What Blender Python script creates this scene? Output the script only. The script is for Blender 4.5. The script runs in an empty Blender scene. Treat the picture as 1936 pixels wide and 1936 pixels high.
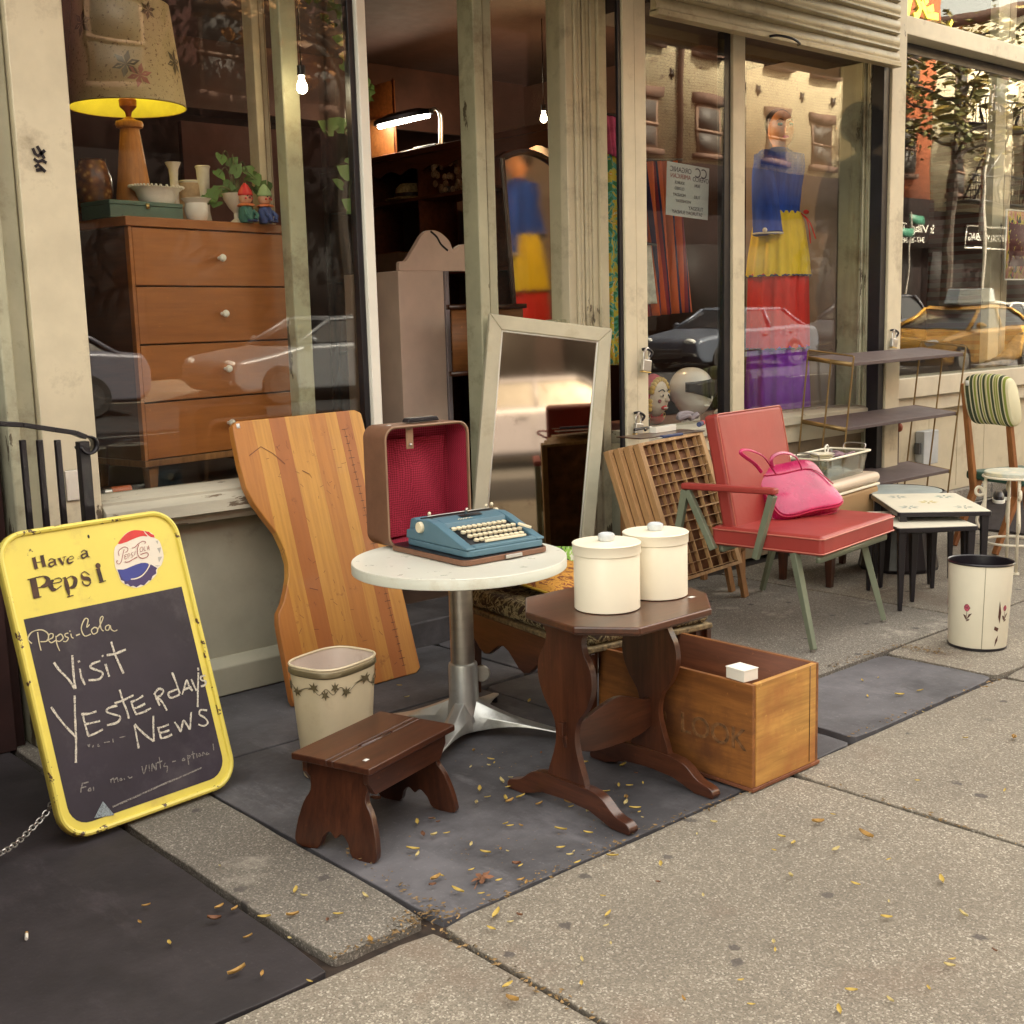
import bpy, bmesh, math, random
from mathutils import Vector as V, Matrix, noise
from math import sin, cos, pi, radians, atan2, hypot
random.seed(7)
S = bpy.context.scene; COL = S.collection
# ---------------------------------------------------------------- camera, sky, sun, exposure
H = 1.45; FPX = 2290.0
yaw, pitch, roll = radians(41.6), radians(8.97), radians(-1.54)
_f = V((sin(yaw)*cos(pitch), cos(yaw)*cos(pitch), -sin(pitch)))
_r = V((cos(yaw), -sin(yaw), 0)); _u = _r.cross(_f)
_R = cos(roll)*_r + sin(roll)*_u; _U = -sin(roll)*_r + cos(roll)*_u
cd = bpy.data.cameras.new('camera'); cam = bpy.data.objects.new('camera', cd); COL.objects.link(cam)
cd.sensor_width = 36; cd.lens = 36*FPX/1936; cd.clip_end = 400; cd.clip_start = .05
m = Matrix.Identity(4)
for i, a in enumerate((_R, _U, -_f)):
    for k in range(3): m[k][i] = a[k]
cam.matrix_world = Matrix.Translation((0, 0, H)) @ m
S.camera = cam

SUN_EL, SUN_AZ = radians(46), radians(24)      # sun stands behind the shops (over +Y), az from +Y towards +X
w = bpy.data.worlds.new("World"); S.world = w; w.use_nodes = True
nt = w.node_tree; bg = nt.nodes['Background']
sky = nt.nodes.new('ShaderNodeTexSky'); sky.sky_type = 'NISHITA'; sky.sun_disc = False
sky.sun_elevation = SUN_EL; sky.sun_rotation = SUN_AZ; sky.air_density = 1.4; sky.dust_density = 3.5; sky.ozone_density = .6
tint = nt.nodes.new('ShaderNodeMix'); tint.data_type = 'RGBA'; tint.blend_type = 'MULTIPLY'; tint.inputs[0].default_value = 1
hs = nt.nodes.new('ShaderNodeHueSaturation'); hs.inputs['Saturation'].default_value = .45
nt.links.new(sky.outputs[0], hs.inputs['Color']); nt.links.new(hs.outputs[0], tint.inputs[6])
tint.inputs[7].default_value = (1.0, .865, .67, 1)
nt.links.new(tint.outputs[2], bg.inputs['Color']); bg.inputs['Strength'].default_value = .15
sd = bpy.data.lights.new('sun', 'SUN'); sun = bpy.data.objects.new('sun', sd); COL.objects.link(sun)
sd.energy = 5.0; sd.angle = radians(.5); sd.color = (1, .89, .70)
_s = V((sin(SUN_AZ)*cos(SUN_EL), cos(SUN_AZ)*cos(SUN_EL), sin(SUN_EL)))
sun.rotation_euler = _s.to_track_quat('Z', 'Y').to_euler(); sun.location = (0, 20, 30)
S.view_settings.view_transform = 'Standard'; S.view_settings.look = 'None'
S.view_settings.exposure = 3.2; S.view_settings.gamma = 1
S.render.engine = 'CYCLES'; S.cycles.max_bounces = 8; S.cycles.transparent_max_bounces = 16
S.cycles.caustics_reflective = False; S.cycles.caustics_refractive = False
S.cycles.sample_clamp_indirect = 6

# ---------------------------------------------------------------- measuring: photo pixel -> world point on a real plane
def ray(x, y): return (x-968)/FPX*_R - (y-968)/FPX*_U + _f
def G(x, y, z=0.):
    d = ray(x, y); return V((0, 0, H)) + d*((z-H)/d.z)
def PY(x, y, Y):
    d = ray(x, y); return V((0, 0, H)) + d*(Y/d.y)
def PX(x, y, X):
    d = ray(x, y); return V((0, 0, H)) + d*(X/d.x)
def on(M, pts):
    """photo points -> local (x, z) on the plane local y = 0 of matrix M"""
    Mi = M.inverted(); o = Mi @ V((0, 0, H)); out = []
    for p in pts:
        d = Mi.to_3x3() @ ray(p[0], p[1]); q = o - d*(o.y/d.y); out.append((q.x, q.z))
    return out
def onz(M, pts):
    """photo points -> local (x, y) on the plane local z = 0 of M"""
    Mi = M.inverted(); o = Mi @ V((0, 0, H)); out = []
    for p in pts:
        d = Mi.to_3x3() @ ray(p[0], p[1]); q = o - d*(o.z/d.z); out.append((q.x, q.y))
    return out
def T(x, y, z): return Matrix.Translation((x, y, z))
def RZ(a): return Matrix.Rotation(a, 4, 'Z')
def RX(a): return Matrix.Rotation(a, 4, 'X')
def RY(a): return Matrix.Rotation(a, 4, 'Y')
def pose(x, y, z, yw=0, lean=0, ro=0): return T(x, y, z) @ RZ(yw) @ RX(-lean) @ RY(ro)

# ---------------------------------------------------------------- materials
MATS = {}
def lin(c): return tuple(c[:3]) + (1,)
class NB:
    def __init__(s, name, rough=.5, metal=0, spec=.5):
        s.m = bpy.data.materials.new(name); s.m.use_nodes = True; s.t = s.m.node_tree
        s.b = s.t.nodes['Principled BSDF']; s.b.inputs['Roughness'].default_value = rough
        s.b.inputs['Metallic'].default_value = metal; s.b.inputs['Specular IOR Level'].default_value = spec
        s.tc = s.t.nodes.new('ShaderNodeTexCoord')
    def n(s, typ, **k):
        x = s.t.nodes.new('ShaderNode'+typ)
        for a, v in k.items():
            if a.startswith('i_'):
                key = a[2:]; x.inputs[int(key) if key.isdigit() else key].default_value = v
            else: setattr(x, a, v)
        return x
    def l(s, a, b): s.t.links.new(a, b)
    def co(s, stretch=(1, 1, 1), rot=(0, 0, 0)):
        mp = s.n('Mapping'); mp.inputs['Scale'].default_value = stretch; mp.inputs['Rotation'].default_value = rot
        s.l(s.tc.outputs['Object'], mp.inputs['Vector']); return mp.outputs[0]
    def noise(s, sc, det=6, stretch=(1, 1, 1), ro=.6, rot=(0, 0, 0), dist=0):
        x = s.n('TexNoise', i_Scale=sc, i_Detail=det, i_Roughness=ro, i_Distortion=dist); s.l(s.co(stretch, rot), x.inputs['Vector']); return x.outputs['Fac']
    def ramp(s, fac, stops, inter='LINEAR'):
        r = s.n('ValToRGB'); r.color_ramp.interpolation = inter; e = r.color_ramp.elements
        while len(e) < len(stops): e.new(.5)
        for q, (p, c) in zip(e, stops): q.position = p; q.color = lin(c) if not isinstance(c, (int, float)) else (c, c, c, 1)
        s.l(fac, r.inputs[0]); return r.outputs[0]
    def mix(s, fac, a, b, mode='MIX'):
        x = s.n('Mix', data_type='RGBA', blend_type=mode)
        for i, v in ((0, fac), (6, a), (7, b)):
            if hasattr(v, 'is_linked') or hasattr(v, 'links'): s.l(v, x.inputs[i])
            else: x.inputs[i].default_value = v if i == 0 else lin(v)
        return x.outputs[2]
    def bump(s, h, st=.3, dist=.002):
        x = s.n('Bump', i_Strength=st, i_Distance=dist); s.l(h, x.inputs['Height']); s.l(x.outputs[0], s.b.inputs['Normal'])
    def col(s, c):
        if isinstance(c, (tuple, list)): s.b.inputs['Base Color'].default_value = lin(c)
        else: s.l(c, s.b.inputs['Base Color'])
        return s.m
def paint(name, c, rough=.5, metal=0, var=.12, sc=6, bump=.15, bsc=60, chips=None, spec=.5, stretch=(1, 1, 1), grime=None, coat=0):
    """c colour with soft variation; chips=(colour, amount 0..1, scale, stretch); grime=(colour, amount, scale)"""
    b = NB(name, rough, metal, spec)
    d = tuple(max(0, v*(1-var*2)) for v in c); u = tuple(min(1, v*(1+var)) for v in c)
    cc = b.ramp(b.noise(sc, stretch=stretch), [(.3, d), (.7, u)])
    if grime:
        cc = b.mix(b.ramp(b.noise(grime[2], 8, ro=.7), [(.62-grime[1]*.3, 0), (.78-grime[1]*.2, 1)]), cc, grime[0])
    if chips:
        f = b.ramp(b.noise(chips[2], 10, stretch=chips[3] if len(chips) > 3 else (1, 1, 1), ro=.65), [(.70-chips[1]*.35, 0), (.712-chips[1]*.35, 1)])
        cc = b.mix(f, cc, chips[0])
    if bump: b.bump(b.noise(bsc, 4), bump)
    b.b.inputs['Coat Weight'].default_value = coat
    r = b.n('MapRange', i_3=max(0.02, rough-.08), i_4=min(1, rough+.12)); b.l(b.noise(sc*2.3), r.inputs[0]); b.l(r.outputs[0], b.b.inputs['Roughness'])
    return b.col(cc)
def wood(name, c1, c2, axis='x', sc=9, rough=.45, rings=1., dark=None, coat=0, bump=.15):
    b = NB(name, rough); st = {'x': (.09, 1, 1), 'y': (1, .09, 1), 'z': (1, 1, .09)}[axis]
    n1 = b.noise(sc, 5, st, .6, dist=.6); n2 = b.noise(sc*9, 3, st, .7)
    c = b.ramp(n1, [(.3, c1), (.5, tuple((a+d)/2 for a, d in zip(c1, c2))), (.68, c2)])
    c = b.mix(b.ramp(n2, [(.35, 0), (.75, .7*rings)]), c, tuple(v*.5 for v in c1)); c = b.mix(b.ramp(b.noise(38, 6, ro=.75), [(.62, 0), (.70, .45)]), c, tuple(min(1, v*1.7) for v in c2))
    if dark: c = b.mix(b.ramp(b.noise(4.5, 7, ro=.65), [(.46, 0), (.66, dark[1])]), c, dark[0])
    b.bump(n2, bump, .001); b.b.inputs['Coat Weight'].default_value = coat; b.b.inputs['Coat Roughness'].default_value = .2
    return b.col(c)
def emit(name, c, st):
    b = NB(name); b.b.inputs['Emission Color'].default_value = lin(c); b.b.inputs['Emission Strength'].default_value = st; return b.col(c)
def glass(name, ior=1.75, tintc=(.96, .97, .95), rough=0.0, dirt=.03):
    m_ = bpy.data.materials.new(name); m_.use_nodes = True; t = m_.node_tree; t.nodes.clear()
    o = t.nodes.new('ShaderNodeOutputMaterial'); mx = t.nodes.new('ShaderNodeMixShader'); fr = t.nodes.new('ShaderNodeFresnel')
    tr = t.nodes.new('ShaderNodeBsdfTransparent'); gl = t.nodes.new('ShaderNodeBsdfGlossy'); fr.inputs[0].default_value = ior
    ge = t.nodes.new('ShaderNodeNewGeometry'); mi = t.nodes.new('ShaderNodeMapRange'); mi.inputs[3].default_value = ior; mi.inputs[4].default_value = 1/ior
    t.links.new(ge.outputs['Backfacing'], mi.inputs[0]); t.links.new(mi.outputs[0], fr.inputs[0])
    tr.inputs[0].default_value = lin(tintc); gl.inputs['Roughness'].default_value = rough
    wn = t.nodes.new('ShaderNodeTexNoise'); wn.inputs['Scale'].default_value = 2.2; wn.inputs['Detail'].default_value = 1; bu = t.nodes.new('ShaderNodeBump'); bu.inputs['Strength'].default_value = .12; bu.inputs['Distance'].default_value = .008
    t.links.new(wn.outputs['Fac'], bu.inputs['Height']); t.links.new(bu.outputs[0], gl.inputs['Normal'])
    df = t.nodes.new('ShaderNodeBsdfDiffuse'); df.inputs[0].default_value = (.5, .45, .38, 1)
    m2 = t.nodes.new('ShaderNodeMixShader'); ns = t.nodes.new('ShaderNodeTexNoise'); ns.inputs['Scale'].default_value = 3.5; ns.inputs['Detail'].default_value = 8
    mr = t.nodes.new('ShaderNodeMapRange'); mr.inputs[1].default_value = .45; mr.inputs[2].default_value = .8; mr.inputs[3].default_value = dirt*.3; mr.inputs[4].default_value = dirt*2.5
    tc = t.nodes.new('ShaderNodeTexCoord'); t.links.new(tc.outputs['Object'], ns.inputs['Vector']); t.links.new(tc.outputs['Object'], wn.inputs['Vector'])
    t.links.new(ns.outputs['Fac'], mr.inputs[0]); t.links.new(mr.outputs[0], m2.inputs[0])
    t.links.new(fr.outputs[0], mx.inputs[0]); t.links.new(tr.outputs[0], mx.inputs[1]); t.links.new(gl.outputs[0], mx.inputs[2])
    t.links.new(mx.outputs[0], m2.inputs[1]); t.links.new(df.outputs[0], m2.inputs[2]); t.links.new(m2.outputs[0], o.inputs[0])
    return m_

# ---------------------------------------------------------------- mesh builder
class MB:
    def __init__(s): s.bm = bmesh.new()
    def _f(s, vs):
        try: s.bm.faces.new(vs)
        except ValueError: pass
    def box(s, x0, x1, y0, y1, z0, z1, M=None):
        vs = [s.bm.verts.new(((M @ V(p)) if M else V(p))) for p in
              ((x0, y0, z0), (x1, y0, z0), (x1, y1, z0), (x0, y1, z0), (x0, y0, z1), (x1, y0, z1), (x1, y1, z1), (x0, y1, z1))]
        for q in ((3, 2, 1, 0), (4, 5, 6, 7), (0, 1, 5, 4), (1, 2, 6, 5), (2, 3, 7, 6), (3, 0, 4, 7)): s._f([vs[i] for i in q])
        return s
    def bar(s, p, q, wx, wy, up=(0, 0, 1), wx2=None, wy2=None):
        p, q = V(p), V(q); d = (q-p).normalized(); a = V(up).cross(d)
        if a.length < 1e-4: a = V((1, 0, 0)).cross(d)
        a.normalize(); b = d.cross(a); wx2 = wx if wx2 is None else wx2; wy2 = wy if wy2 is None else wy2
        r = [[s.bm.verts.new(o + a*i*u/2 + b*j*v/2) for i, j in ((-1, -1), (1, -1), (1, 1), (-1, 1))] for o, u, v in ((p, wx, wy), (q, wx2, wy2))]
        for k in range(4): s._f([r[0][k], r[0][(k+1) % 4], r[1][(k+1) % 4], r[1][k]])
        s._f(r[0][::-1]); s._f(r[1]); return s
    def rings(s, R, cap=True, loop=False):
        n = len(R[0])
        for i in range(len(R)-(0 if loop else 1)):
            a, b = R[i], R[(i+1) % len(R)]
            for k in range(n): s._f([a[k], a[(k+1) % n], b[(k+1) % n], b[k]])
        if cap and not loop: s._f(R[0][::-1]); s._f(R[-1])
        return s
    def tube(s, pts, r, n=8, closed=False, flat=1.):
        pts = [V(p) for p in pts]; R = []; N = len(pts); prev = None
        for i, p in enumerate(pts):
            a = pts[(i-1) % N] if (closed or i) else p; b = pts[(i+1) % N] if (closed or i < N-1) else p
            d = (b-a).normalized()
            if prev is None:
                x = d.cross(V((0, 0, 1)));
                if x.length < 1e-3: x = d.cross(V((1, 0, 0)))
            else: x = prev - d*prev.dot(d)
            x.normalize(); prev = x; y = d.cross(x); rr = r[i] if isinstance(r, (list, tuple)) else r
            R.append([s.bm.verts.new(p + x*cos(2*pi*k/n)*rr + y*sin(2*pi*k/n)*rr*flat) for k in range(n)])
        return s.rings(R, not closed, closed)
    def cyl(s, p, q, r0, r1=None, n=20): return s.tube([p, q], [r0, r0 if r1 is None else r1], n)
    def lathe(s, prof, c=(0, 0, 0), n=36, M=None, cap=True, sq=None, f=None):
        """prof [(r, z)] about z through c; sq = superellipse power/aspect (px, ax, ay)"""
        R = []
        for r, z in prof:
            ring = []
            for k in range(n):
                a = 2*pi*k/n; x, y = cos(a), sin(a)
                if sq:
                    e = sq[0]; x = abs(x)**e*(1 if x >= 0 else -1)*sq[1]; y = abs(y)**e*(1 if y >= 0 else -1)*sq[2]
                rr = r*(f(a, z) if f else 1)
                p = V((c[0]+x*rr, c[1]+y*rr, c[2]+z)); ring.append(s.bm.verts.new(M @ p if M else p))
            R.append(ring)
        return s.rings(R, cap)
    def prism(s, poly, t0, t1, plane='xz', M=None):
        """poly 2-D outline, extruded from t0 to t1 along the third axis"""
        def P(a, b, t):
            p = V({'xz': (a, t, b), 'xy': (a, b, t), 'yz': (t, a, b)}[plane]); return M @ p if M else p
        A = [s.bm.verts.new(P(a, b, t0)) for a, b in poly]; B = [s.bm.verts.new(P(a, b, t1)) for a, b in poly]
        s._f(A[::-1]); s._f(B); n = len(A)
        for k in range(n): s._f([A[k], A[(k+1) % n], B[(k+1) % n], B[k]])
        return s
    def ribbon(s, pts, ws, off=-.0015, M=None, plane='xz'):
        """flat stroke on a plane (painted or chalked line)"""
        n = len(pts); L = []
        for i, p in enumerate(pts):
            a = pts[max(i-1, 0)]; b = pts[min(i+1, n-1)]; dx, dy = b[0]-a[0], b[1]-a[1]; q = hypot(dx, dy) or 1
            wv = (ws[i] if isinstance(ws, (list, tuple)) else ws)/2; nx, ny = -dy/q*wv, dx/q*wv
            for sg in (1, -1):
                u, v = p[0]+nx*sg, p[1]+ny*sg; c = V((u, off, v)) if plane == 'xz' else V((u, v, off)); L.append(s.bm.verts.new(M @ c if M else c))
        for i in range(n-1): s._f([L[2*i], L[2*i+1], L[2*i+3], L[2*i+2]])
        return s
    def poly(s, pts, off=-.0015, plane='xz', M=None):
        vs = [s.bm.verts.new((M @ V((a, off, b)) if M else V((a, off, b))) if plane == 'xz' else (M @ V((a, b, off)) if M else V((a, b, off)))) for a, b in pts]
        s._f(vs); return s
    def ball(s, c, r, n=16, M=None):
        r = (r, r, r) if isinstance(r, (int, float)) else r; h = n//2; R = []
        for i in range(1, h):
            t = pi*i/h; R.append([s.bm.verts.new((M or Matrix.Identity(4)) @ V((c[0]+r[0]*sin(t)*cos(2*pi*k/n), c[1]+r[1]*sin(t)*sin(2*pi*k/n), c[2]-r[2]*cos(t)))) for k in range(n)])
        I = M or Matrix.Identity(4)
        a = s.bm.verts.new(I @ V((c[0], c[1], c[2]-r[2]))); b = s.bm.verts.new(I @ V((c[0], c[1], c[2]+r[2])))
        s.rings(R, False)
        for k in range(n): s._f([a, R[0][(k+1) % n], R[0][k]]); s._f([b, R[-1][k], R[-1][(k+1) % n]])
        return s
    def grid(s, fn, nu, nv, cu=False):
        g = [[s.bm.verts.new(fn(i/nu, j/nv)) for j in range(nv+1)] for i in range(nu if cu else nu+1)]
        for i in range(nu):
            for j in range(nv): s._f([g[i][j], g[(i+1) % len(g)][j], g[(i+1) % len(g)][j+1], g[i][j+1]])
        return s
    def build(s, name, mat, parent=None, bevel=0, smooth=38, solid=0, M=None, seg=2, sub=0):
        bmesh.ops.recalc_face_normals(s.bm, faces=s.bm.faces)
        me = bpy.data.meshes.new(name); s.bm.to_mesh(me)
        ang = radians(smooth)
        if smooth and not (bevel and seg == 1):
            s.bm.edges.ensure_lookup_table()
            for i, e in enumerate(s.bm.edges):
                if len(e.link_faces) == 2 and e.calc_face_angle(0) > ang: me.edges[i].use_edge_sharp = True
            for p in me.polygons: p.use_smooth = True
        s.bm.free(); me.materials.append(mat)
        o = bpy.data.objects.new(name, me); COL.objects.link(o)
        if parent: o.parent = parent
        if M: o.matrix_local = M
        if solid: q = o.modifiers.new('s', 'SOLIDIFY'); q.thickness = solid; q.offset = 0
        if bevel:
            q = o.modifiers.new('b', 'BEVEL'); q.width = bevel; q.segments = seg; q.limit_method = 'ANGLE'; q.angle_limit = radians(35); q.harden_normals = True
        if sub: q = o.modifiers.new('u', 'SUBSURF'); q.levels = sub; q.render_levels = sub
        return o
def tag(o, label=None, cat=None, group=None, kind=None):
    for k, v in (('label', label), ('category', cat), ('group', group), ('kind', kind)):
        if v: o[k] = v
    return o
def thing(name, label, cat, M=None, group=None):
    o = bpy.data.objects.new(name, None); COL.objects.link(o); o.empty_display_size = .1
    if M: o.matrix_world = M
    return tag(o, label, cat, group)
def copy_tree(o, parent=None):
    c = o.copy(); COL.objects.link(c)
    if parent: c.parent = parent
    for ch in list(o.children): copy_tree(ch, c)
    return c
def text(s, size, name, mat, parent, M, depth=.0006, shear=0, bold=0):
    cu = bpy.data.curves.new('t', 'FONT'); cu.body = s; cu.size = size; cu.extrude = depth; cu.shear = shear; cu.offset = bold; cu.align_x = 'CENTER'; cu.align_y = 'CENTER'
    t = bpy.data.objects.new('t', cu); COL.objects.link(t); dg = bpy.context.evaluated_depsgraph_get()
    me = bpy.data.meshes.new_from_object(t.evaluated_get(dg)); bpy.data.objects.remove(t); me.materials.clear(); me.materials.append(mat); me.name = name
    o = bpy.data.objects.new(name, me); COL.objects.link(o)
    if parent: o.parent = parent
    o.matrix_local = M @ RX(pi/2); return o
def rrect(x0, x1, y0, y1, r, n=6):
    out = []
    for cx, cy, a0 in ((x1-r, y0+r, -90), (x1-r, y1-r, 0), (x0+r, y1-r, 90), (x0+r, y0+r, 180)):
        for k in range(n+1): a = radians(a0+90*k/n); out.append((cx+r*cos(a), cy+r*sin(a)))
    return out
def spline(pts, n=6, closed=False):
    """Catmull-Rom through 2-D or 3-D points"""
    P = [V(p) if len(p) == 3 else V((p[0], p[1], 0)) for p in pts]; N = len(P); out = []
    g = (lambda i: P[i % N]) if closed else (lambda i: P[min(max(i, 0), N-1)])
    for i in range(N if closed else N-1):
        a, b, c, d = g(i-1), g(i), g(i+1), g(i+2)
        for k in range(n):
            t = k/n; q = .5*((2*b)+(c-a)*t+(2*a-5*b+4*c-d)*t*t+(3*b-a-3*c+d)*t**3); out.append(q)
    if not closed: out.append(P[-1])
    return [tuple(q) if len(pts[0]) == 3 else (q.x, q.y) for q in out]

# shared materials
m_cream = paint('cream_paint', (.66, .59, .43), .45, chips=((.12, .09, .06), .10, 5, (1, 1, .35)), var=.06, grime=((.3, .25, .17), .25, 3))
m_green = paint('pale_green_paint', (.45, .44, .31), .5, chips=((.10, .08, .05), .22, 7, (1, 1, .3)), var=.08, grime=((.2, .17, .11), .35, 4))
m_black = paint('black_metal', (.016, .014, .018), .35, .3, var=.2)
m_dark = paint('dark_paint', (.03, .018, .02), .5)
m_steel = paint('steel', (.55, .53, .50), .32, 1, var=.08, bump=.05)
m_white = paint('white_enamel', (.80, .78, .70), .3, var=.03)
m_glass = glass('window_glass', 1.44, dirt=.006); m_glassr = glass('street_mirroring_glass', 1.59, dirt=.004); m_glass2 = glass('side_glass', 1.16, dirt=.008)
m_sticker = paint('price_sticker', (.85, .85, .82), .6)
m_walnut = wood('dark_walnut', (.034, .010, .005), (.105, .033, .014), 'z', 8, .32, coat=.3)
m_walnut_x = wood('dark_walnut_x', (.034, .010, .005), (.105, .033, .014), 'x', 8, .32, coat=.3)
m_walnut_y = wood('dark_walnut_y', (.036, .011, .006), (.11, .035, .015), 'y', 8, .3, coat=.35)
m_brass = paint('brass', (.62, .45, .18), .3, 1)
# ================================================================ ground
def struct(o): o['kind'] = 'structure'; return o
def aggregate(name, c1, c2, spk=(.75, .7, .6), stain=None, sc=1.):
    b = NB(name, .9)
    v = b.n('TexVoronoi', i_Scale=210*sc); b.l(b.co(), v.inputs['Vector'])
    base = b.mix(b.ramp(b.noise(1.3, 6), [(.3, 0), (.7, 1)]), c1, c2)
    g = b.ramp(v.outputs['Color'], [(.0, tuple(x*.5 for x in c1)), (.3, tuple(x*.8 for x in c1)), (.7, c2), (1, spk)])
    c = b.mix(.6, base, g)
    c = b.mix(b.ramp(b.noise(260*sc, 2), [(.56, 0), (.66, .65)]), c, tuple(x*.25 for x in c1))
    if stain: c = b.mix(b.ramp(b.noise(stain[1], 7, ro=.65), [(.56, 0), (.66, stain[2])]), c, stain[0])
    # old gum and oil spots
    sp = b.n('TexVoronoi', voronoi_dimensions='2D', i_Scale=3.4)
    b.l(b.co(), sp.inputs['Vector']); j = b.n('Math', operation='MULTIPLY_ADD'); b.l(b.noise(30, 4), j.inputs[0]); j.inputs[1].default_value = .20; b.l(sp.outputs['Distance'], j.inputs[2])
    ms_ = b.n('Math', operation='MULTIPLY'); b.l(b.ramp(j.outputs[0], [(.140, .8), (.165, 0)]), ms_.inputs[0]); b.l(b.ramp(b.noise(1.9, 3), [(.44, 0), (.52, 1)]), ms_.inputs[1])
    c = b.mix(ms_.outputs[0], c, (.045, .04, .042))
    c = b.mix(b.ramp(b.noise(.9, 9, ro=.7), [(.40, .0), (.60, .38)]), c, tuple(x*.55 for x in c1))
    b.bump(b.noise(150*sc, 3), .6, .003); return b.col(c)
def bluestone(name, c1, c2):
    b = NB(name, .72)
    c = b.ramp(b.noise(2.2, 8, ro=.62), [(.30, tuple(x*.8 for x in c1)), (.52, c2), (.72, tuple(x*1.5 for x in c2))])
    c = b.mix(b.ramp(b.noise(90, 4, ro=.7), [(.6, 0), (.7, .5)]), c, tuple(x*2.2 for x in c2))
    c = b.mix(b.ramp(b.noise(1.4, 8, ro=.7), [(.42, 0), (.62, .85)]), c, tuple(x*.55 for x in c1))
    c = b.mix(b.ramp(b.noise(5, 9, (1, .35, 1), ro=.75), [(.56, 0), (.70, .6)]), c, tuple(x*1.9 for x in c2))
    b.bump(b.noise(35, 8, ro=.7), .35, .003); return b.col(c)
m_conc = aggregate('aggregate_concrete', (.185, .160, .128), (.275, .243, .19), stain=((.16, .11, .08), 2.1, .5))
m_conc2 = aggregate('grey_concrete', (.15, .135, .115), (.23, .205, .17), stain=((.48, .44, .37), 2.7, .7), sc=1.1)
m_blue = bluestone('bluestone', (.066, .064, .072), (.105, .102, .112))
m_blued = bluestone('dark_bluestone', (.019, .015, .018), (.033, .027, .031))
m_joint = paint('joint_dirt', (.045, .03, .022), .95, var=.3, sc=30)
m_asph = paint('asphalt', (.045, .045, .05), .9, var=.2, sc=20, bump=.6, bsc=180)

struct(MB().box(-120, 160, -60, 60, -.6, -.17).build('ground', m_asph))
struct(MB().box(-60, 120, -10.6, -1.4, -.17, -.15).build('road', m_asph))
struct(MB().box(-60, 120, -1.4, 4.75, -.17, -.025).build('sidewalk_bed', m_joint))
struct(MB().box(-60, 120, -1.56, -1.4, -.17, -.002).build('kerb', m_conc, bevel=.02))
struct(MB().box(-60, 120, -13.2, -10.6, -.17, -.01).build('far_sidewalk', m_conc, bevel=.02))
for yy in (-6.0,):
    b = MB()
    for k in range(-8, 30): b.box(k*3, k*3+1.6, yy-.05, yy+.05, -.148, -.145)
    struct(b.build('lane_marking', m_white))
gp = .007
def slab(x0, x1, y0, y1, mat, dz=0, wob=.006, tilt=0):
    """one paving slab with a slightly irregular outline"""
    pts = []
    n = 14
    for (ax, ay), (bx, by) in (((x0, y0), (x1, y0)), ((x1, y0), (x1, y1)), ((x1, y1), (x0, y1)), ((x0, y1), (x0, y0))):
        for k in range(n):
            t = k/n; x, y = ax+(bx-ax)*t, ay+(by-ay)*t; q = noise.noise(V((x*7, y*7, 3)))*wob
            e = 0 if 0 < k < n else 1
            cx, cy = (x0+x1)/2, (y0+y1)/2; sx = 1 if x < cx else -1; sy = 1 if y < cy else -1
            pts.append((x+abs(q)*sx+(e*.012*sx), y+abs(q)*sy+(e*.012*sy)))
    return struct(MB().prism(pts, -.06, 0+dz, 'xy').build('paving_slab', mat, bevel=.004))
xs = [-7.0, -5.55, -4.1, -2.65, -1.2, .21, 1.665, 3.09, 4.53, 6.0, 7.4, 8.85, 10.3, 11.7, 13.2, 14.6]
for a, b_ in zip(xs, xs[1:]):
    slab(a+gp, b_-gp, .74+gp, 2.20-gp, m_conc); slab(a+gp, b_-gp, -.70+gp, .74-gp, m_conc); slab(a+gp, b_-gp, -1.39, -.70-gp, m_conc)
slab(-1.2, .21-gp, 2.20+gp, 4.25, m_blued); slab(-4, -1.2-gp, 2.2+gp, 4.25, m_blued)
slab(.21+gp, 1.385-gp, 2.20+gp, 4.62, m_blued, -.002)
slab(1.385+gp, 1.69-gp, 2.24+gp, 4.62, m_conc2, .002, .012)
slab(1.69+gp, 3.02-gp, 2.20+gp, 3.62-gp, m_blue, -.002)
slab(1.69+gp, 3.30-gp, 3.62+gp, 4.285, m_blue, -.003)
slab(3.02+gp, 3.50-gp, 2.20+gp, 3.62-gp, m_blue, -.006)
slab(3.30+gp, 4.55-gp, 3.62+gp, 4.285, m_blue, -.004)
slab(3.51, 4.50, 2.205, 2.70, m_blue, .004, .02)
slab(3.51+gp, 5.35-gp, 2.735, 4.28, m_conc2, -.002, .01)
slab(4.53, 6.9, 2.21, 2.72, m_conc, -.001)
slab(5.35+gp, 7.4-gp, 2.735, 4.28, m_conc, -.002); slab(6.9+gp, 9.4, 2.21, 2.72, m_conc)
slab(7.4+gp, 9.4, 2.735, 4.6, m_conc, -.002); slab(9.4+gp, 14.6, 2.21, 4.6, m_conc)

# ================================================================ shop building (the antique shop)
shop = thing('antique_shop', 'old shopfront with cream posts, recessed entry and half-open roller shutter', 'shop building', T(1.7, 4.3, 0))
SI = shop.matrix_world.inverted()
def part(mb, name, mat, par=None, bevel=.003, **k):
    o = mb.build(name, mat, None, bevel=bevel, **k); o.parent = par or shop; o.matrix_parent_inverse = (par or shop).matrix_world.inverted() if par is None else Matrix.Identity(4)
    if par is not None and par is not shop: o.matrix_parent_inverse = par.matrix_world.inverted()
    return o
m_bulk = paint('bulkhead_paint', (.40, .39, .30), .55, var=.10, sc=3, chips=((.07, .06, .05), .05, 16), grime=((.17, .15, .12), .35, 2.2))
m_sill = paint('weathered_sill', (.52, .49, .39), .6, var=.1, sc=9, chips=((.16, .12, .08), .32, 14, (.2, 1, 1)), bump=.5, bsc=40, stretch=(.2, 1, 1))
m_brick = paint('dark_red_brick', (.10, .035, .025), .85, var=.3, sc=14)
m_interior = paint('interior_red_brown', (.050, .018, .012), .8, var=.25, sc=3)
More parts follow.
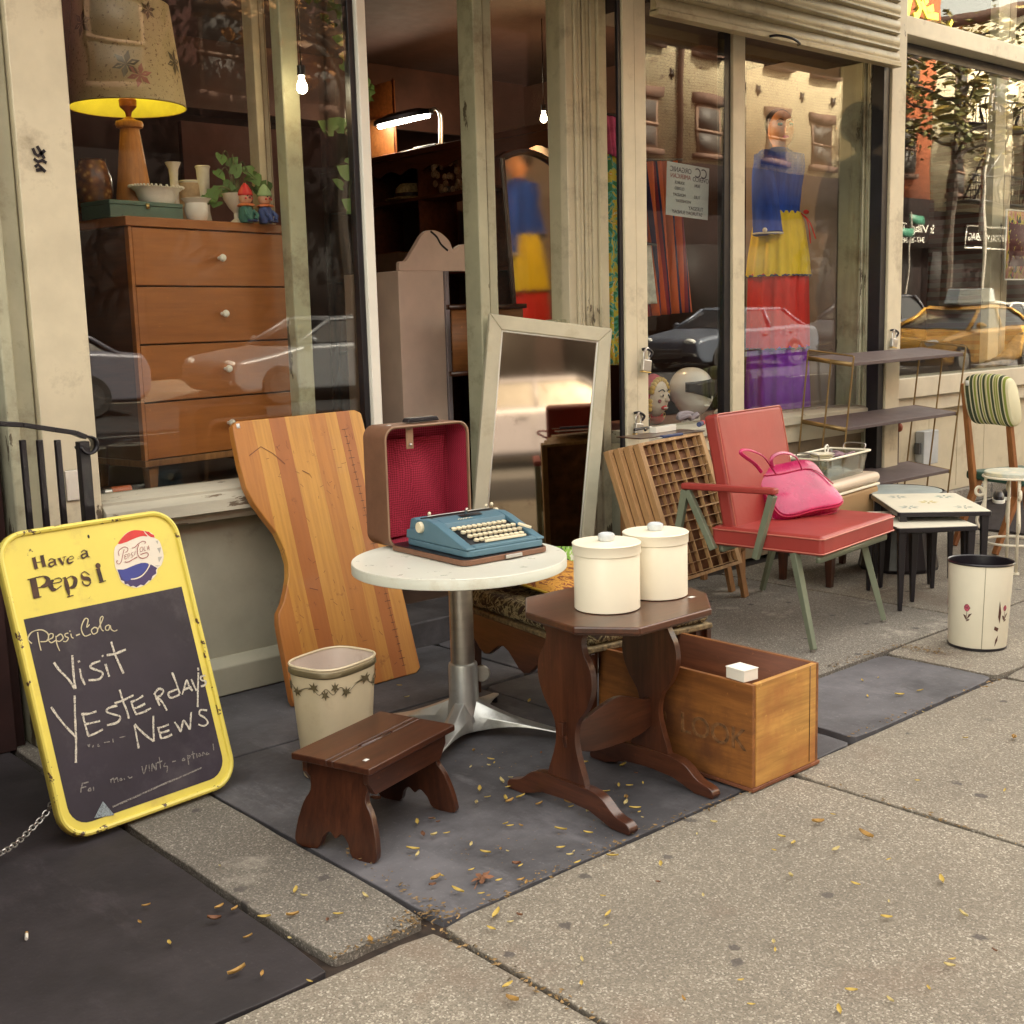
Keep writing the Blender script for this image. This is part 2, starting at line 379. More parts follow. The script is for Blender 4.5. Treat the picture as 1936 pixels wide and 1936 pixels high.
m_floorin = wood('shop_floor', (.05, .025, .015), (.09, .045, .025), 'y', 5, .4)
m_shut = paint('shutter_metal', (.44, .38, .24), .42, .15, var=.08, sc=4, chips=((.10, .08, .05), .06, 30), grime=((.26, .2, .12), .3, 6))
# bulkhead under the left window, stepped base and moulded sill
part(MB().box(1.79, 3.05, 4.31, 4.45, .14, .715), 'bulkhead', m_bulk)
part(MB().prism([(4.265, 0), (4.265, .115), (4.30, .150), (4.45, .150), (4.45, 0)], 1.76, 3.06, 'yz'), 'bulkhead_base', m_bulk, bevel=.006)
part(MB().prism([(4.20, .752), (4.205, .80), (4.235, .822), (4.235, .835), (4.30, .855), (4.36, .855), (4.36, .715), (4.24, .715), (4.225, .75)], 1.775, 3.05, 'yz'), 'window_sill', m_sill, bevel=.003)
# left post, several moulded strips
b = MB(); b.box(1.575, 1.77, 4.22, 4.42, 0, 3.2)
lp = part(b, 'post', m_cream, bevel=.006)
b = MB(); b.box(1.50, 1.572, 4.25, 4.42, 0, 3.2); b.box(1.455, 1.497, 4.20, 4.42, 0, 3.2); part(b, 'moulding', m_green, bevel=.008)
part(MB().box(1.64, 1.69, 4.212, 4.2195, .86, .97), 'lock_plate', m_steel, lp, bevel=.004)
# graffito on the post
gr = MB()
for st in ([(62, 280), (66, 290), (72, 295), (78, 290), (85, 284)], [(70, 276), (76, 286), (84, 300)], [(64, 300), (72, 306), (80, 303), (88, 308)], [(66, 316), (72, 311), (79, 318), (86, 325)], [(68, 322), (80, 320)]):
    gr.ribbon([(p.x, p.z) for p in (PY(x, y, 4.2155) for x, y in st)], .011, 4.2155)
part(gr, 'graffiti_mark', m_black, lp, bevel=0, smooth=0)
# white corner bead of the window, and the glass
part(MB().box(3.015, 3.062, 4.27, 4.33, .856, 3.2), 'corner_bead', m_white, bevel=.006)
part(MB().box(2.985, 3.012, 4.29, 4.33, .857, 3.2), 'black_gasket', m_black)
part(MB().box(3.02, 3.06, 4.285, 4.33, .11, .853), 'corner_post', m_green)
TILT = .014
def pane(name, x0, x1, z0, z1, y, mat=m_glass, par=None, t=TILT):
    zc = 1.5
    b = MB(); b.box(x0, x1, y-.003, y+.003, z0-zc, z1-zc)
    for v in b.bm.verts: v.co = T(0, 0, zc) @ (T(0, y, 0) @ RX(t) @ T(0, -y, 0)) @ v.co
    return part(b, name, mat, par, bevel=0, smooth=0)
pane('display_window', 1.772, 2.984, .857, 3.2, 4.32)
# side return of the left display and green inner post
part(MB().box(2.855, 2.940, 4.60, 4.68, .11, 3.2), 'inner_post', m_green, bevel=.01)
part(MB().box(3.03, 3.036, 4.332, 4.598, .86, 3.2), 'side_window', m_glass2, bevel=0)
part(MB().box(3.015, 3.055, 4.332, 4.598, .11, .858), 'side_bulkhead', m_green)
m_mould = paint('display_trim', (.5, .42, .3), .5)
x1 = PY(522, 400, 4.78).x; x0 = PY(496, 400, 4.78).x
part(MB().box(x0, x0+.035, 4.78, 4.86, .8, 3.2).box(x0+.040, x0+.065, 4.79, 4.86, .8, 3.2).box(x0+.07, x1+.01, 4.80, 4.86, .8, 3.2), 'display_frame', m_mould, bevel=.005)
# left display platform
m_velvet = paint('dark_platform', (.045, .022, .015), .8)
part(MB().box(1.6, 3.0, 4.40, 5.7, .70, .80), 'display_platform', m_velvet)
# step and recess floor
m_step = bluestone('step_stone', (.035, .032, .036), (.07, .066, .07))
part(MB().box(3.03, 4.80, 4.29, 4.62, -.02, .112), 'step', m_step, bevel=.012)
# door wall at y = 4.6 : jamb, side light and its panelled base, corner column
part(MB().box(3.885, 3.945, 4.56, 4.68, .112, 3.2).box(3.95, 4.035, 4.60, 4.68, .112, 3.2).box(3.965, 4.018, 4.585, 4.60, .112, 3.2), 'door_jamb', m_green, bevel=.008)
m_peel = paint('peeling_door_paint', (.36, .35, .22), .6, var=.12, sc=5, chips=((.10, .075, .045), .5, 14, (1, 1, .35)), bump=.4, bsc=30)
b = MB(); b.box(4.035, 4.40, 4.60, 4.66, .112, .62); b.box(4.035, 4.40, 4.575, 4.66, .62, .695); b.box(4.10, 4.34, 4.59, 4.60, .20, .56)
part(b, 'door_panel', m_peel, bevel=.005)  # panel, slot and architrave copy door parts the mirror reflects
b = MB(); b.box(4.10, 4.27, 4.572, 4.59, .47, .56); part(b, 'mail_slot', m_mould, bevel=.004)
part(MB().box(4.125, 4.245, 4.568, 4.5715, .495, .535), 'slot_opening', m_black, bevel=0)
part(MB().box(4.037, 4.40, 4.63, 4.66, .70, .90), 'reflected_dark_pane', m_dark)  # dark band of the mirror's reflection, built as a pane
m_board = wood('orange_board', (.22, .075, .02), (.36, .14, .04), 'x', 4, .5)
part(MB().box(4.037, 4.40, 4.62, 4.66, .903, 1.33), 'reflected_board', m_board)  # orange patch of the mirror's reflection, built as a board
part(MB().box(4.402, 4.49, 4.585, 4.66, .112, 1.45).box(4.41, 4.44, 4.57, 4.585, .112, 1.45), 'old_architrave', m_peel, bevel=.006)
pane('side_light', 4.036, 4.49, 1.285, 3.2, 4.62, m_glass2)
b = MB(); b.box(4.49, 4.545, 4.56, 4.70, .112, 3.2)
for i, xx in enumerate((4.548, 4.575, 4.612, 4.64)): b.box(xx, xx+.022, 4.548+.004*i, 4.70, .112, 3.2)
b.box(4.67, 4.71, 4.56, 4.70, .112, 3.2); b.box(4.714, 4.775, 4.545, 4.70, .112, 3.2)
part(b, 'corner_column', m_cream, bevel=.006)
# front post of the shutter
b = MB(); b.box(4.592, 4.675, 4.26, 4.30, .0, 3.4); b.box(4.679, 4.765, 4.265, 4.36, 0, 3.4); sp = part(b, 'shutter_post', m_cream, bevel=.005)
part(MB().box(4.568, 4.590, 4.272, 4.292, 0, 3.4), 'shutter_channel', m_black)
part(MB().box(4.77, 5.045, 4.40, 4.70, 0.0, .668), 'window_bulkhead', m_bulk)
# right display window
YG = 4.44
b = MB(); b.prism([(4.34, .78), (4.34, .83), (4.385, .845), (4.56, .845), (4.56, .78)], 4.78, 7.02, 'yz'); part(b, 'window_sill', m_sill, bevel=.004)
part(MB().box(4.78, 7.02, 4.37, 4.56, .67, .778), 'sill_apron', m_cream)
part(MB().box(5.05, 7.02, 4.40, 4.70, 0, .668), 'bulkhead', paint('tan_bulkhead', (.30, .23, .15), .6, var=.15))
mx = PY(1395, 400, YG-.03).x
part(MB().box(mx-.050, mx+.058, YG-.035, YG+.03, .846, 3.0), 'window_mullion', m_cream)
part(MB().box(mx-.110, mx-.055, YG-.02, YG+.03, .846, 3.0), 'mullion_black_edge', m_black)  # solid black strip along the left edge of the mullion
pane('display_window', 4.78, mx-.112, .847, 2.99, YG, m_glassr); pane('display_window', mx+.060, 7.0, .847, 2.99, YG, m_glassr)
part(MB().box(4.78, 7.02, 4.26, 4.72, 3.0, 3.1), 'window_head', m_dark)
b = MB()
for i in range(4): b.box(6.975+.012*(i%2), 7.04, 4.362+.022*i, 4.380+.022*i, 0, 3.0)
b.box(7.0, 7.04, 4.36, 4.62, 0, 3.0); part(b, 'window_jamb', m_green, bevel=.01)
part(MB().box(6.97, 7.035, 4.27, 4.355, 0, 3.0), 'shutter_channel', m_black)
m_pinkw = paint('display_side_wall', (.27, .205, .165), .7, var=.06)
part(MB().box(7.0, 7.06, 4.60, 5.35, .8, 3.1), 'display_side_wall', m_pinkw)
m_dfloor = paint('display_floor', (.16, .07, .05), .7)
part(MB().box(4.79, 7.0, 4.57, 5.35, .70, .80), 'display_platform', m_dfloor)
part(MB().box(7.04, 7.205, 4.255, 4.42, 0, 4.6), 'shop_end_post', m_cream, bevel=.006)
# roller shutter
prof = []
z = 2.95
prof.append((4.20, z)); 
for k in range(9):
    zz = z+.012+k*.095
    prof += [(4.205, zz), (4.20, zz+.012), (4.205, zz+.05), (4.225, zz+.062), (4.20, zz+.074), (4.208, zz+.084)]
outer = prof; poly_ = outer + [(4.24, prof[-1][1]), (4.24, z)]
shu = part(MB().prism(poly_, 4.775, 7.03, 'yz'), 'roller_shutter', m_shut, bevel=0, smooth=60)
part(MB().box(4.775, 7.03, 4.185, 4.25, 2.93, 2.962), 'shutter_bottom_bar', m_shut, shu, bevel=.005)
hx = PY(1483, 78, 4.18); part(MB().tube(spline([(hx.x-.13, 4.185, hx.z+.01), (hx.x-.10, 4.15, hx.z+.012), (hx.x, 4.13, hx.z+.006), (hx.x+.10, 4.15, hx.z-.004), (hx.x+.13, 4.185, hx.z-.002)]), .007), 'shutter_handle', m_black, shu, bevel=0)
# upper facade, side walls, rear
m_brickt = NB('facade_brick', .85); bt = m_brickt.n('TexBrick', i_Scale=4.5); m_brickt.l(m_brickt.co((1, 1, 1), (pi/2, 0, 0)), bt.inputs['Vector'])
bt.inputs['Color1'].default_value = (.16, .05, .03, 1); bt.inputs['Color2'].default_value = (.11, .035, .025, 1); bt.inputs['Mortar'].default_value = (.2, .17, .14, 1); m_brickt = m_brickt.col(bt.outputs[0])
part(MB().box(1.44, 7.2, 4.42, 4.75, 4.3, 12.2), 'upper_wall', m_brickt)
part(MB().box(1.44, 4.775, 4.30, 4.75, 3.2, 4.3), 'shop_fascia', m_cream)
part(MB().box(4.775, 7.04, 4.30, 4.75, 3.87, 4.3), 'shutter_box', m_shut)
part(MB().box(1.44, 7.2, 4.75, 16, 12.0, 12.2), 'roof', m_dark)
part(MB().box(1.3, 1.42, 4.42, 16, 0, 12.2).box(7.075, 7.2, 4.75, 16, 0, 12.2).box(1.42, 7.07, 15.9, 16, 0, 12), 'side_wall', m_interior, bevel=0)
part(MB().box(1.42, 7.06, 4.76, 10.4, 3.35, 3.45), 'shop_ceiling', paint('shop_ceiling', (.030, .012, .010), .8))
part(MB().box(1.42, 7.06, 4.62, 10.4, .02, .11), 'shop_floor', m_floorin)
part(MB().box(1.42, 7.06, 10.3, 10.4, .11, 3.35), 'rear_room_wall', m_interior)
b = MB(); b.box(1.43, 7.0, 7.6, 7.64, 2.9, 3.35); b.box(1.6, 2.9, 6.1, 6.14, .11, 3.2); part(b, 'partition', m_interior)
# pinkish panel behind the dresser items, dark boards
pA, pB = PY(350, 225, 6.0), PY(500, 420, 6.0)
part(MB().box(pA.x, pB.x+.15, 6.05, 6.09, 1.2, pA.z), 'rear_panel', paint('pink_panel', (.24, .11, .09), .7))

part(MB().prism([(3.05, 3.40), (3.05, 3.50), (4.295, 3.86), (4.295, 3.76)], 1.45, 7.19, 'yz'), 'shade_awning', paint('shade_awning_cloth', (.14, .10, .07), .9))  # unseen awning, added to darken the tops of the posts
part(MB().box(1.45, 7.19, 3.03, 3.049, 3.28, 3.50), 'shade_valance', paint('shade_valance', (.14, .10, .07), .9))  # front edge of the added shading awning

# ================================================================ brownstone on the left
bs = thing('brownstone_house', 'dark brown stone house front at the far left edge', 'house', T(.5, 4.3, 0))
m_brown = paint('brownstone', (.050, .018, .016), .8, var=.25, sc=3, grime=((.02, .01, .01), .4, 2))
b = MB(); b.box(-8, 1.44, 4.32, 5.2, 0, 12.2); b.box(1.20, 1.44, 4.27, 4.32, 0, 12.2); b.box(1.28, 1.40, 4.24, 4.27, 0, 12.2)
part(b, 'wall', m_brown, bs)
b = MB(); b.box(.2, 1.18, 4.29, 4.32, .95, 1.0); b.box(.2, 1.18, 4.28, 4.32, 0, .5); part(b, 'stone_band', m_brown, bs)
part(MB().box(-8, 1.3, 5.2, 16, 0, 12.2), 'roof', m_dark, bs)

stp = thing('shade_stoop', 'dark brown stoop with steps, added out of view to shade the far left', 'stoop', T(-.2, 3.3, 0))  # unseen stoop, added to shade the lower left paving
for k in range(7): MB().box(-1.6, .52, -1.1+k*.22, 1.0, .0 if k == 0 else .2*k+.001, .2*(k+1)).build('step', m_brown, stp, bevel=.008)
MB().box(.525, .60, -1.1, 1.0, 0, 1.5).build('side_wall', m_brown, stp, bevel=.01)

# ================================================================ shop to the right
rs = thing('neighbour_shop', 'cream panelled shop at the right edge with large plate window', 'shop building', T(10, 4.4, 0))
m_panel = paint('cream_panels', (.52, .46, .33), .5, var=.05, grime=((.3, .25, .17), .3, 2))
m_panelr = paint('right_sill_paint', (.56, .5, .38), .5, var=.06, chips=((.2, .16, .1), .1, 8))
z0 = 1.0
b = MB(); b.box(7.21, 14.5, 4.50, 4.62, 0.12, .74)
for xx in (7.62, 8.03, 8.44, 8.85, 9.26, 9.67): b.box(xx-.004, xx+.004, 4.497, 4.50, .15, .74)
part(b, 'bulkhead', m_panel, rs)
part(MB().box(7.21, 14.5, 4.46, 4.62, 0, .117), 'bulkhead_base', m_conc2, rs, bevel=.01)
b = MB(); b.box(7.21, 14.5, 4.44, 4.62, .745, .85); b.box(7.21, 14.5, 4.40, 4.62, .853, .99); part(b, 'window_sill', m_panelr, rs, bevel=.006)
part(MB().box(7.21, 14.5, 4.28, 4.46, 3.17, 3.285), 'transom_beam', m_cream, rs, bevel=.006)
part(MB().box(7.21, 14.5, 4.40, 4.46, 3.10, 3.168), 'window_frame', m_black, rs)
pane('display_window', 7.21, 14.4, .992, 3.10, 4.43, m_glassr, par=rs); pane('transom_window', 7.21, 14.4, 3.287, 4.1, 4.43, m_glassr, par=rs)
part(MB().box(7.21, 14.5, 4.42, 4.75, 4.1, 12.2), 'upper_wall', m_brickt, rs)
part(MB().box(7.3, 30, 4.75, 16, 12.0, 12.2), 'roof', m_dark, rs)
part(MB().box(14.5, 30, 4.42, 16, 0, 12.0), 'brick_wing', m_brickt, rs)
part(MB().box(7.21, 14.5, 8.2, 8.3, .11, 4.2).box(7.21, 14.5, 4.64, 8.2, 4.11, 4.2), 'interior_wall', m_interior, rs)
part(MB().box(7.21, 14.5, 4.64, 8.2, .80, .86), 'display_floor', paint('right_display_floor', (.13, .09, .07), .7), rs)
a_, b2 = PY(1873, 500, 4.75), PY(1893, 500, 4.75)
part(MB().box(a_.x, b2.x, 4.75, 4.82, .86, 4.1), 'window_mullion', m_cream, rs)
a_ = PY(1893, 500, 4.78); part(MB().box(a_.x+.01, a_.x+.11, 4.78, 4.84, .86, 4.1), 'door_stile', m_mould, rs)
# yellow lettering on the transom window, with a glow in its material
let = MB()
for st in ([(1706, 0), (1709, 14), (1718, 28)], [(1718, 28), (1722, 8), (1726, -8)], [(1735, -10), (1744, 14), (1738, 28), (1731, 30)], [(1745, 2), (1757, 28), (1777, 31)], [(1755, 20), (1768, 14)], [(1752, -6), (1756, 6)], [(1800, 40), (1803, 46)]):
    let.ribbon([(p.x, p.z) for p in (PY(x, y, 4.385) for x, y in st)], .045, 4.40-.005)
part(let, 'yellow_lettering', emit('yellow_glow', (.8, .6, .05), .35), rs, bevel=0, smooth=0)
# sticker, padlocks
p = PY(1687, 410, 4.25); st = MB().box(p.x-.022, p.x+.028, 4.247, 4.2515, p.z-.06, p.z+.055); part(st, 'yellow_sticker', paint('yellow_sticker', (.6, .5, .08), .5, chips=((.05, .04, .03), .9, 30)), shop)
# ================================================================ the street opposite (seen in the window reflections)
m_tyre = paint('tyre_rubber', (.02, .02, .02), .8); m_rim = paint('wheel_rim', (.5, .5, .5), .3, 1)
m_shopw = paint('dark_shop_glass', (.010, .008, .008), .6, spec=.15); m_cglass = paint('car_window', (.02, .022, .026), .08, var=.1, bump=0); m_lamp = paint('headlamp', (.75, .75, .72), .15, bump=0)
m_taill = paint('tail_lamp', (.4, .02, .02), .2); m_bump = paint('bumper_grey', (.08, .08, .08), .5)
def car(name, label, col, x, y, flip=False, taxi=False, L=4.6, tall=0, group='cars across the street'):
    """faces -x (flip: +x)"""
    t = thing(name, label, 'taxi' if taxi else 'car', T(x, y, -.15) @ (RZ(pi) if flip else Matrix.Identity(4)), group)
    mp = paint(name+'_paint', col, .35, .2, var=.03, bump=0, coat=.35)
    pr = [(0, .35), (.02, .62), (.12, .76), (1.15, .92+tall*.3), (1.35, .95+tall*.3), (3.75, .98+tall*.3), (L-.12, .94+tall*.3), (L-.02, .70), (L, .36), (L-.2, .22), (.2, .2)]
    b = MB(); b.prism(pr, -.87, .87, 'xz'); b.build('body', mp, t, bevel=.09, seg=3)
    rf = 1.42+tall
    def cab(x0, x1, x2, x3, z0, z1, y0, y1, nm, mt, grow=0, seg=3, bev=.05):
        b = MB(); lo = [(x0, y0), (x3, y0), (x3, -y0), (x0, -y0)]; hi = [(x1, y1), (x2, y1), (x2, -y1), (x1, -y1)]
        R = [[b.bm.verts.new((a, c, z0)) for a, c in lo], [b.bm.verts.new((a, c, z1)) for a, c in hi]]; b.rings(R)
        return b.build(nm, mt, t, bevel=bev, seg=seg)
    cab(1.22, 2.0, 3.3, 4.12, .93+tall*.3, rf-.04, .80, .60, 'windows', m_cglass)
    cab(1.92, 2.05, 3.28, 3.42, rf-.07, rf, .64, .60, 'roof', mp)
    b = MB()
    for s in (-1, 1):
        for (xa, xb) in ((1.20, 1.96), (2.62, 2.62), (4.14, 3.36)): b.bar((xa, .81*s, .93+tall*.3), (xb, .62*s, rf-.05), .05, .07, up=(0, 1, 0))
    b.build('pillar', mp, t, bevel=0)
    for s in (-1, 1):
        for xa in (1.32, 2.55, 3.6): MB().box(xa, xa+.012, .871*s-.003, .871*s+.003, .36, .90).build('door_seam', m_bump, t, bevel=0)
        for xa in (2.3, 3.42): MB().box(xa, xa+.16, .885*s-.012, .885*s+.012, .80, .825).build('door_handle', m_bump, t, bevel=0)
    for wx in (.85, L-.95):
        for s in (-1, 1):
            b = MB(); b.lathe([(.30, -.10), (.33, -.06), (.33, .06), (.30, .10)], n=24, M=T(wx, s*.80, .33) @ RX(pi/2)); wo = b.build('wheel', m_tyre, t)
            b = MB(); b.lathe([(.02, -.115), (.20, -.11), (.21, -.09), (.21, .09), (.20, .11), (.02, .115)], n=18, M=T(wx, s*.80, .33) @ RX(pi/2)); b.build('rim', m_rim, wo)
    for s in (-1, 1):
        MB().ball((.09, s*.62, .68), (.08, .17, .075)).build('headlight', m_lamp, t); MB().ball((L-.07, s*.62, .78), (.05, .15, .07)).build('tail_light', m_taill, t)
        MB().ball((1.45, s*.94, 1.02), (.07, .09, .07)).build('wing_mirror', mp, t)
    MB().box(-.03, .1, -.5, .5, .30, .52).build('grille', m_bump, t, bevel=.02)
    MB().box(-.05, .05, -.8, .8, .36, .44).build('bumper', m_bump if not taxi else mp, t, bevel=.02)
    if taxi:
        MB().prism([(1.9, 0), (3.5, 0), (3.35, .3), (2.05, .3)], -.16, .16, 'xz', M=T(0, 0, rf+.05)).build('roof_advert', paint('advert_box', (.35, .42, .45), .4), t, bevel=.02)
        MB().box(2.0, 3.4, -.2, .2, rf, rf+.05).build('advert_base', m_bump, t)
    return t
car('parked_silver_sedan', 'pale silver sedan parked opposite, mirrored in the left shop window beside the dresser', (.22, .23, .25), 9.3, -9.1)
car('parked_silver_car', 'silver car mirrored at the far left of the left shop window', (.16, .16, .20), 3.4, -9.1)
car('parked_blue_car', 'blue grey car mirrored in the window with the rainbow dress', (.10, .12, .16), 20.6, -9.0)
car('dark_van', 'dark tall vehicle parked opposite, between the blue grey and white cars', (.05, .055, .07), 26.4, -9.0, tall=.25)
car('white_car', 'white car parked behind the yellow taxi', (.6, .6, .58), 33.6, -9.1)
car('yellow_taxi', 'yellow taxi with roof advert driving by, mirrored in the right hand shop window', (.62, .32, .03), 22.9, -4.6, taxi=True, L=4.8, group=None)

m_creamb = NB('cream_brick', .85); bt = m_creamb.n('TexBrick', i_Scale=3.2); m_creamb.l(m_creamb.co((1, 1, 1), (pi/2, 0, 0)), bt.inputs['Vector'])
bt.inputs['Color1'].default_value = (.80, .69, .45, 1); bt.inputs['Color2'].default_value = (.70, .60, .39, 1); bt.inputs['Mortar'].default_value = (.36, .30, .2, 1)
_c = m_creamb.mix(m_creamb.ramp(m_creamb.noise(5, 10, ro=.75), [(.56, 0), (.60, .8)]), bt.outputs[0], (.22, .15, .1)); m_creamb = m_creamb.col(_c)
m_redb = paint('orange_red_brick', (.42, .11, .035), .85, var=.2, sc=8); m_darkb = paint('dark_brick', (.085, .028, .022), .85, var=.25, sc=8)
m_tanb = paint('tan_wall', (.66, .58, .40), .8, var=.1); m_lint = paint('lintel_stone', (.12, .065, .045), .8); m_wing = paint('house_window_glass', (.05, .045, .04), .6)
m_wfr = paint('house_window_frame', (.2, .12, .08), .6); m_store = paint('dark_storefront', (.014, .010, .010), .9, spec=.1)
def house(name, label, x0, x1, h, mat, cols, rows, ww=1.0, wh=1.5, band=4.4, store=True, frame=m_wfr, y=-13.2):
    t = thing(name, label, 'building', T((x0+x1)/2, y, 0), 'buildings across the street'); X = x1-x0
    M0 = T(-(x0+x1)/2, -y, 0)
    def P(b, nm, mt, par=t, **k):
        for v in b.bm.verts: v.co = M0 @ v.co
        return b.build(nm, mt, par, **k)
    P(MB().box(x0+.01, x1-.01, y-9, y, band if store else 0, h), 'wall', mat)
    P(MB().box(x0, x1, y-9, y+.25, h, h+.45), 'cornice', m_lint)
    if store:
        P(MB().box(x0+.02, x1-.02, y-9, y-.25, 0, band-.9), 'storefront', m_store); P(MB().box(x0+.02, x1-.02, y-9, y+.12, band-.9, band-.01), 'sign_band', m_store)
        for k in range(int(X/3)):
            P(MB().box(x0+.4+k*3, x0+2.8+k*3, y-.24, y-.18, .6, 2.9), 'shop_window', m_shopw)
    for r in rows:
        for c in cols:
            f = P(MB().box(c-ww/2, c+ww/2, y+.003, y+.05, r, r+wh).box(c-ww/2-.02, c+ww/2+.02, y, y+.09, r+wh/2-.03, r+wh/2+.03), 'window', frame)
            P(MB().box(c-ww/2+.08, c+ww/2-.08, y+.051, y+.06, r+.08, r+wh/2-.05).box(c-ww/2+.08, c+ww/2-.08, y+.051, y+.06, r+wh/2+.05, r+wh-.08), 'pane', m_wing, f)
            P(MB().box(c-ww/2-.1, c+ww/2+.1, y-.1, y+.12, r+wh+.01, r+wh+.26), 'lintel', m_lint, f); P(MB().box(c-ww/2-.12, c+ww/2+.12, y-.1, y+.18, r-.16, r-.01), 'sill', m_lint, f)
    return t
house('brown_tenement', 'long dark red brick building mirrored in the left shop window', -14, 22.4, 10.6, m_darkb, [-12+2.2*k for k in range(15)], (5.4, 8.2), band=4.2)
ch = house('cream_brick_building', 'cream painted brick building with star shaped wall ties mirrored above the rainbow dress', 22.45, 35.4, 12.4, m_creamb, (24.4, 27.0, 30.1, 32.4, 34.6), (5.35, 8.0), 1.05, 1.25, band=5.05)
st = MB()
for sx in (25.4, 28.4, 29.2, 31.3, 32.9, 24.0):
    pts = [(.17*(1 if k % 2 else .42)*sin(k*pi/5), .17*(1 if k % 2 else .42)*cos(k*pi/5)) for k in range(10)]
    z = MB().prism(pts, .005, .05, 'xz', M=T(sx-28.925, 0, 7.25)).build('wall_tie', m_black, ch)
MB().tube([(25.75-28.925, .12, 5.0), (25.75-28.925, .12, 12.3)], .09).build('drain_pipe', m_lint, ch)
ac = MB().box(26.95-28.925-.3, 26.95-28.925+.3, .1, .5, 8.05, 8.5).build('air_conditioner', m_white, ch, bevel=.02)
for k in range(6): MB().box(26.95-28.925-.25, 26.95-28.925+.25, .5, .51, 8.10+k*.06, 8.13+k*.06).build('vent', m_bump, ac)
house('dark_brick_building', 'dark red brick house between the cream buildings in the right window reflection', 35.5, 38.9, 11.5, m_redb, (37.2,), (5.4, 8.2), band=4.6)
fb = house('fire_escape_building', 'pale yellow building with black iron fire escape mirrored in the right window', 39, 44.6, 9.6, m_tanb, (40.4, 43.2), (4.9, 7.4), band=4.3)
house('tan_corner_building', 'tan building right of the fire escape house in the reflection', 44.7, 62, 11.4, m_tanb, [46+2.4*k for k in range(6)], (5.2, 8.2), band=4.4)
b = MB(); ox = -41.8
for zz in (4.6, 7.15):
    b.box(39.6+ox, 43.8+ox, .1, 1.1, zz-.05, zz); b.box(39.6+ox, 43.8+ox, 1.05, 1.1, zz+.85, zz+.9)
    for k in range(22): b.box(39.6+ox+k*.2, 39.62+ox+k*.2, 1.06, 1.09, zz, zz+.85)
for s in (0, .5):
    b.bar((40.2+ox, .4+s, 4.6), (42.6+ox, .4+s, 7.15), .06, .06)
for k in range(9): b.box(40.2+ox+k*.26, 40.45+ox+k*.26, .4, .9, 4.7+k*.28, 4.73+k*.28)
b.build('fire_escape', m_black, fb)
# sign boards opposite (writing is read mirrored in the glass)
sg = thing('hanging_signboard', 'dark signboard with thin white border opposite, above the taxi', 'sign', T(42.5, -12.95, 3.45))
MB().box(-1.5, 1.5, -.05, .05, -.4, .4).build('board', m_store, sg); b = MB()
b.box(-1.5, 1.5, .052, .06, .34, .40).box(-1.5, 1.5, .052, .06, -.40, -.34).box(-1.5, -1.44, .052, .06, -.34, .34).box(1.44, 1.5, .052, .06, -.34, .34); b.build('border', m_white, sg)
text('BROOKLYN BAG', .34, 'lettering', m_white, sg, T(0, .058, 0) @ RZ(pi))
sg = thing('shop_name_board', 'dark shop board with white lettering opposite, left of the round emblem', 'sign', T(37.3, -12.95, 3.5))
MB().box(-2.2, 2.2, -.05, .05, -.5, .5).build('board', m_store, sg)
text('St Village Tea', .42, 'lettering', m_white, sg, T(.2, .056, .15) @ RZ(pi)); text('347-268-3458', .26, 'phone_number', m_white, sg, T(0, .056, -.25) @ RZ(pi))
MB().lathe([(.36, 0), (.5, 0), (.5, .02), (.36, .02)], M=T(-2.6, .05, .1) @ RX(-pi/2), cap=False).build('emblem_ring', m_white, sg)
lp_ = thing('street_lamp', 'grey steel lamp post beside the street tree opposite', 'lamp post', T(38.2, -10.9, 0))
MB().cyl((0, 0, 0), (0, 0, 8), .10, .06).build('pole', m_steel, lp_); MB().tube(spline([(0, 0, 8), (0, .6, 8.6), (0, 1.8, 8.9)]), .04).build('arm', m_steel, lp_); MB().ball((0, 2.0, 8.85), (.14, .35, .08)).build('lamp_head', m_steel, lp_)
sp_ = thing('street_sign', 'two green street name plates on a grey pole opposite', 'street sign', T(33.8, -10.9, 0))
MB().cyl((0, 0, 0), (0, 0, 3.9), .04).build('pole', m_steel, sp_)
m_gs = paint('green_sign', (.03, .16, .10), .5)
MB().box(-.05, .75, -.01, .01, 3.6, 3.85).build('name_plate', m_gs, sp_); MB().box(-.7, .1, .03, .05, 3.2, 3.45).build('name_plate', m_gs, sp_)
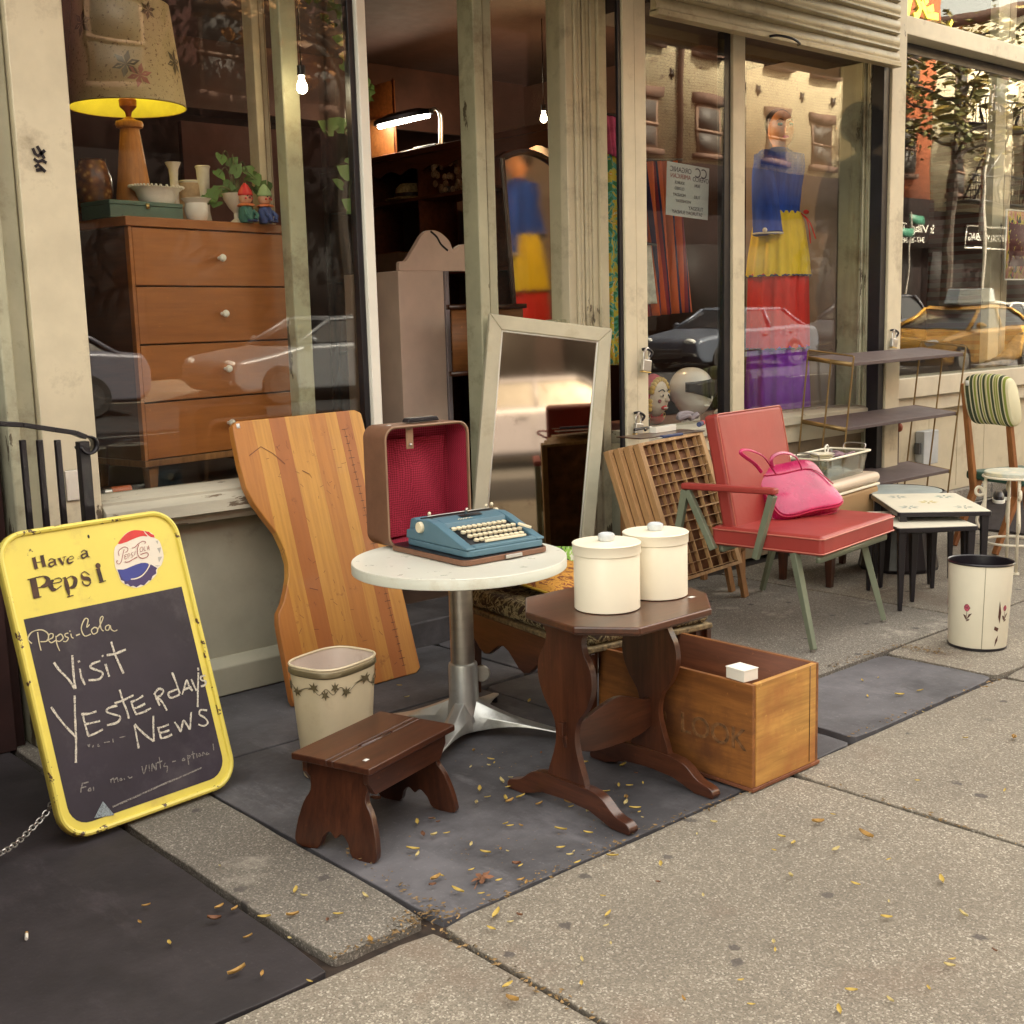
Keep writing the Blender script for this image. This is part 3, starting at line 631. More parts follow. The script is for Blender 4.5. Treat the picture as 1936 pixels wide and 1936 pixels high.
# trees
def leaf_mat(name, cs):
    b = NB(name, .6); oi = b.n('ObjectInfo'); c = b.ramp(b.noise(1.2, 3), [(.3, cs[0]), (.5, cs[1]), (.72, cs[2])]); b.b.inputs['Subsurface Weight'].default_value = 0; return b.col(c)
m_bark = paint('tree_bark', (.06, .045, .035), .9, bump=.8, bsc=20)
def tree(name, label, x, y, h, r, lm, n=3000, tz=4.2):
    t = thing(name, label, 'tree', T(x, y, 0), 'street trees opposite')
    rd = random.Random(x); b = MB(); tips = []
    tr = spline([(0, 0, -.1), (.1, 0, 1.5), (-.05, .05, 3), (.25, -.1, tz), (.05, .05, tz+1.2), (.2, 0, h*.8)], 5); b.tube(tr, [.17*(1-.8*i/len(tr))+.02 for i in range(len(tr))], 9)
    for k in range(14):
        z = tz-.2+(h*.8-tz)*k/14; a = k*2.4; L = r*(.55+.45*rd.random())
        p = [(.15, 0, z), (.15+cos(a)*L*.4, sin(a)*L*.4, z+.5), (.15+cos(a+.3)*L*.75, sin(a+.3)*L*.75, z+.8), (.15+cos(a+.2)*L, sin(a+.2)*L, z+1.3)]
        pp = spline(p, 4); b.tube(pp, [.06*(1-.8*i/len(pp)) for i in range(len(pp))], 6); tips += pp[5:]
    b.build('trunk', m_bark, t); b = MB()
    for k in range(n):
        q = tips[rd.randrange(len(tips))]; s = .10+.10*rd.random(); c = V(q)+V((rd.gauss(0, .38), rd.gauss(0, .38), rd.gauss(0, .32)))
        M = T(*c) @ RZ(rd.random()*6.3) @ RX(rd.random()*3)
        b._f([b.bm.verts.new(M @ V(v)) for v in ((-s, 0, 0), (0, -s*.55, .02), (s, 0, 0), (0, s*.55, .02))])
    b.build('crown', lm, t, smooth=0)
m_leafg = leaf_mat('autumn_leaves', [(.05, .07, .012), (.13, .11, .02), (.30, .20, .03)]); m_leafo = leaf_mat('orange_leaves', [(.10, .05, .012), (.25, .10, .02), (.45, .2, .03)])
tree('street_tree', 'crooked street tree with sparse autumn leaves mirrored in the right window', 36.0, -10.9, 11.5, 2.6, m_leafg, 1300, 5.6)
tree('street_tree', 'orange leaved tree far along the opposite pavement', 45, -10.9, 10.5, 2.4, m_leafo, 1300, 5.4)
tree('street_tree', 'leafy tree opposite whose leaves show at the top of the left window', 13.2, -10.9, 10.5, 2.6, m_leafo, 1800, 5.2)
# distant sky-blocking row behind camera side ends
# ================================================================ chalkboard sign
m_yel = paint('yellow_enamel', (.80, .68, .13), .35, var=.03, bump=.05, chips=((.10, .06, .03), .03, 22), grime=((.6, .47, .12), .25, 5))
m_yel2 = paint('worn_yellow_edge', (.80, .68, .13), .35, var=.03, bump=.1, chips=((.09, .05, .03), .33, 26))
m_chalkb = paint('chalkboard', (.030, .022, .034), .6, var=.2, sc=3, bump=.1, grime=((.06, .05, .06), .3, 4))
def chalk(name, c, am=.5):
    b = NB(name, .9); n = b.noise(260, 4, ro=.8); return b.col(b.mix(b.ramp(n, [(am-.12, 1), (am+.04, 0)]), c, (.035, .027, .04)))
m_chalk = chalk('chalk_white', (.70, .66, .55), .48); m_chalkf = chalk('faint_chalk', (.30, .28, .25), .50)
SM = pose(1.1878, 3.3011, .012, .1161, .2958, 0)
sg = thing('chalkboard_sign', 'yellow rimmed enamel chalkboard sign with rounded corners, bottle cap emblem and chalk writing', 'sign', SM)
W_, H_ = .5968, .906
MB().prism(rrect(0, W_, 0, H_, .085), -.012, .012).build('panel', m_yel, sg, bevel=.004)
rim = []
for x, y in rrect(.008, W_-.008, .008, H_-.008, .08, 8): rim.append((x, -.013, y))
MB().tube(rim, .0085, 8, True).build('raised_rim', m_yel2, sg)
ib = on(SM, [(33, 1180), (343, 1104), (418, 1437), (121, 1580)]); ix0, ix1 = .034, W_-.036; iz1 = ib[1][1]
iz1 = (ib[0][1]+ib[1][1])/2
pl = [(ix0, iz1), (ix1, iz1)] + [p for p in rrect(ix0, ix1, .038, iz1, .06)[0:7]][::-1] + [p for p in rrect(ix0, ix1, .038, iz1, .06)[21:28]][::-1]
MB().poly(pl, -.0125).build('writing_board', m_chalkb, sg, smooth=0)
def Z8(pts): return [(x*.3623, 950+y*.3623) for x, y in pts]
def wr(strokes, name, mat, wd, zoom=Z8, par=sg, M=SM, off=-.0140, nn=4, swell=False):
    """strokes read off the photo, laid on the board; width in metres or (w0, w1)"""
    b = MB()
    for i, s_ in enumerate(strokes):
        ww = wd
        if isinstance(s_[0], (int, float)): ww = s_[0]; s_ = s_[1:]
        p = on(M, zoom(s_));
        if len(p) > 2: p = spline(p, nn)
        if swell and len(p) > 2 and ww > .004: n_ = len(p)-1; ww = [.0018+(ww-.0018)*sin(pi*k/n_)**.8 for k in range(n_+1)]
        elif not swell and ww > .0035: ww = [ww*(.8+.35*noise.noise(V((q[0]*60, q[1]*60, i)))) for q in p]
        b.ribbon(p, ww, off - .00005*i)
    return b.build(name, mat, par, smooth=0)
wr([[(270, 838), (300, 880), (345, 925), (378, 975)], [(382, 975), (372, 900), (366, 800)], [(405, 870), (412, 910), (432, 955)], [(398, 828), (402, 838)],
    [(512, 830), (470, 845), (462, 865), (500, 880), (525, 895), (505, 925), (450, 930)], [(538, 845), (548, 880), (558, 912)], [(522, 800), (526, 808)],
    [(568, 730), (590, 800), (612, 850), (632, 895)], [(545, 800), (590, 792), (645, 770)]], 'chalk_word', m_chalk, .0082)
wr([[(256, 1070), (290, 1120), (335, 1175), (385, 1225)], [(378, 1010), (380, 1120), (385, 1230), (384, 1360)],
    [(418, 1100), (432, 1160), (450, 1220)], [(412, 1106), (450, 1105), (492, 1092)], [(430, 1160), (470, 1152), (510, 1142)], [(448, 1222), (490, 1205), (525, 1185)],
    [(600, 1062), (555, 1075), (545, 1095), (580, 1108), (615, 1120), (600, 1150), (545, 1165)],
    [(612, 980), (630, 1040), (650, 1090), (660, 1130)], [(585, 1050), (630, 1035), (685, 1008)],
    [(672, 1040), (685, 1080), (700, 1110)], [(668, 1045), (705, 1030), (735, 1010)], [(685, 1078), (715, 1068), (745, 1052)], [(698, 1108), (740, 1095), (775, 1075)],
    [(795, 1000), (808, 1035), (822, 1062)], [(790, 1005), (815, 975), (840, 985), (825, 1010), (800, 1020)], [(808, 1022), (835, 1045), (858, 1088)],
    [(918, 975), (890, 985), (865, 1000), (880, 1022), (925, 1005)], [(885, 890), (905, 940), (925, 1000)],
    [(938, 1005), (950, 965), (962, 930), (975, 965), (992, 985)], [(944, 980), (985, 965)],
    [(985, 925), (1000, 960), (1012, 985)], [(1022, 890), (1020, 960), (1018, 1070)], [(1020, 865), (1022, 880)],
    [(1058, 905), (1035, 912), (1038, 930), (1060, 935), (1056, 955), (1035, 962)]], 'chalk_word', m_chalk, .0076)
wr([[(690, 1165), (700, 1220), (712, 1285)], [(690, 1160), (740, 1210), (790, 1248)], [(788, 1115), (788, 1180), (792, 1248)],
    [(812, 1175), (822, 1210), (828, 1232)], [(808, 1180), (840, 1172), (868, 1160)], [(820, 1205), (845, 1200), (872, 1190)], [(826, 1234), (860, 1225), (885, 1212)],
    [(898, 1148), (918, 1175), (930, 1198), (938, 1165), (945, 1140), (965, 1165), (978, 1185), (982, 1140), (985, 1095)],
    [(1068, 1088), (1035, 1085), (1028, 1108), (1055, 1125), (1072, 1150), (1050, 1168), (1022, 1160)]], 'chalk_word', m_chalk, .0076)
wr([[(185, 680), (192, 730), (203, 776)], [(155, 740), (135, 715), (155, 680), (205, 668), (240, 690), (235, 725), (200, 730)],
    [(232, 722), (262, 710), (265, 690), (248, 690), (240, 715), (255, 735), (280, 722)], [(280, 700), (285, 740), (300, 778)], [(282, 705), (305, 690), (318, 710), (300, 728), (286, 725)],
    [(345, 685), (328, 690), (330, 703), (345, 710), (335, 728), (318, 728)], [(358, 688), (362, 705), (372, 712)], [(352, 672), (354, 678)], [(385, 698), (405, 690)],
    [(455, 640), (440, 655), (448, 615), (430, 612), (412, 660), (430, 700), (462, 690)], [(480, 655), (465, 670), (475, 690), (495, 680), (495, 660), (480, 655)],
    [(500, 665), (525, 610), (520, 598), (510, 615), (515, 660), (528, 675)], [(558, 642), (540, 650), (540, 668), (555, 668), (562, 645), (568, 665), (585, 675), (600, 668)]], 'script_lettering', paint('cream_script', (.62, .56, .36), .5), .0042)
wr([[(420, 1465), (412, 1490), (410, 1515)], [(418, 1468), (450, 1460)], [(414, 1490), (438, 1484)], [(455, 1492), (448, 1505), (462, 1505), (460, 1492), (455, 1492)], [(475, 1485), (478, 1505)],
    [(565, 1445), (568, 1470)], [(568, 1450), (580, 1440), (585, 1465)], [(588, 1448), (598, 1438), (605, 1460)], [(618, 1440), (612, 1452), (625, 1450), (618, 1440)], [(635, 1440), (638, 1450)], [(655, 1430), (665, 1440), (678, 1432)],
    [(728, 1378), (738, 1418), (752, 1372)], [(765, 1370), (768, 1405)], [(780, 1405), (782, 1365), (800, 1398), (802, 1360)], [(818, 1330), (825, 1390)], [(808, 1360), (835, 1350)], [(850, 1360), (842, 1380), (860, 1378), (858, 1410)], [(885, 1355), (905, 1350)],
    [(945, 1335), (938, 1348), (952, 1345), (945, 1335)], [(965, 1320), (972, 1370)], [(968, 1325), (980, 1325), (972, 1340)], [(992, 1300), (998, 1340)], [(985, 1318), (1005, 1312)], [(1012, 1312), (1016, 1335)], [(1028, 1310), (1022, 1325), (1036, 1322), (1028, 1310)], [(1044, 1325), (1046, 1305), (1058, 1318)], [(1068, 1305), (1062, 1318), (1078, 1312)], [(1098, 1260), (1102, 1295)],
    [(445, 1265), (452, 1278), (455, 1262)], [(475, 1268), (470, 1280)], [(500, 1262), (498, 1275), (508, 1272)], [(530, 1255), (560, 1250)], [(575, 1235), (578, 1255)], [(610, 1230), (640, 1222)]], 'faint_chalk_line', m_chalkf, .0042)
wr([[(575, 1590), (700, 1535), (820, 1480), (940, 1430), (1040, 1385)]], 'chalk_arrow', m_chalkf, .006)
b = MB(); b.poly(on(SM, Z8([(480, 1648), (525, 1560), (585, 1632)])), -.0141); b.build('arrow_head', chalk('blue_chalk', (.30, .36, .38), .47), sg, smooth=0)
# printed heading, didone letters built from stems and hairlines
m_ink = paint('dark_brown_ink', (.055, .02, .008), .5, var=.5, sc=30)
wr([[.011, (165, 292), (178, 350)], [.011, (207, 281), (220, 338)], [.002, (172, 320), (212, 312)], [.002, (155, 295), (176, 289)], [.002, (197, 284), (218, 279)], [.002, (170, 352), (190, 346)], [.002, (210, 341), (232, 335)],
    [.007, (272, 300), (278, 330)], [.003, (272, 302), (255, 298), (242, 310)], [.006, (272, 312), (250, 320), (245, 332), (258, 338), (276, 325)], [.002, (278, 330), (288, 330)],
    [.008, (296, 296), (318, 328)], [.002, (318, 330), (325, 288)], [.002, (288, 298), (306, 294)], [.002, (316, 290), (334, 286)],
    [.007, (350, 292), (340, 305), (348, 322), (372, 312)], [.002, (344, 305), (372, 296), (365, 284), (350, 290)],
    [.007, (438, 256), (446, 288)], [.003, (438, 258), (424, 254), (412, 266)], [.006, (438, 270), (418, 276), (414, 288), (426, 294), (444, 282)], [.002, (446, 288), (458, 288)]], 'heading_word', m_ink, .006, swell=True)
wr([[.020, (160, 402), (180, 500)], [.003, (132, 408), (200, 390)], [.003, (165, 505), (205, 495)], [.003, (170, 398), (215, 388)], [.015, (215, 388), (240, 405), (232, 432), (200, 445)], [.003, (215, 388), (205, 390)], [.003, (205, 447), (172, 452)],
    [.015, (270, 408), (252, 425), (262, 455), (285, 458)], [.003, (285, 458), (310, 438)], [.003, (262, 428), (308, 416), (300, 398), (272, 405)],
    [.014, (328, 395), (338, 440), (350, 492)], [.003, (338, 498), (372, 488)], [.003, (315, 400), (332, 394)], [.003, (335, 402), (360, 388)], [.013, (360, 388), (382, 405), (375, 440), (352, 448)], [.003, (352, 448), (342, 446)],
    [.003, (455, 382), (430, 365), (412, 378)], [.012, (412, 378), (422, 398), (450, 402), (462, 418)], [.004, (462, 418), (450, 436), (425, 432), (418, 415)],
    [.013, (500, 352), (518, 415)], [.003, (488, 356), (510, 348)], [.003, (505, 422), (540, 412)]], 'heading_word', m_ink, .01, swell=True)
c_ = on(SM, Z8([(500, 334)]))[0]; MB().lathe([(.0001, -.0142), (.0085, -.0142)], n=16, M=T(c_[0], 0, c_[1]) @ RX(pi/2) @ T(0, 0, .0284), cap=False).build('letter_dot', m_ink, sg, smooth=0)
# bottle cap emblem, traced; px of the 130x140 crop
def Zc(pts): return [(190+x*.07246, 990+y*.07246) for x, y in pts]
def blob(pts, nm, mat, off, cl=True, n=5): return MB().poly(spline(on(SM, Zc(pts)), n, True) if cl else on(SM, Zc(pts)), off).build(nm, mat, sg, smooth=0)
m_capw = paint('cap_white', (.78, .72, .6), .45, var=.03); m_capr = paint('cap_red', (.62, .03, .03), .45); m_capb = paint('cap_blue', (.035, .05, .28), .45); m_capd = paint('cap_dark_blue', (.05, .03, .12), .45); m_capg = paint('cap_grey', (.5, .48, .42), .5)
blob([(300, 830), (320, 650), (400, 545), (560, 320), (720, 215), (880, 190), (1080, 210), (1230, 240), (1350, 330), (1370, 400), (1480, 480), (1560, 700), (1590, 900), (1530, 1100), (1430, 1200), (1410, 1330), (1260, 1500), (1080, 1630), (880, 1690), (720, 1660), (580, 1600), (470, 1500), (400, 1300), (330, 1150)], 'cap_emblem', m_capw, -.0132)
teeth = [(385, 1215), (520, 1225), (700, 1165), (850, 1095), (1000, 1045), (1110, 1040), (1190, 1060), (1200, 1085), (1270, 1090), (1425, 1180), (1390, 1230), (1400, 1320), (1300, 1390), (1262, 1500), (1200, 1500), (1080, 1630), (990, 1610), (880, 1680), (800, 1640), (720, 1660), (660, 1590), (580, 1600), (560, 1520), (480, 1490), (440, 1380)]
MB().poly(on(SM, Zc(teeth)), -.0135).build('cap_lower_half', m_capd, sg, smooth=0)
blob([(400, 1225), (560, 1215), (720, 1150), (880, 1085), (1020, 1048), (1150, 1050), (1195, 1080), (1150, 1180), (1050, 1310), (900, 1410), (760, 1470), (620, 1520), (520, 1470), (450, 1340)], 'cap_blue_wave', m_capb, -.0138)
blob([(405, 550), (500, 400), (620, 280), (760, 205), (900, 190), (1060, 215), (1100, 270), (1165, 350), (1060, 345), (920, 375), (760, 440), (600, 510)], 'cap_red_wave', m_capr, -.0138)
MB().poly(on(SM, Zc([(1085, 215), (1210, 235), (1260, 285), (1340, 320), (1355, 385), (1250, 370), (1180, 320)])), -.0138).build('cap_red_tip', m_capr, sg, smooth=0)
wr([[(735, 1470), (860, 1455), (1000, 1395), (1110, 1290), (1190, 1170), (1230, 1080)]], 'cap_highlight', m_capw, .0045, Zc, off=-.0142)
for q in ([(1380, 470), (1450, 460), (1440, 560)], [(1420, 660), (1520, 640), (1490, 800)], [(1440, 890), (1555, 880), (1470, 1030)], [(1360, 1110), (1510, 1110), (1420, 1140)]): MB().poly(on(SM, Zc(q)), -.0136).build('cap_crimp', m_capg, sg, smooth=0)
wr([[(560, 690), (520, 850), (490, 990), (440, 1070), (370, 1050), (370, 990), (405, 995)], [(430, 860), (410, 760), (480, 670), (580, 630), (650, 660), (650, 730), (590, 770)], [.0012, (640, 830), (570, 840), (575, 890), (615, 880), (575, 890), (580, 945), (630, 925)],
    [.0012, (660, 930), (655, 820), (700, 810), (705, 860), (665, 870)], [.0012, (790, 780), (745, 790), (745, 830), (785, 850), (780, 890), (740, 900)], [.0014, (850, 735), (825, 850)],
    [(760, 660), (830, 640), (930, 550), (1010, 495), (1090, 485), (1120, 510), (1090, 540)], [.0022, (940, 570), (905, 680), (905, 800), (950, 890), (1040, 925), (1150, 890), (1190, 820), (1130, 780), (980, 830)],
    [.0014, (1000, 640), (970, 690), (980, 750), (1030, 740), (1050, 670), (1030, 630), (1000, 640)], [.0014, (1080, 620), (1085, 725), (1120, 715)], [.0014, (1160, 715), (1190, 595), (1215, 715)], [.001, (1165, 670), (1210, 665)],
    [.0022, (570, 1015), (650, 1025), (760, 970), (900, 885)]], 'cap_script', paint('cap_script_red', (.32, .03, .04), .5), .0017, Zc, off=-.0143)
MB().ball((on(SM, Z8([(452, 182)]))[0][0], -.013, on(SM, Z8([(452, 182)]))[0][1]), (.0035, .001, .006)).build('nail_hole', m_black, sg)
MB().ball((on(SM, Z8([(823, 1608)]))[0][0], -.013, on(SM, Z8([(823, 1608)]))[0][1]), (.003, .001, .003)).build('nail_hole', m_black, sg)

# ================================================================ railing and chain on the left
rl = thing('iron_stair_railing', 'black iron stair railing with curled handrail end behind the yellow sign', 'railing', T(1.2, 3.9, 0))
RY0 = 3.9
def q3(x, y, Y=RY0): p = PY(x, y, Y); return (p.x-1.2, p.y-3.9, p.z)
b = MB(); hp = [q3(-60, 798), q3(40, 803), q3(100, 812), q3(140, 818), q3(160, 826)]
for a, c in zip(hp, hp[1:]): b.bar(a, c, .045, .016)
b.build('handrail', m_black, rl, bevel=.003)
e = V(q3(160, 828)); b = MB(); b.grid(lambda u, v: e + V((.005+.028*sin(u*4.6), -.028+.056*v, .0-.028+.028*cos(u*4.6)+.005)), 16, 1); b.build('rail_scroll', m_black, rl, solid=.007)
for x in (42, 74, 108): 
    p = V(q3(x, 830)); MB().box(p.x-.009, p.x+.009, p.y-.009, p.y+.009, 0.0, p.z-.003).build('baluster', m_black, rl, bevel=.002)
p = V(q3(156, 840)); MB().box(p.x-.018, p.x+.018, p.y-.018, p.y+.018, 0.0, p.z+.01).build('newel_post', m_black, rl, bevel=.003)
ch_ = thing('steel_chain', 'thin steel chain lying on the dark paving behind the yellow sign', 'chain', T(1.0, 3.35, 0))
cpts = spline([(.78, 3.32, .03), (.9, 3.36, .03), (1.02, 3.33, .03), (1.12, 3.37, .05), (1.22, 3.42, .11), (1.30, 3.6, .2)], 9)
for i, (a, c) in enumerate(zip(cpts, cpts[1:])):
    a, c = V(a), V(c); mm = (a+c)/2; M = T(*(mm-V((1.0, 3.35, 0)))) @ (c-a).to_track_quat('X', 'Z').to_matrix().to_4x4() @ RX(pi/2*(i % 2)+.4)
    L = (c-a).length*.72; MB().tube([(L*.95*(1 if cos(t) > 0 else -1)*abs(cos(t))**.6*.9, .008*sin(t), 0) for t in [2*pi*k/12 for k in range(12)]], .0024, 6, True).build('chain_link', m_steel, ch_, M=M)

# ================================================================ curved butcher block board
m_bb = NB('board_strips', .42)
def strips():
    b = m_bb; cs = b.n('SeparateXYZ'); b.l(b.tc.outputs['Object'], cs.inputs[0])
    wv = b.n('MapRange', i_1=0, i_2=.70); b.l(cs.outputs[0], wv.inputs[0])
    L, D, M_ = (.56, .28, .05), (.37, .12, .022), (.47, .19, .035)
    seq = [(0, M_), (.115, L), (.225, D), (.335, L), (.50, M_), (.62, L), (.70, D), (.80, L), (.90, M_)]
    c = b.ramp(wv.outputs[0], seq, 'CONSTANT')
    g = b.noise(60, 4, (1, 1, .05), .65); c = b.mix(b.ramp(g, [(.4, 0), (.75, .5)]), c, (.25, .08, .02))
    c = b.mix(b.ramp(b.noise(7, 9, ro=.75), [(.60, 0), (.66, .75)]), c, (.16, .05, .015))
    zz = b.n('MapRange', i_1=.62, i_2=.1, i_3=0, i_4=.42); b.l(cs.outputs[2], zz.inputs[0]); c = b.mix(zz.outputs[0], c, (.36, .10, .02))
    b.bump(b.noise(80, 5), .2); b.b.inputs['Coat Weight'].default_value = .25; return b.col(c)
m_bb = strips()
BM = pose(2.3446, 3.9318, .006, .0618, .2742, 0)
bt_ = thing('curved_wooden_board', 'large striped butcher block board with one wavy side leaning on the shop wall', 'wooden board', BM)
out = on(BM, [(558, 1336), (787, 1272), (794, 1262), (686, 796), (682, 781), (670, 775), (446, 797), (439, 806), (443, 830), (452, 876), (464, 922), (478, 950), (500, 980), (522, 1008), (536, 1038), (544, 1065), (545, 1090), (541, 1115), (535, 1140), (526, 1160), (526, 1180), (531, 1210), (538, 1245), (546, 1290), (552, 1325)])
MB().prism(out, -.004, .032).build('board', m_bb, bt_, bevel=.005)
def Z4(pts): return [(x*.3623, 600+y*.3623) for x, y in pts]
b = MB()
pa, pb = on(BM, [(650, 812), (762, 1258)])
for k in range(34):
    t = k/33; x, z = pa[0]+(pb[0]-pa[0])*t, pa[1]+(pb[1]-pa[1])*t
    L = .030 if k % 4 == 0 else .018; b.ribbon([(x-L/2, z), (x+L/2, z)], .0022, -.0052)
b.ribbon([(pa[0], pa[1]), (pb[0], pb[1])], .0014, -.0055); b.build('ruler_scale', m_ink, bt_, smooth=0)
b = MB(); rd = random.Random(5)
for k in range(70):
    x, z = .08+rd.random()*.48, .05+rd.random()*1.0; a = rd.random()*3; L = .006+rd.random()*.02; b.ribbon([(x, z), (x+cos(a)*L, z+sin(a)*L)], .0016, -.0049)
for st in ([(470, 862), (492, 845), (515, 858), (538, 878)], [(570, 890), (584, 897)], [(584, 1112), (600, 1116)]): b.ribbon(on(BM, st), .003, -.0051)
b.build('scratch_marks', paint('scratch', (.13, .04, .02), .6), bt_, smooth=0)
c_ = on(BM, [(449, 806)])[0]; MB().box(c_[0]-.007, c_[0]+.007, -.0062, -.0045, c_[1]-.009, c_[1]+.009).build('price_tag', m_sticker, bt_)

# ================================================================ cream wastebasket with ivy
m_tole = paint('cream_tin', (.74, .64, .44), .38, var=.07, sc=4, bump=.05, grime=((.55, .44, .28), .3, 4)); m_pinkin = paint('pinkish_tin_inside', (.66, .56, .48), .5, var=.06, grime=((.45, .33, .26), .35, 6)); m_band = paint('bronze_band', (.16, .13, .07), .4, .3)
p = G(640, 1478); BB = T(p.x+.055, p.y+.085, 0) @ RZ(.25) @ Matrix.Scale(1.14, 4)
wb = thing('ivy_wastebasket', 'cream tin wastebasket with a band of brown ivy leaves under its rim', 'wastebasket', BB)
sq = (.62, 1., .82); hb = HB = .335
prof = [(.090, .0), (.094, .004), (.118, hb), (.1145, hb), (.092, .012), (.0, .010)]
MB().lathe(prof[:3], n=64, sq=sq, cap=False).lathe([(.09, .0), (.001, .001)], n=64, sq=sq, cap=False).build('body', m_tole, wb, smooth=50)
MB().lathe([(.1165, hb), (.0905, .012), (.001, .012)], n=64, sq=sq, cap=False).build('lining', m_pinkin, wb, smooth=50)
MB().lathe([(.1175, hb-.026), (.121, hb-.022), (.121, hb-.012), (.1185, hb-.008)], n=64, sq=sq, cap=False).build('rim_band', m_band, wb)
def se(a, r): x, y = cos(a), sin(a); return V((abs(x)**.62*(1 if x >= 0 else -1)*r, abs(y)**.62*(1 if y >= 0 else -1)*.82*r, 0))
MB().tube([se(2*pi*k/64, .1175)+V((0, 0, hb)) for k in range(64)], .0035, 6, True).build('rolled_rim', m_tole, wb)
iv = MB(); leaf = [(0, -1), (.25, -.3), (.95, -.45), (.45, .1), (.8, .75), (.2, .45), (0, 1.15), (-.2, .45), (-.8, .75), (-.45, .1), (-.95, -.45), (-.25, -.3)]
for k in range(17):
    a0 = k*.37; zc = hb-.062+.010*(1 if k % 2 else -1); rd = random.Random(k); rot = rd.random()*1.2-.6
    vs = []
    for lx, lz in leaf:
        x = lx*cos(rot)-lz*sin(rot); zz = lx*sin(rot)+lz*cos(rot); a = a0+x*.017/.105; r = .092+(zc+zz*.017)*(.026/hb)+.0045; q = se(a, r); q.z = zc+zz*.016; vs.append(iv.bm.verts.new(q))
    iv._f(vs)
iv.tube([se(2*pi*k/90, .1165)+V((0, 0, hb-.062+.009*sin(k*.85))) for k in range(90)], .0011, 4, True); iv.build('ivy_border', m_band, wb, smooth=0)

# ================================================================ step stool
FT = pose(1.7632, 2.5911, 0, .2941)
fs = thing('step_stool', 'small dark walnut step stool with a hand slot in its top', 'step stool', FT)
w_, d_, h_ = .4121, .2784, .27
b = MB(); b.box(0, w_, 0, .128, h_-.02, h_); b.box(0, w_, .150, d_, h_-.02, h_); b.box(0, .135, .128, .150, h_-.02, h_); b.box(w_-.135, w_, .128, .150, h_-.02, h_)
b.build('seat', m_walnut_x, fs, bevel=.004)
for x0 in (.045, w_-.065):
    out = [(.0, .0), (.075, .0), (.095, .035), (.118, .055), (.139, .040), (.160, .055), (.183, .035), (.203, .0), (.278, .0), (.282, .05), (.262, .12), (.238, .16), (.243, .20), (.235, h_-.022), (.043, h_-.022), (.035, .20), (.040, .16), (.016, .12), (-.004, .05)]
    sgn = 1 if x0 > .2 else -1
    M = Matrix.Identity(4); M[0][2] = -sgn*.16; M[0][3] = sgn*.16*h_
    b = MB(); b.prism(spline(out, 3, True), x0, x0+.020, 'yz', M=M); b.build('leg', m_walnut, fs, bevel=.003)
for y0 in (.022, d_-.038):
    b = MB(); b.prism([(.02, h_-.021), (.02, h_-.055), (.05, h_-.095), (w_-.05, h_-.095), (w_-.02, h_-.055), (w_-.02, h_-.021)], y0, y0+.016, 'xz'); b.build('apron', m_walnut_x, fs, bevel=.002)
    
MB().tube([(.14, .139, h_-.008), (w_-.14, .139, h_-.008)], .010).build('hand_grip', m_walnut_x, fs)
c_ = onz(FT @ T(0, 0, h_), [(692, 1437)])[0]; MB().box(c_[0]-.008, c_[0]+.008, c_[1]-.006, c_[1]+.006, h_, h_+.0012).build('price_tag', m_sticker, fs)

# ================================================================ round cafe table
TZ = .64; CT = T(2.62, 3.235, 0)
ct = thing('round_cafe_table', 'round white table on a brushed steel column with four-pointed star foot', 'table', CT)
m_lam = paint('white_laminate', (.80, .80, .70), .28, var=.02, bump=0); m_edge = paint('table_edge', (.70, .72, .62), .35, var=.03, grime=((.55, .52, .40), .35, 6))
MB().lathe([(.0001, TZ-.002), (.370, TZ-.002), (.3735, TZ-.0006), (.375, TZ-.002), (.375, TZ-.004)], n=96, cap=False).build('tabletop', m_lam, ct)
MB().lathe([(.375, TZ-.0045), (.376, TZ-.006), (.376, TZ-.036), (.373, TZ-.038), (.001, TZ-.038)], n=96, cap=False).build('edge_band', m_edge, ct)
m_brush = paint('brushed_steel', (.50, .47, .42), .34, 1, var=.1, sc=3, bump=.2, bsc=60, stretch=(1, 1, 8)); m_alu = paint('cast_aluminium', (.55, .56, .54), .38, .85, var=.08, sc=5, grime=((.25, .24, .2), .3, 5))
MB().lathe([(.042, .25), (.042, TZ-.045), (.12, TZ-.042), (.12, TZ-.038)], cap=False, n=40).build('column', m_brush, ct)
MB().lathe([(.040, .262), (.050, .258), (.0515, .25), (.053, .13), (.062, .09), (.070, .06), (.06, .03), (.0, .03)], cap=False, n=40).build('column_sleeve', m_alu, ct)
for k, ang in enumerate((32, 122, 212, 302)):
    b = MB(); R_ = []
    for t in [i/10 for i in range(11)]:
        x = .03+t*.35; hw = .036*(1-t)**.8+.013; zt = .105*(1-t)**1.6+.030; zb = .015+.035*sin(t*pi*.9)*(1-t*.3)-.002*t
        ring = [(x, -hw, zb), (x, hw, zb), (x, hw*.92, (zt+zb)/2+.004), (x, hw*.35, zt), (x, -hw*.35, zt), (x, -hw*.92, (zt+zb)/2+.004)]
        M = RZ(radians(ang)); R_.append([b.bm.verts.new(M @ V(q)) for q in ring])
    b.rings(R_); fo = b.build('foot', m_alu, ct, bevel=.003)
    MB().cyl((.36*cos(radians(ang)), .36*sin(radians(ang)), 0), (.36*cos(radians(ang)), .36*sin(radians(ang)), .02), .012).build('glide', m_black, fo)
MB().lathe([(.001, -.006), (.028, -.006), (.032, 0), (.028, .006), (.001, .006)], n=24, M=T(.085, -.0, .20) @ RZ(radians(-45)) @ RX(pi/2)).build('adjusting_knob', m_brush, ct)

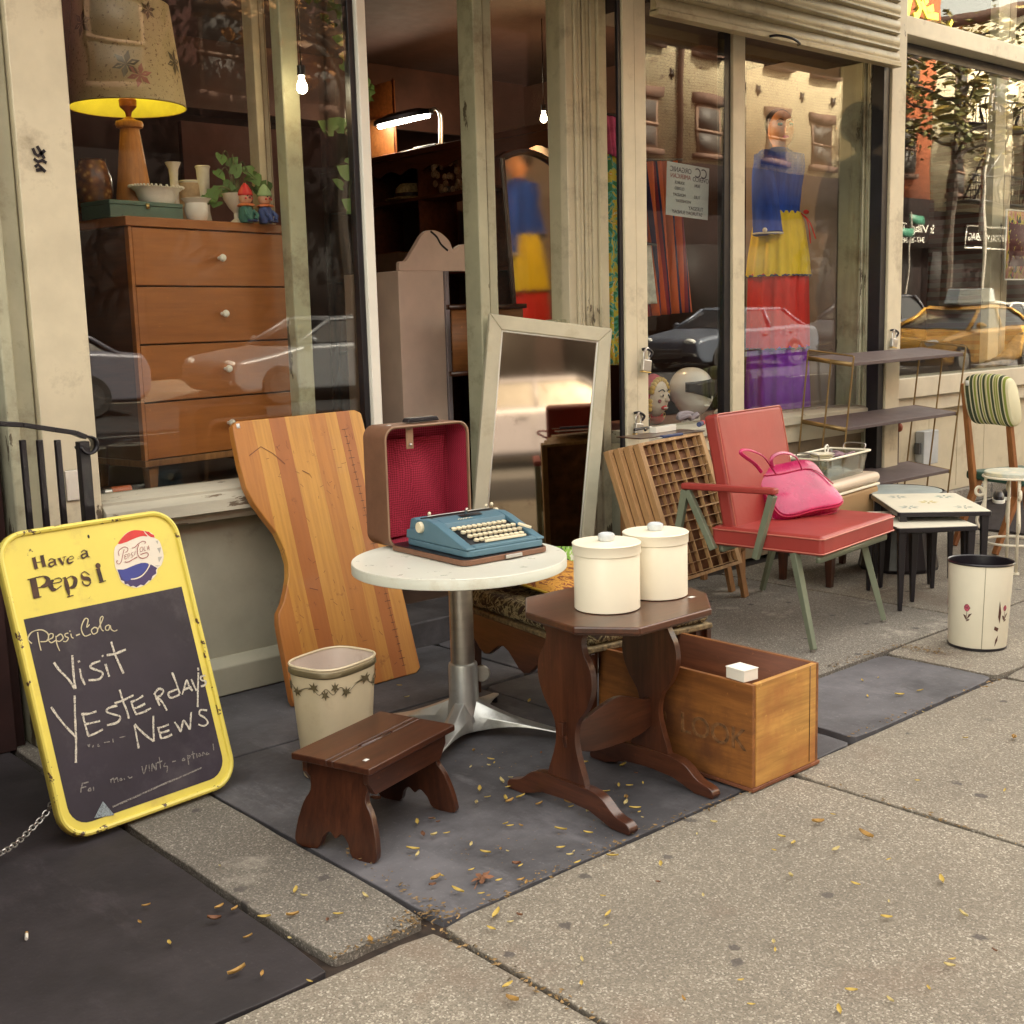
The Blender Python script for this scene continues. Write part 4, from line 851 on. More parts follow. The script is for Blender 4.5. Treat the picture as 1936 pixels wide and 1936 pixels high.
# ================================================================ typewriter case and typewriter
m_case = paint('brown_leatherette', (.20, .095, .055), .5, var=.12, sc=8, bump=.4, bsc=220); m_caseb = paint('case_binding', (.30, .18, .11), .45)
b = NB('crimson_lining', .85); ck = b.n('TexChecker', i_Scale=170); b.l(b.co((1, 1, 1), (0, pi/4, 0)), ck.inputs['Vector']); c = b.mix(ck.outputs['Fac'], (.20, .006, .018), (.40, .02, .06)); b.bump(b.noise(9, 4), .5, .02); m_crim = b.col(c)
KM = T(2.515, 3.080, TZ+.001) @ RZ(-.045) @ Matrix.Scale(1.045, 4); cw, cdp, lh = .362, .433, .425
kc = thing('typewriter_case', 'open brown typewriter case with crimson lining standing on the round white table', 'case', KM)
MB().prism(rrect(0, cw, 0, cdp, .03), 0, .018, 'xy').build('base_tray', m_case, kc, bevel=.003)
MB().prism(rrect(.004, cw-.004, .004, cdp-.004, .03), .0185, .0205, 'xy').build('tray_binding', m_black, kc)
LM = T(0, cdp+.002, 0); dl = .135
ou = rrect(0, cw, .0, lh, .045, 8); inn = rrect(.009, cw-.009, .009, lh-.009, .038, 8)
b = MB()
for (pA, ya, pB, yb) in ((ou, 0, ou, dl), (ou, dl, inn, dl-.006), (inn, dl-.006, inn, 0), (inn, 0, ou, 0)):
    A = [b.bm.verts.new((x, ya, z)) for x, z in pA]; B = [b.bm.verts.new((x, yb, z)) for x, z in pB]
    for k in range(len(A)): b._f([A[k], A[(k+1) % len(A)], B[(k+1) % len(B)], B[k]])
b.poly(ou[::-1], dl+.0002); bmesh.ops.remove_doubles(b.bm, verts=b.bm.verts, dist=.0001)
lid = b.build('lid', m_case, kc, M=LM, smooth=45)
b = MB(); b.poly(inn, dl-.014); A = None
for x0, x1, zz0, zz1 in ((.0095, .0095, .05, lh-.05),): pass
def wallq(p, q): vs = [b.bm.verts.new(V(v)) for v in ((p[0], .004, p[1]), (q[0], .004, q[1]), (q[0], dl-.014, q[1]), (p[0], dl-.014, p[1]))]; b._f(vs)
i2 = rrect(.0098, cw-.0098, .0098, lh-.0098, .038, 8)
for k in range(len(i2)): wallq(i2[k], i2[(k+1) % len(i2)])
b.build('lining', m_crim, lid, smooth=50)
MB().tube([(x, -.001, z) for x, z in rrect(.003, cw-.003, .003, lh-.003, .042, 8)], .0035, 6, True).build('lid_binding', m_caseb, lid)
b = MB(); b.grid(lambda u, v: V((.015+u*(cw-.05), dl-.03-.022*sin(pi*u)*sin(pi*v)-.008*sin(9*u+4*v), .02+v*(lh-.075))), 16, 16); b.build('padded_lining', m_crim, lid)
MB().box(.105, .135, .02, .025, lh-.085, lh-.010).build('strap', m_caseb, lid, bevel=.002); MB().ball((.12, .017, lh-.07), .006).build('snap', m_steel, lid)
b = MB(); b.prism([(.13, 0), (.14, .016), (.26, .016), (.27, 0)], .045, .085, 'xz', M=T(0, 0, lh+.004)); b.build('carry_handle', m_black, lid, bevel=.004)
MB().box(.05, .065, .05, .062, lh, lh+.0015).build('price_tag', m_sticker, lid)
MB().box(.165, .235, -.010, -.001, .004, .016).build('front_catch', m_steel, kc, bevel=.002)
TM = T(2.543, 3.097, TZ+.0232) @ RZ(-.075) @ Matrix.Scale(1.06, 4)
ty = thing('blue_typewriter', 'teal blue portable typewriter with cream keys resting in its open case', 'typewriter', TM)
m_teal = paint('teal_paint', (.095, .19, .25), .42, var=.04, bump=.3, bsc=400); m_key = paint('cream_keys', (.78, .70, .50), .3, var=.03, bump=0); m_inner = paint('typewriter_inside', (.012, .012, .014), .5)
tw, td = .318, .36
MB().prism(rrect(0, tw, 0, td, .022), 0, .022, 'xy').build('base', m_teal, ty, bevel=.004)
side = [(.002, .0225), (.002, .030), (.028, .036), (.175, .088), (.215, .097), (.29, .094), (.30, .060), (.355, .052), (.358, .0225)]
for nm, a, c in (('side', .0, .035), ('side', tw-.030, tw)):
    MB().prism([(y, z) for y, z in side], a, c, 'yz').build('side_shell', m_teal, ty, bevel=.004)
MB().prism([(.170, .07), (.176, .0875), (.215, .0965), (.245, .0975), (.245, .06)], .0355, tw-.0305, 'yz').build('ribbon_cover', m_teal, ty, bevel=.002)
MB().box(.0355, tw-.0305, .25, .30, .023, .075).build('carriage_well', m_inner, ty)
MB().prism([(.004, .0225), (.004, .032), (.030, .036), (.030, .0225)], .0355, tw-.0305, 'yz').build('front_lip', m_teal, ty, bevel=.002)
MB().prism([(.0305, .023), (.0305, .028), (.1695, .072), (.1695, .023)], .0355, tw-.0305, 'yz').build('key_well', m_inner, ty)
MB().prism([(.302, .0225), (.302, .085), (.325, .094), (.345, .088), (.355, .0525), (.355, .0225)], .012, tw-.02, 'yz').build('rear_cover', m_teal, ty, bevel=.004)
MB().cyl((.012, .275, .084), (tw-.012, .275, .084), .0145, n=24).build('platen', m_inner, ty)
MB().lathe([(.001, -.008), (.017, -.008), (.019, -.004), (.019, .004), (.017, .008), (.001, .008)], n=24, M=T(-.004, .262, .070) @ RY(pi/2)).build('platen_knob', m_key, ty)
MB().lathe([(.001, -.006), (.014, -.006), (.014, .006), (.001, .006)], n=20, M=T(tw+.002, .275, .084) @ RY(pi/2)).build('platen_knob', m_key, ty)
MB().bar((.03, .268, .102), (tw-.03, .268, .102), .004, .003).build('paper_bail', m_steel, ty)
MB().bar((.17, .245, .098), (.17, .235, .118), .008, .006).build('type_guide', m_steel, ty)
for q in ((tw-.02, .30, .105), (tw-.01, .28, .112), (.06, .30, .104)): MB().ball(q, (.006, .006, .007)).build('lever_tip', m_key, ty)
MB().prism([(.09, .2), (.10, .235), (.19, .235), (.18, .2)], .0978, .0984, 'xy', M=T(.03, 0, 0)).build('type_slot', m_inner, ty)
for r in range(4):
    yk = .052+r*.0285; zk = .040+r*.0098; n_ = 11 - (r == 0)
    for k in range(n_):
        x = .058+k*.0205+(3-r)*.0055 - (.012 if r == 3 else 0)
        kb = MB(); kb.lathe([(.0001, .008), (.0062, .0085), (.0085, .0075), (.0090, .003), (.0082, 0), (.0001, 0)], n=12, M=T(x, yk, zk) @ RX(.22), cap=False, sq=(.8, 1, .95)); kb.build('key', m_key, ty)
        
MB().prism([(.085, 0), (.092, .014), (tw-.07, .014), (tw-.063, 0)], .038, .046, 'xy', M=T(0, .018, 0)).build('space_bar', m_key, ty, bevel=.002)
MB().bar((tw-.045, .085, .07), (tw-.022, .045, .058), .012, .008).build('shift_key', m_key, ty, bevel=.002)
b = MB()
for st in ([(0, 0), (.006, .006), (.010, 0), (.016, .006), (.020, 0), (.027, .006), (.031, .0), (.038, .006), (.045, .001), (.052, .005), (.058, .001)],): b.ribbon(spline(st, 3), .002, .0, plane='xz', M=T(.10, .187, .0915) @ RX(-radians(64)))
b.build('name_badge', m_key, ty, smooth=0)
# ================================================================ octagonal trestle table
OZ = .60
octp = [tuple(G(x, y, OZ)[:2]) for x, y in ((993, 1129), (993, 1157), (1084, 1185), (1210, 1187), (1346, 1150), (1336, 1121), (1302, 1108))]
cx, cy = 2.60, 2.475
octp = [(x-cx, y-cy) for x, y in octp]
xm0, xm1 = octp[1][0], octp[4][0]; 
octp = [(-.165, .265), (-.29, .125), (-.30, -.115), (-.165, -.262), (.175, -.262), (.305, -.125), (.305, .120), (.175, .265)]
OT = T(2.605, 2.472, 0)
ot = thing('octagonal_side_table', 'dark walnut trestle side table with a long octagonal top under two cream canisters', 'side table', OT)
real = [G(x, y, OZ)-V((2.605, 2.472, 0)) for x, y in ((993, 1129), (993, 1157), (1084, 1185), (1210, 1187), (1346, 1150), (1336, 1121), (1302, 1108))]
top = [(q.x, q.y) for q in real]
# the far corner mirrors the near one through the centre of the top
ctr = ((top[1][0]+top[5][0])/2, (top[1][1]+top[5][1])/2); top.append((2*ctr[0]-top[3][0], 2*ctr[1]-top[3][1]))
MB().prism(top, OZ-.022, OZ, 'xy').build('tabletop', m_walnut_x, ot, bevel=.006)
MB().prism([((x-ctr[0])*.94+ctr[0], (y-ctr[1])*.94+ctr[1]) for x, y in top], OZ-.03, OZ-.0225, 'xy').build('top_moulding', m_walnut_x, ot, bevel=.003)
half = [(.088, .03), (.078, .10), (.052, .17), (.040, .225), (.050, .28), (.088, .33), (.112, .39), (.108, .45), (.080, .50), (.075, .535), (.088, .56), (.098, OZ-.031)]
for xx in (-.205, .165):
    yy0 = 2.48-2.472
    o2 = spline([(yy0+a, z) for a, z in half], 4); o3 = spline([(yy0-a, z) for a, z in half][::-1], 4)
    tr = MB().prism(o2+o3, xx-.011, xx+.011, 'yz').build('trestle_leg', m_walnut, ot, bevel=.003)
    ft = [(.0+.255, .0), (.262, .012), (.25, .030), (.20, .045), (.15, .080), (.10, .092), (0, .094)]
    fl = spline(ft, 4); foot = fl + [(-a, z) for a, z in fl[::-1]][1:] + [(-.19, 0), (-.10, .028), (0, .034), (.10, .028), (.19, 0)]
    MB().prism([(yy0+a, z) for a, z in foot], xx-.018, xx+.018, 'yz').build('foot', m_walnut_y, ot, bevel=.005)
    MB().box(xx-.03 if xx < 0 else xx+.012, xx-.012 if xx < 0 else xx+.03, yy0-.008, yy0+.008, .235, .275).build('wedge', m_walnut, ot, bevel=.002)
st = [(-.215, .19), (-.17, .175), (-.1, .155), (0, .15), (.1, .155), (.165, .18), (.18, .22), (.18, .27), (.14, .262), (.07, .285), (0, .302), (-.08, .285), (-.15, .262), (-.215, .27)]
MB().prism(spline(st, 3, True), .0, .016, 'xz').build('stretcher', m_walnut_x, ot, bevel=.002)
c_ = onz(OT @ T(0, 0, OZ), [(1307, 1129)])[0]; MB().box(c_[0]-.010, c_[0]+.010, c_[1]-.007, c_[1]+.007, OZ, OZ+.001).build('price_tag', m_sticker, ot)

# canisters
m_can = paint('cream_enamel', (.84, .78, .62), .33, var=.02, bump=.03, bsc=30, chips=((.25, .2, .14), -.08, 26)); m_knob = paint('clear_knob', (.62, .66, .68), .12, bump=0)
def canister(x, y, label, r=.098, h=.195):
    t = thing('canister', label, 'canister', T(x, y, OZ+.001), 'cream metal canisters')
    MB().lathe([(r-.004, 0), (r, .002), (r, h-.004), (r-.002, h)], n=56).build('body', m_can, t)
    l = MB().lathe([(r+.001, h-.030), (r+.0032, h-.0285), (r+.0032, h-.001), (r+.0045, h+.001), (r+.002, h+.003), (r-.008, h+.0025), (.03, h+.006), (.0001, h+.006)], n=56, cap=False).build('lid', m_can, t)
    MB().lathe([(.0215, h+.0065), (.024, h+.010), (.0255, h+.019), (.0235, h+.026), (.018, h+.029), (.011, h+.025), (.0001, h+.024)], n=20, cap=False, f=lambda a, z: 1+.03*cos(10*a)).build('knob', m_knob, l)
    MB().cyl((0, 0, h+.0062), (0, 0, h+.0235), .006).build('knob_screw', m_steel, l)
def ccen(xl, xr, yb):
    a, b_ = ray(xl, yb), ray(xr, yb); p = G((xl+xr)/2, yb, OZ); return p
n1 = G(1149, 1163, OZ); n2 = G(1240, 1137, OZ); dv = V((sin(yaw+radians(4)), cos(yaw+radians(4)), 0))
rr1 = .098; c1 = n1+dv*rr1*1.0; c2 = n2+V((sin(yaw+radians(7)), cos(yaw+radians(7)), 0))*rr1
canister(c1.x, c1.y, 'front cream canister with clear knob, nearer the table edge'); canister(c2.x, c2.y, 'rear cream canister, half hidden behind the other one')

# ================================================================ wooden crate and the small white box in it
m_crate = wood('crate_wood', (.18, .062, .014), (.40, .16, .036), 'y', 5, .55, dark=((.09, .03, .012), .8), bump=.3); m_cratex = wood('crate_end_wood', (.36, .15, .03), (.72, .42, .11), 'x', 4, .5, dark=((.34, .11, .03), .75), bump=.25); m_cratei = wood('crate_inside', (.14, .045, .02), (.26, .09, .035), 'y', 5, .7)
CM = T(2.875, 2.165, .004)
cr = thing('wooden_crate', 'open orange brown wooden crate with faint stencilled letters beside the octagonal table', 'crate', CM)
cwx, cwy, chh = .345, .650, .338; th = .016
MB().box(0, th, 0, cwy, .012, chh).build('long_side', m_crate, cr, bevel=.002); MB().box(cwx-th, cwx, 0, cwy, .012, chh).build('long_side', m_crate, cr, bevel=.002)
MB().box(th+.0005, cwx-th-.0005, -.002, th, .012, chh+.001).build('end_panel', m_cratex, cr, bevel=.002); MB().box(th+.0005, cwx-th-.0005, cwy-th, cwy+.001, .012, chh+.001).build('end_panel', m_cratex, cr, bevel=.002)
MB().box(cwx-.052, cwx-.050, -.0035, -.0021, .02, chh).build('end_seam', m_ink, cr); MB().box(-.004, cwx+.004, -.006, cwy+.004, 0, .0115).build('floor', m_cratei, cr, bevel=.002)
MB().box(th+.0005, th+.002, th, cwy-th, .02, chh-.002).build('inner_lining', m_cratei, cr, bevel=0); MB().box(cwx-th-.002, cwx-th-.0005, th, cwy-th, .02, chh-.002).build('inner_lining', m_cratei, cr, bevel=0)
m_sten = paint('stencil_ink', (.20, .09, .03), .8, var=.4, sc=40)
text('O  LOOK', .095, 'stencil_lettering', m_sten, cr, T(-.0008, .22, .155) @ RZ(-pi/2), bold=.001)
p0, p1 = G(1378, 1262, chh), G(1433, 1262, chh)
wbx = thing('small_white_box', 'small white cardboard box balanced on the corner rim of the crate', 'box', T(2.866+.012, 2.165+.035, chh+.0055) @ RZ(-.10))
MB().box(0, .062, 0, .075, 0, .034).build('carton', paint('white_card', (.78, .74, .66), .7, var=.03), wbx, bevel=.0015); MB().box(-.0015, .0635, -.0015, .0765, .0345, .037).build('lid', paint('white_card_lid', (.82, .78, .70), .7, var=.03), wbx, bevel=.001)

# ================================================================ upholstered bench with cushions
m_tap = NB('tapestry', .9); n1_ = m_tap.noise(26, 5, dist=1.5); m_tap.bump(n1_, .4, .004); m_tap = m_tap.col(m_tap.ramp(n1_, [(.40, (.035, .018, .012)), (.47, (.07, .05, .02)), (.52, (.42, .36, .20)), (.60, (.10, .06, .025)), (.66, (.02, .012, .012))]))
BN = T(2.93, 3.60, 0) @ RZ(-.15)
bn = thing('tapestry_bench', 'low carved bench with brown and cream tapestry seat behind the round table', 'bench', BN)
MB().box(0, .55, -.82, 0, .355, .43).build('seat_cushion', m_tap, bn, bevel=.03, seg=4); 
m_gimp = paint('gimp_trim', (.22, .16, .08), .8, var=.4, sc=60); MB().box(-.004, .554, -.824, .004, .335, .356).build('gimp_trim', m_gimp, bn, bevel=.006)
sc_ = [(0, .334), (0, .26)] + [(-.82*t/24, .235+.035*cos(t*pi/4)-.03*sin(t*pi/24)) for t in range(1, 24)] + [(-.82, .26), (-.82, .334)]
for x0 in (.004, .528): MB().prism(sc_, x0, x0+.022, 'yz').build('carved_apron', m_walnut_y, bn, bevel=.004)
for x0, y0 in ((.02, -.05), (.02, -.80), (.50, -.05), (.50, -.80)): MB().bar((x0+.012, y0+.02, .33), (x0+.012, y0+.02, 0), .042, .042, wx2=.024, wy2=.024).build('leg', m_walnut, bn, bevel=.003)
def cushion(name, label, M, w, h, t, mat, trim=None):
    c = thing(name, label, 'cushion', M); b = MB()
    def fn(s): return lambda u, v: V(((u-.5)*w*(1-.06*sin(pi*v)), s*t*(sin(pi*min(max(u, 0), 1))**.45)*(sin(pi*min(max(v, 0), 1))**.45), (v)*h))
    b.grid(fn(1), 18, 18); b.grid(fn(-1), 18, 18); bmesh.ops.remove_doubles(b.bm, verts=b.bm.verts, dist=.001); b.build('cover', mat, c)
    MB().tube([(-w/2, 0, 0), (w/2, 0, 0), (w/2, 0, h), (-w/2, 0, h)], .005, 6, True).build('piping', trim or mat, c)
m_orn = NB('amber_brocade', .8); m_orn = m_orn.col(m_orn.ramp(m_orn.noise(16, 4, dist=2.5), [(.42, (.16, .04, .01)), (.48, (.50, .24, .03)), (.58, (.55, .27, .04)), (.62, (.2, .05, .012))]))
m_lf = NB('leaf_print', .8); m_lf = m_lf.col(m_lf.ramp(m_lf.noise(9, 2, dist=3.5), [(.40, (.03, .05, .03)), (.46, (.22, .42, .06)), (.55, (.30, .5, .1)), (.60, (.62, .64, .5))], 'CONSTANT'))
cushion('amber_cushion', 'flat amber cushion with red brown scroll pattern on the tapestry bench', T(3.18, 3.15, .455) @ RZ(.1) @ RX(-1.45), .40, .40, .035, m_orn, paint('amber_piping', (.6, .4, .04), .7))
cushion('leaf_print_cushion', 'green leaf print cushion standing on the bench behind the canisters', T(3.30, 3.42, .40) @ RZ(-.9) @ RX(-.25), .28, .15, .04, m_lf)

# ================================================================ leaning framed mirror in the doorway
m_mf = paint('antique_white_wood', (.60, .56, .42), .5, var=.08, sc=5, chips=((.3, .24, .14), .06, 9, (1, 1, .3)), grime=((.42, .36, .22), .3, 3))
MM = pose(3.72, 4.535, .20, -.30, .03, .134); mw_, mh_ = .685, 1.30
_b = NB('old_mirror_silver', .045, 1); m_silver = _b.col(_b.mix(_b.ramp(_b.noise(7, 8, ro=.7), [(.58, 0), (.70, .7)]), (.40, .33, .24), (.16, .11, .07)))
_mq = [(925, 613), (1156, 628)]
mr = thing('framed_mirror', 'tall off white wooden framed mirror tilted against the doorway column', 'mirror', MM)
fw = .072
for nm, poly in (('rail', [(0, mh_), (mw_, mh_), (mw_-fw, mh_-fw), (fw, mh_-fw)]), ('rail', [(0, 0), (fw, fw), (mw_-fw, fw), (mw_, 0)]), ('stile', [(0, 0), (0, mh_), (fw, mh_-fw), (fw, fw)]), ('stile', [(mw_, 0), (mw_-fw, fw), (mw_-fw, mh_-fw), (mw_, mh_)])):
    q = [(x+(.0006 if x > mw_/2 else -.0006)*0, z) for x, z in poly]; MB().prism(q, -.014, .014).build(nm, m_mf, mr, bevel=.006)
for nm, x0, x1, zz0, zz1 in (('inner_bead', fw, fw+.008, fw, mh_-fw), ('inner_bead', mw_-fw-.008, mw_-fw, fw, mh_-fw), ('inner_bead', fw+.008, mw_-fw-.008, mh_-fw-.008, mh_-fw)): MB().box(x0, x1, -.006, .006, zz0, zz1).build(nm, m_white, mr)

MB().box(fw-.002, mw_-fw+.002, -.001, .001, fw-.002, mh_-fw+.002).build('mirror_glass', m_silver, mr, smooth=0)

# ================================================================ type trays and cart
m_tray = wood('tray_wood', (.36, .19, .08), (.62, .38, .17), 'z', 6, .6, bump=.2); m_trayd = paint('tray_bottom', (.22, .10, .05), .8, var=.3, sc=12)
def tray(M, label, full):
    t = thing('letterpress_tray', label, 'type tray', M, 'wooden letterpress trays'); w0, h0 = .49, .69
    for x0, x1, zz0, zz1, nm in ((0, .030, 0, h0, 'side_rail'), (w0-.03, w0, 0, h0, 'side_rail'), (.0302, w0-.0302, h0-.016, h0, 'end_rail'), (.0302, w0-.0302, 0, .016, 'end_rail')): MB().box(x0, x1, -.018, .018, zz0, zz1).build(nm, m_tray, t, bevel=.002)
    MB().box(.030, w0-.030, .010, .015, .016, h0-.016).build('bottom', m_trayd, t)
    if full:
        b = MB(); rows = [h0-.016-k*.0500 for k in range(1, 14)]
        for i, z in enumerate(rows): b.box(.031, w0-.031, -.014, .009, z-(.0035 if i == 6 else .0016), z+(.0035 if i == 6 else .0016))
        cols = [.030+k*.054 for k in range(1, 4)] + [.192+k*.078 for k in range(1, 4)]
        for i, x in enumerate(cols): b.box(x-.0012, x+.0012, -.0142, .0092, .017, h0-.017)
        b.build('dividers', m_tray, t, bevel=0, smooth=0)
    else:
        MB().box(.031, w0-.031, -.012, -.008, .017, h0-.017).build('backing', m_trayd, t)
TRM = pose(4.299+.004, 3.6785+.005, .20, 0, .339, -.0439)
tray(TRM, 'front letterpress tray with many small empty compartments', True)
for k, lb in ((1, 'second letterpress tray, just behind the compartmented one'), (2, 'third letterpress tray in the leaning row'), (3, 'rearmost letterpress tray, leftmost edge of the leaning row')):
    o_ = TRM @ V((-.026*k, .042*k, .004*k)); M = TRM.copy(); M.translation = o_; tray(M, lb, False)
cart = thing('low_tool_cart', 'small brown wooden stand holding up the letterpress trays', 'stand', T(4.50, 3.80, 0))
MB().box(.0, .70, .14, .46, .70, .725).build('top', m_walnut_x, cart, bevel=.003)
m_pine = wood('pine', (.30, .14, .055), (.45, .24, .10), 'z', 6, .5)
for p_, q_ in (((1372, 1060), (1384, 1118)), ((1394, 1062), (1409, 1128))):
    g_ = G(q_[0], q_[1]); MB().bar((g_.x-4.50, g_.y-3.80, 0), (g_.x-4.50-.06, g_.y-3.80+.02, .30), .035, .025, up=(0, 1, 0)).build('leg', m_pine, cart, bevel=.002)
for x, y in ((.03, .17), (.67, .17), (.03, .43), (.67, .43)): MB().bar((x, y, 0), (x, y, .70), .03, .03).build('leg', m_pine, cart, bevel=.002)
MB().box(.03, .67, .15, .17, .2, .24).build('stretcher', m_pine, cart)
tzz = .725
def small(name, label, cat, px, mk, z=None, M=None):
    p = G(px[0], px[1], z if z is not None else tzz); t = thing(name, label, cat, T(p.x, p.y, p.z) @ (M or Matrix.Identity(4))); mk(t); return t
m_navy = paint('navy_plastic', (.03, .05, .15), .4)
# things along the tray tops sit on a thin board laid over them
tp = TRM @ V((.0, 0, .70)); bz = tp.z+.014
brd = thing('thin_tool_board', 'thin board lying over the tops of the letterpress trays', 'board', T(tp.x, tp.y, bz))
MB().box(.02, .50, -.02, .14, 0, .006).build('board', m_walnut_x, brd, bevel=.002); bz += .0065
def tsm(name, label, cat, px, mk, yw=0): p = G(px[0], px[1], bz); t = thing(name, label, cat, T(p.x, p.y, bz) @ RZ(yw)); mk(t)
tsm('white_carton', 'long narrow white carton lying on the board above the trays', 'box', (1254, 816), lambda t: (MB().box(-.09, .09, -.018, .018, 0, .028).build('carton', m_white, t, bevel=.002), MB().box(.04, .092, -.0185, .0185, .0282, .0295).build('flap', m_sticker, t)), .12)
tsm('blue_utility_knife', 'dark blue utility knife at the front edge of the board', 'knife', (1270, 826), lambda t: (MB().box(-.085, .085, -.010, .010, 0, .014).build('handle', m_navy, t, bevel=.004), MB().box(-.125, -.086, -.008, .008, .004, .007).build('blade', m_steel, t)), .10)
tsm('ski_goggles', 'grey padded ski goggles lying on the board', 'goggles', (1300, 800), lambda t: (MB().tube(spline([(-.08, 0, .03), (-.04, -.03, .045), (0, -.02, .025), (.04, -.03, .045), (.08, 0, .03), (.04, .02, .05), (-.04, .02, .05)], 4, True), .014).build('frame', paint('goggle_grey', (.25, .22, .24), .6), t), MB().ball((-.04, -.012, .033), (.03, .008, .015)).build('lens', m_black, t), MB().ball((.04, -.012, .033), (.03, .008, .015)).build('lens', m_black, t)), .1)
tsm('red_capped_tube', 'small tube with red cap at the right end of the board', 'tube', (1325, 806), lambda t: (MB().cyl((-.05, 0, .014), (.02, 0, .014), .013).build('tube', m_navy, t), MB().cyl((.021, 0, .014), (.05, 0, .014), .014).build('cap', m_capr, t)), .5)
tsm('pliers', 'black handled pliers at the left end of the board', 'pliers', (1222, 814), lambda t: (MB().tube(spline([(-.08, -.03, .01), (-.03, -.016, .012), (.02, 0, .012)], 5), .007).build('handle', m_black, t), MB().tube(spline([(-.08, .03, .01), (-.03, .016, .012), (.02, 0, .013)], 5), .007).build('handle', m_black, t), MB().bar((.02, 0, .013), (.07, .002, .013), .016, .009).build('jaw', m_steel, t)), .3)

# ================================================================ red armchair
RM = T(4.345, 2.905, 0) @ RZ(.13)
m_vinyl = paint('red_vinyl', (.34, .042, .034), .46, var=.10, sc=2.5, bump=.55, bsc=11); m_vinylp = paint('red_vinyl_piping', (.50, .14, .10), .4); m_sage = paint('sage_metal', (.20, .23, .16), .42, .2, var=.08)
ac_ = thing('red_vinyl_chair', 'red vinyl chair with one padded arm and sage green metal legs', 'chair', RM)
sw, sdp = .76, .56
MB().box(0.01, sw-.01, .01, sdp, .415, .505).build('seat', m_vinyl, ac_, bevel=.022, seg=4)
for z_ in (.428, .492): MB().tube([(x, y, z_) for x, y in rrect(.008, sw-.008, .008, sdp, .02)], .0035, 6, True).build('piping', m_vinylp, ac_)
BKM = T(.045, sdp-.10, .45) @ RX(-.20)
bk = MB().box(0, .60, -.02, .055, .0, .57).build('backrest', m_vinyl, ac_, bevel=.02, seg=4, M=BKM)
MB().tube([(x, -.018, z) for x, z in rrect(.004, .596, .004, .566, .02)], .0035, 6, True).build('piping', m_vinylp, bk)
def leg(p, q, nm='leg', a=.034, b_=.024, foot=True):
    o = MB().bar(p, q, a, a, wx2=b_, wy2=b_).build(nm, m_sage, ac_, bevel=.003)
    if foot: MB().cyl((q[0], q[1], 0), (q[0], q[1], .010), .013).build('glide', m_steel, o)
RMi = RM.inverted()
f1 = RMi @ G(1538, 1232); f2 = RMi @ G(1671, 1175); f3 = RMi @ G(1441, 1118)
leg((f1.x+.03, f1.y+.11, .42), (f1.x, f1.y, .008)); leg((f2.x-.05, f2.y+.10, .42), (f2.x, f2.y, .008)); leg((f3.x-.06, f3.y-.14, .42), (f3.x, f3.y, .008))
aF = RMi @ PX(1483, 916, 4.40); aR = RMi @ PX(1332, 918, 4.40)
leg((-.018, aR.y, .665), (-.03, aR.y+.13, .008)); leg((-.018, aR.y-.01, .665), (-.005, aR.y-.14, .40), 'arm_strut', .030, .030, False); leg((-.018, aF.y, .672), (-.005, aF.y+.09, .38), 'arm_post', .032, .028, False)
MB().bar((-.018, aR.y+.015, .683), (-.018, aF.y-.02, .690), .045, .030).build('armrest', m_vinyl, ac_, bevel=.010, seg=3)
MB().box(.03, sw-.05, .03, .05, .385, .414).build('front_rail', m_sage, ac_); MB().box(.03, sw-.05, sdp-.05, sdp-.03, .385, .414).build('rear_rail', m_sage, ac_)
# pink handbag
m_pink = paint('magenta_leather', (.46, .012, .10), .26, var=.22, sc=5, bump=.6, bsc=14, coat=.3); m_pinkd = paint('magenta_piping', (.42, .01, .06), .35)
HM = pose(4.60, 3.275, .508, -.42, .80, -.15)
hb_ = thing('pink_handbag', 'shiny magenta handbag slumped on the seat of the red chair', 'handbag', HM)
q = on(HM, [(1480, 975), (1593, 950), (1530, 872), (1420, 893)])
ob = spline([q[0], ((q[0][0]+q[1][0])/2, (q[0][1]+q[1][1])/2-.008), q[1], ((q[1][0]+q[2][0])/2+.01, (q[1][1]+q[2][1])/2), q[2], ((q[2][0]+q[3][0])/2, (q[2][1]+q[3][1])/2+.012), q[3], ((q[0][0]+q[3][0])/2-.006, (q[0][1]+q[3][1])/2)], 6, True)
cxb = sum(p[0] for p in ob)/len(ob); czb = sum(p[1] for p in ob)/len(ob)
b = MB(); R_ = []
for s_, y_ in ((.0, -.020), (.5, -.019), (.90, -.016), (.975, -.010), (1.0, .002), (1.0, .05), (.96, .060), (.5, .064), (.0, .064)):
    R_.append([b.bm.verts.new((cxb+(x-cxb)*max(s_, .002), y_, czb+(z-czb)*max(s_, .002))) for x, z in ob])
b.rings(R_, False); b.build('bag', m_pink, hb_)
MB().tube([(x, .002, z) for x, z in ob], .005, 6, True).build('piping', m_pinkd, hb_); MB().tube([(x, .052, z) for x, z in ob], .004, 6, True).build('piping', m_pinkd, hb_)
t_ = q[3]; u_ = q[2]
HMi = HM.inverted()
ax, az = t_[0]+(u_[0]-t_[0])*(.12), t_[1]+(u_[1]-t_[1])*.12; bx, bz_ = t_[0]+(u_[0]-t_[0])*.62, t_[1]+(u_[1]-t_[1])*.62
for k, hp_pts in enumerate(([(1440, 893), (1428, 878), (1412, 866), (1401, 857), (1404, 851), (1420, 852), (1442, 862), (1456, 880), (1466, 895)], [(1462, 884), (1458, 870), (1466, 860), (1484, 856), (1502, 862), (1512, 876), (1516, 888)])):
    MB().tube(spline([tuple(HMi @ PY(x, y, 3.30-.012*k)) for x, y in hp_pts], 5), .0085, 8, flat=.5).build('handle', m_pink, hb_)
zp = on(HM, [(1420, 905), (1470, 902), (1530, 892), (1572, 920)]); MB().tube([(x, -.021, z) for x, z in spline(zp, 5)], .0028, 6).build('zip', m_pinkd, hb_)
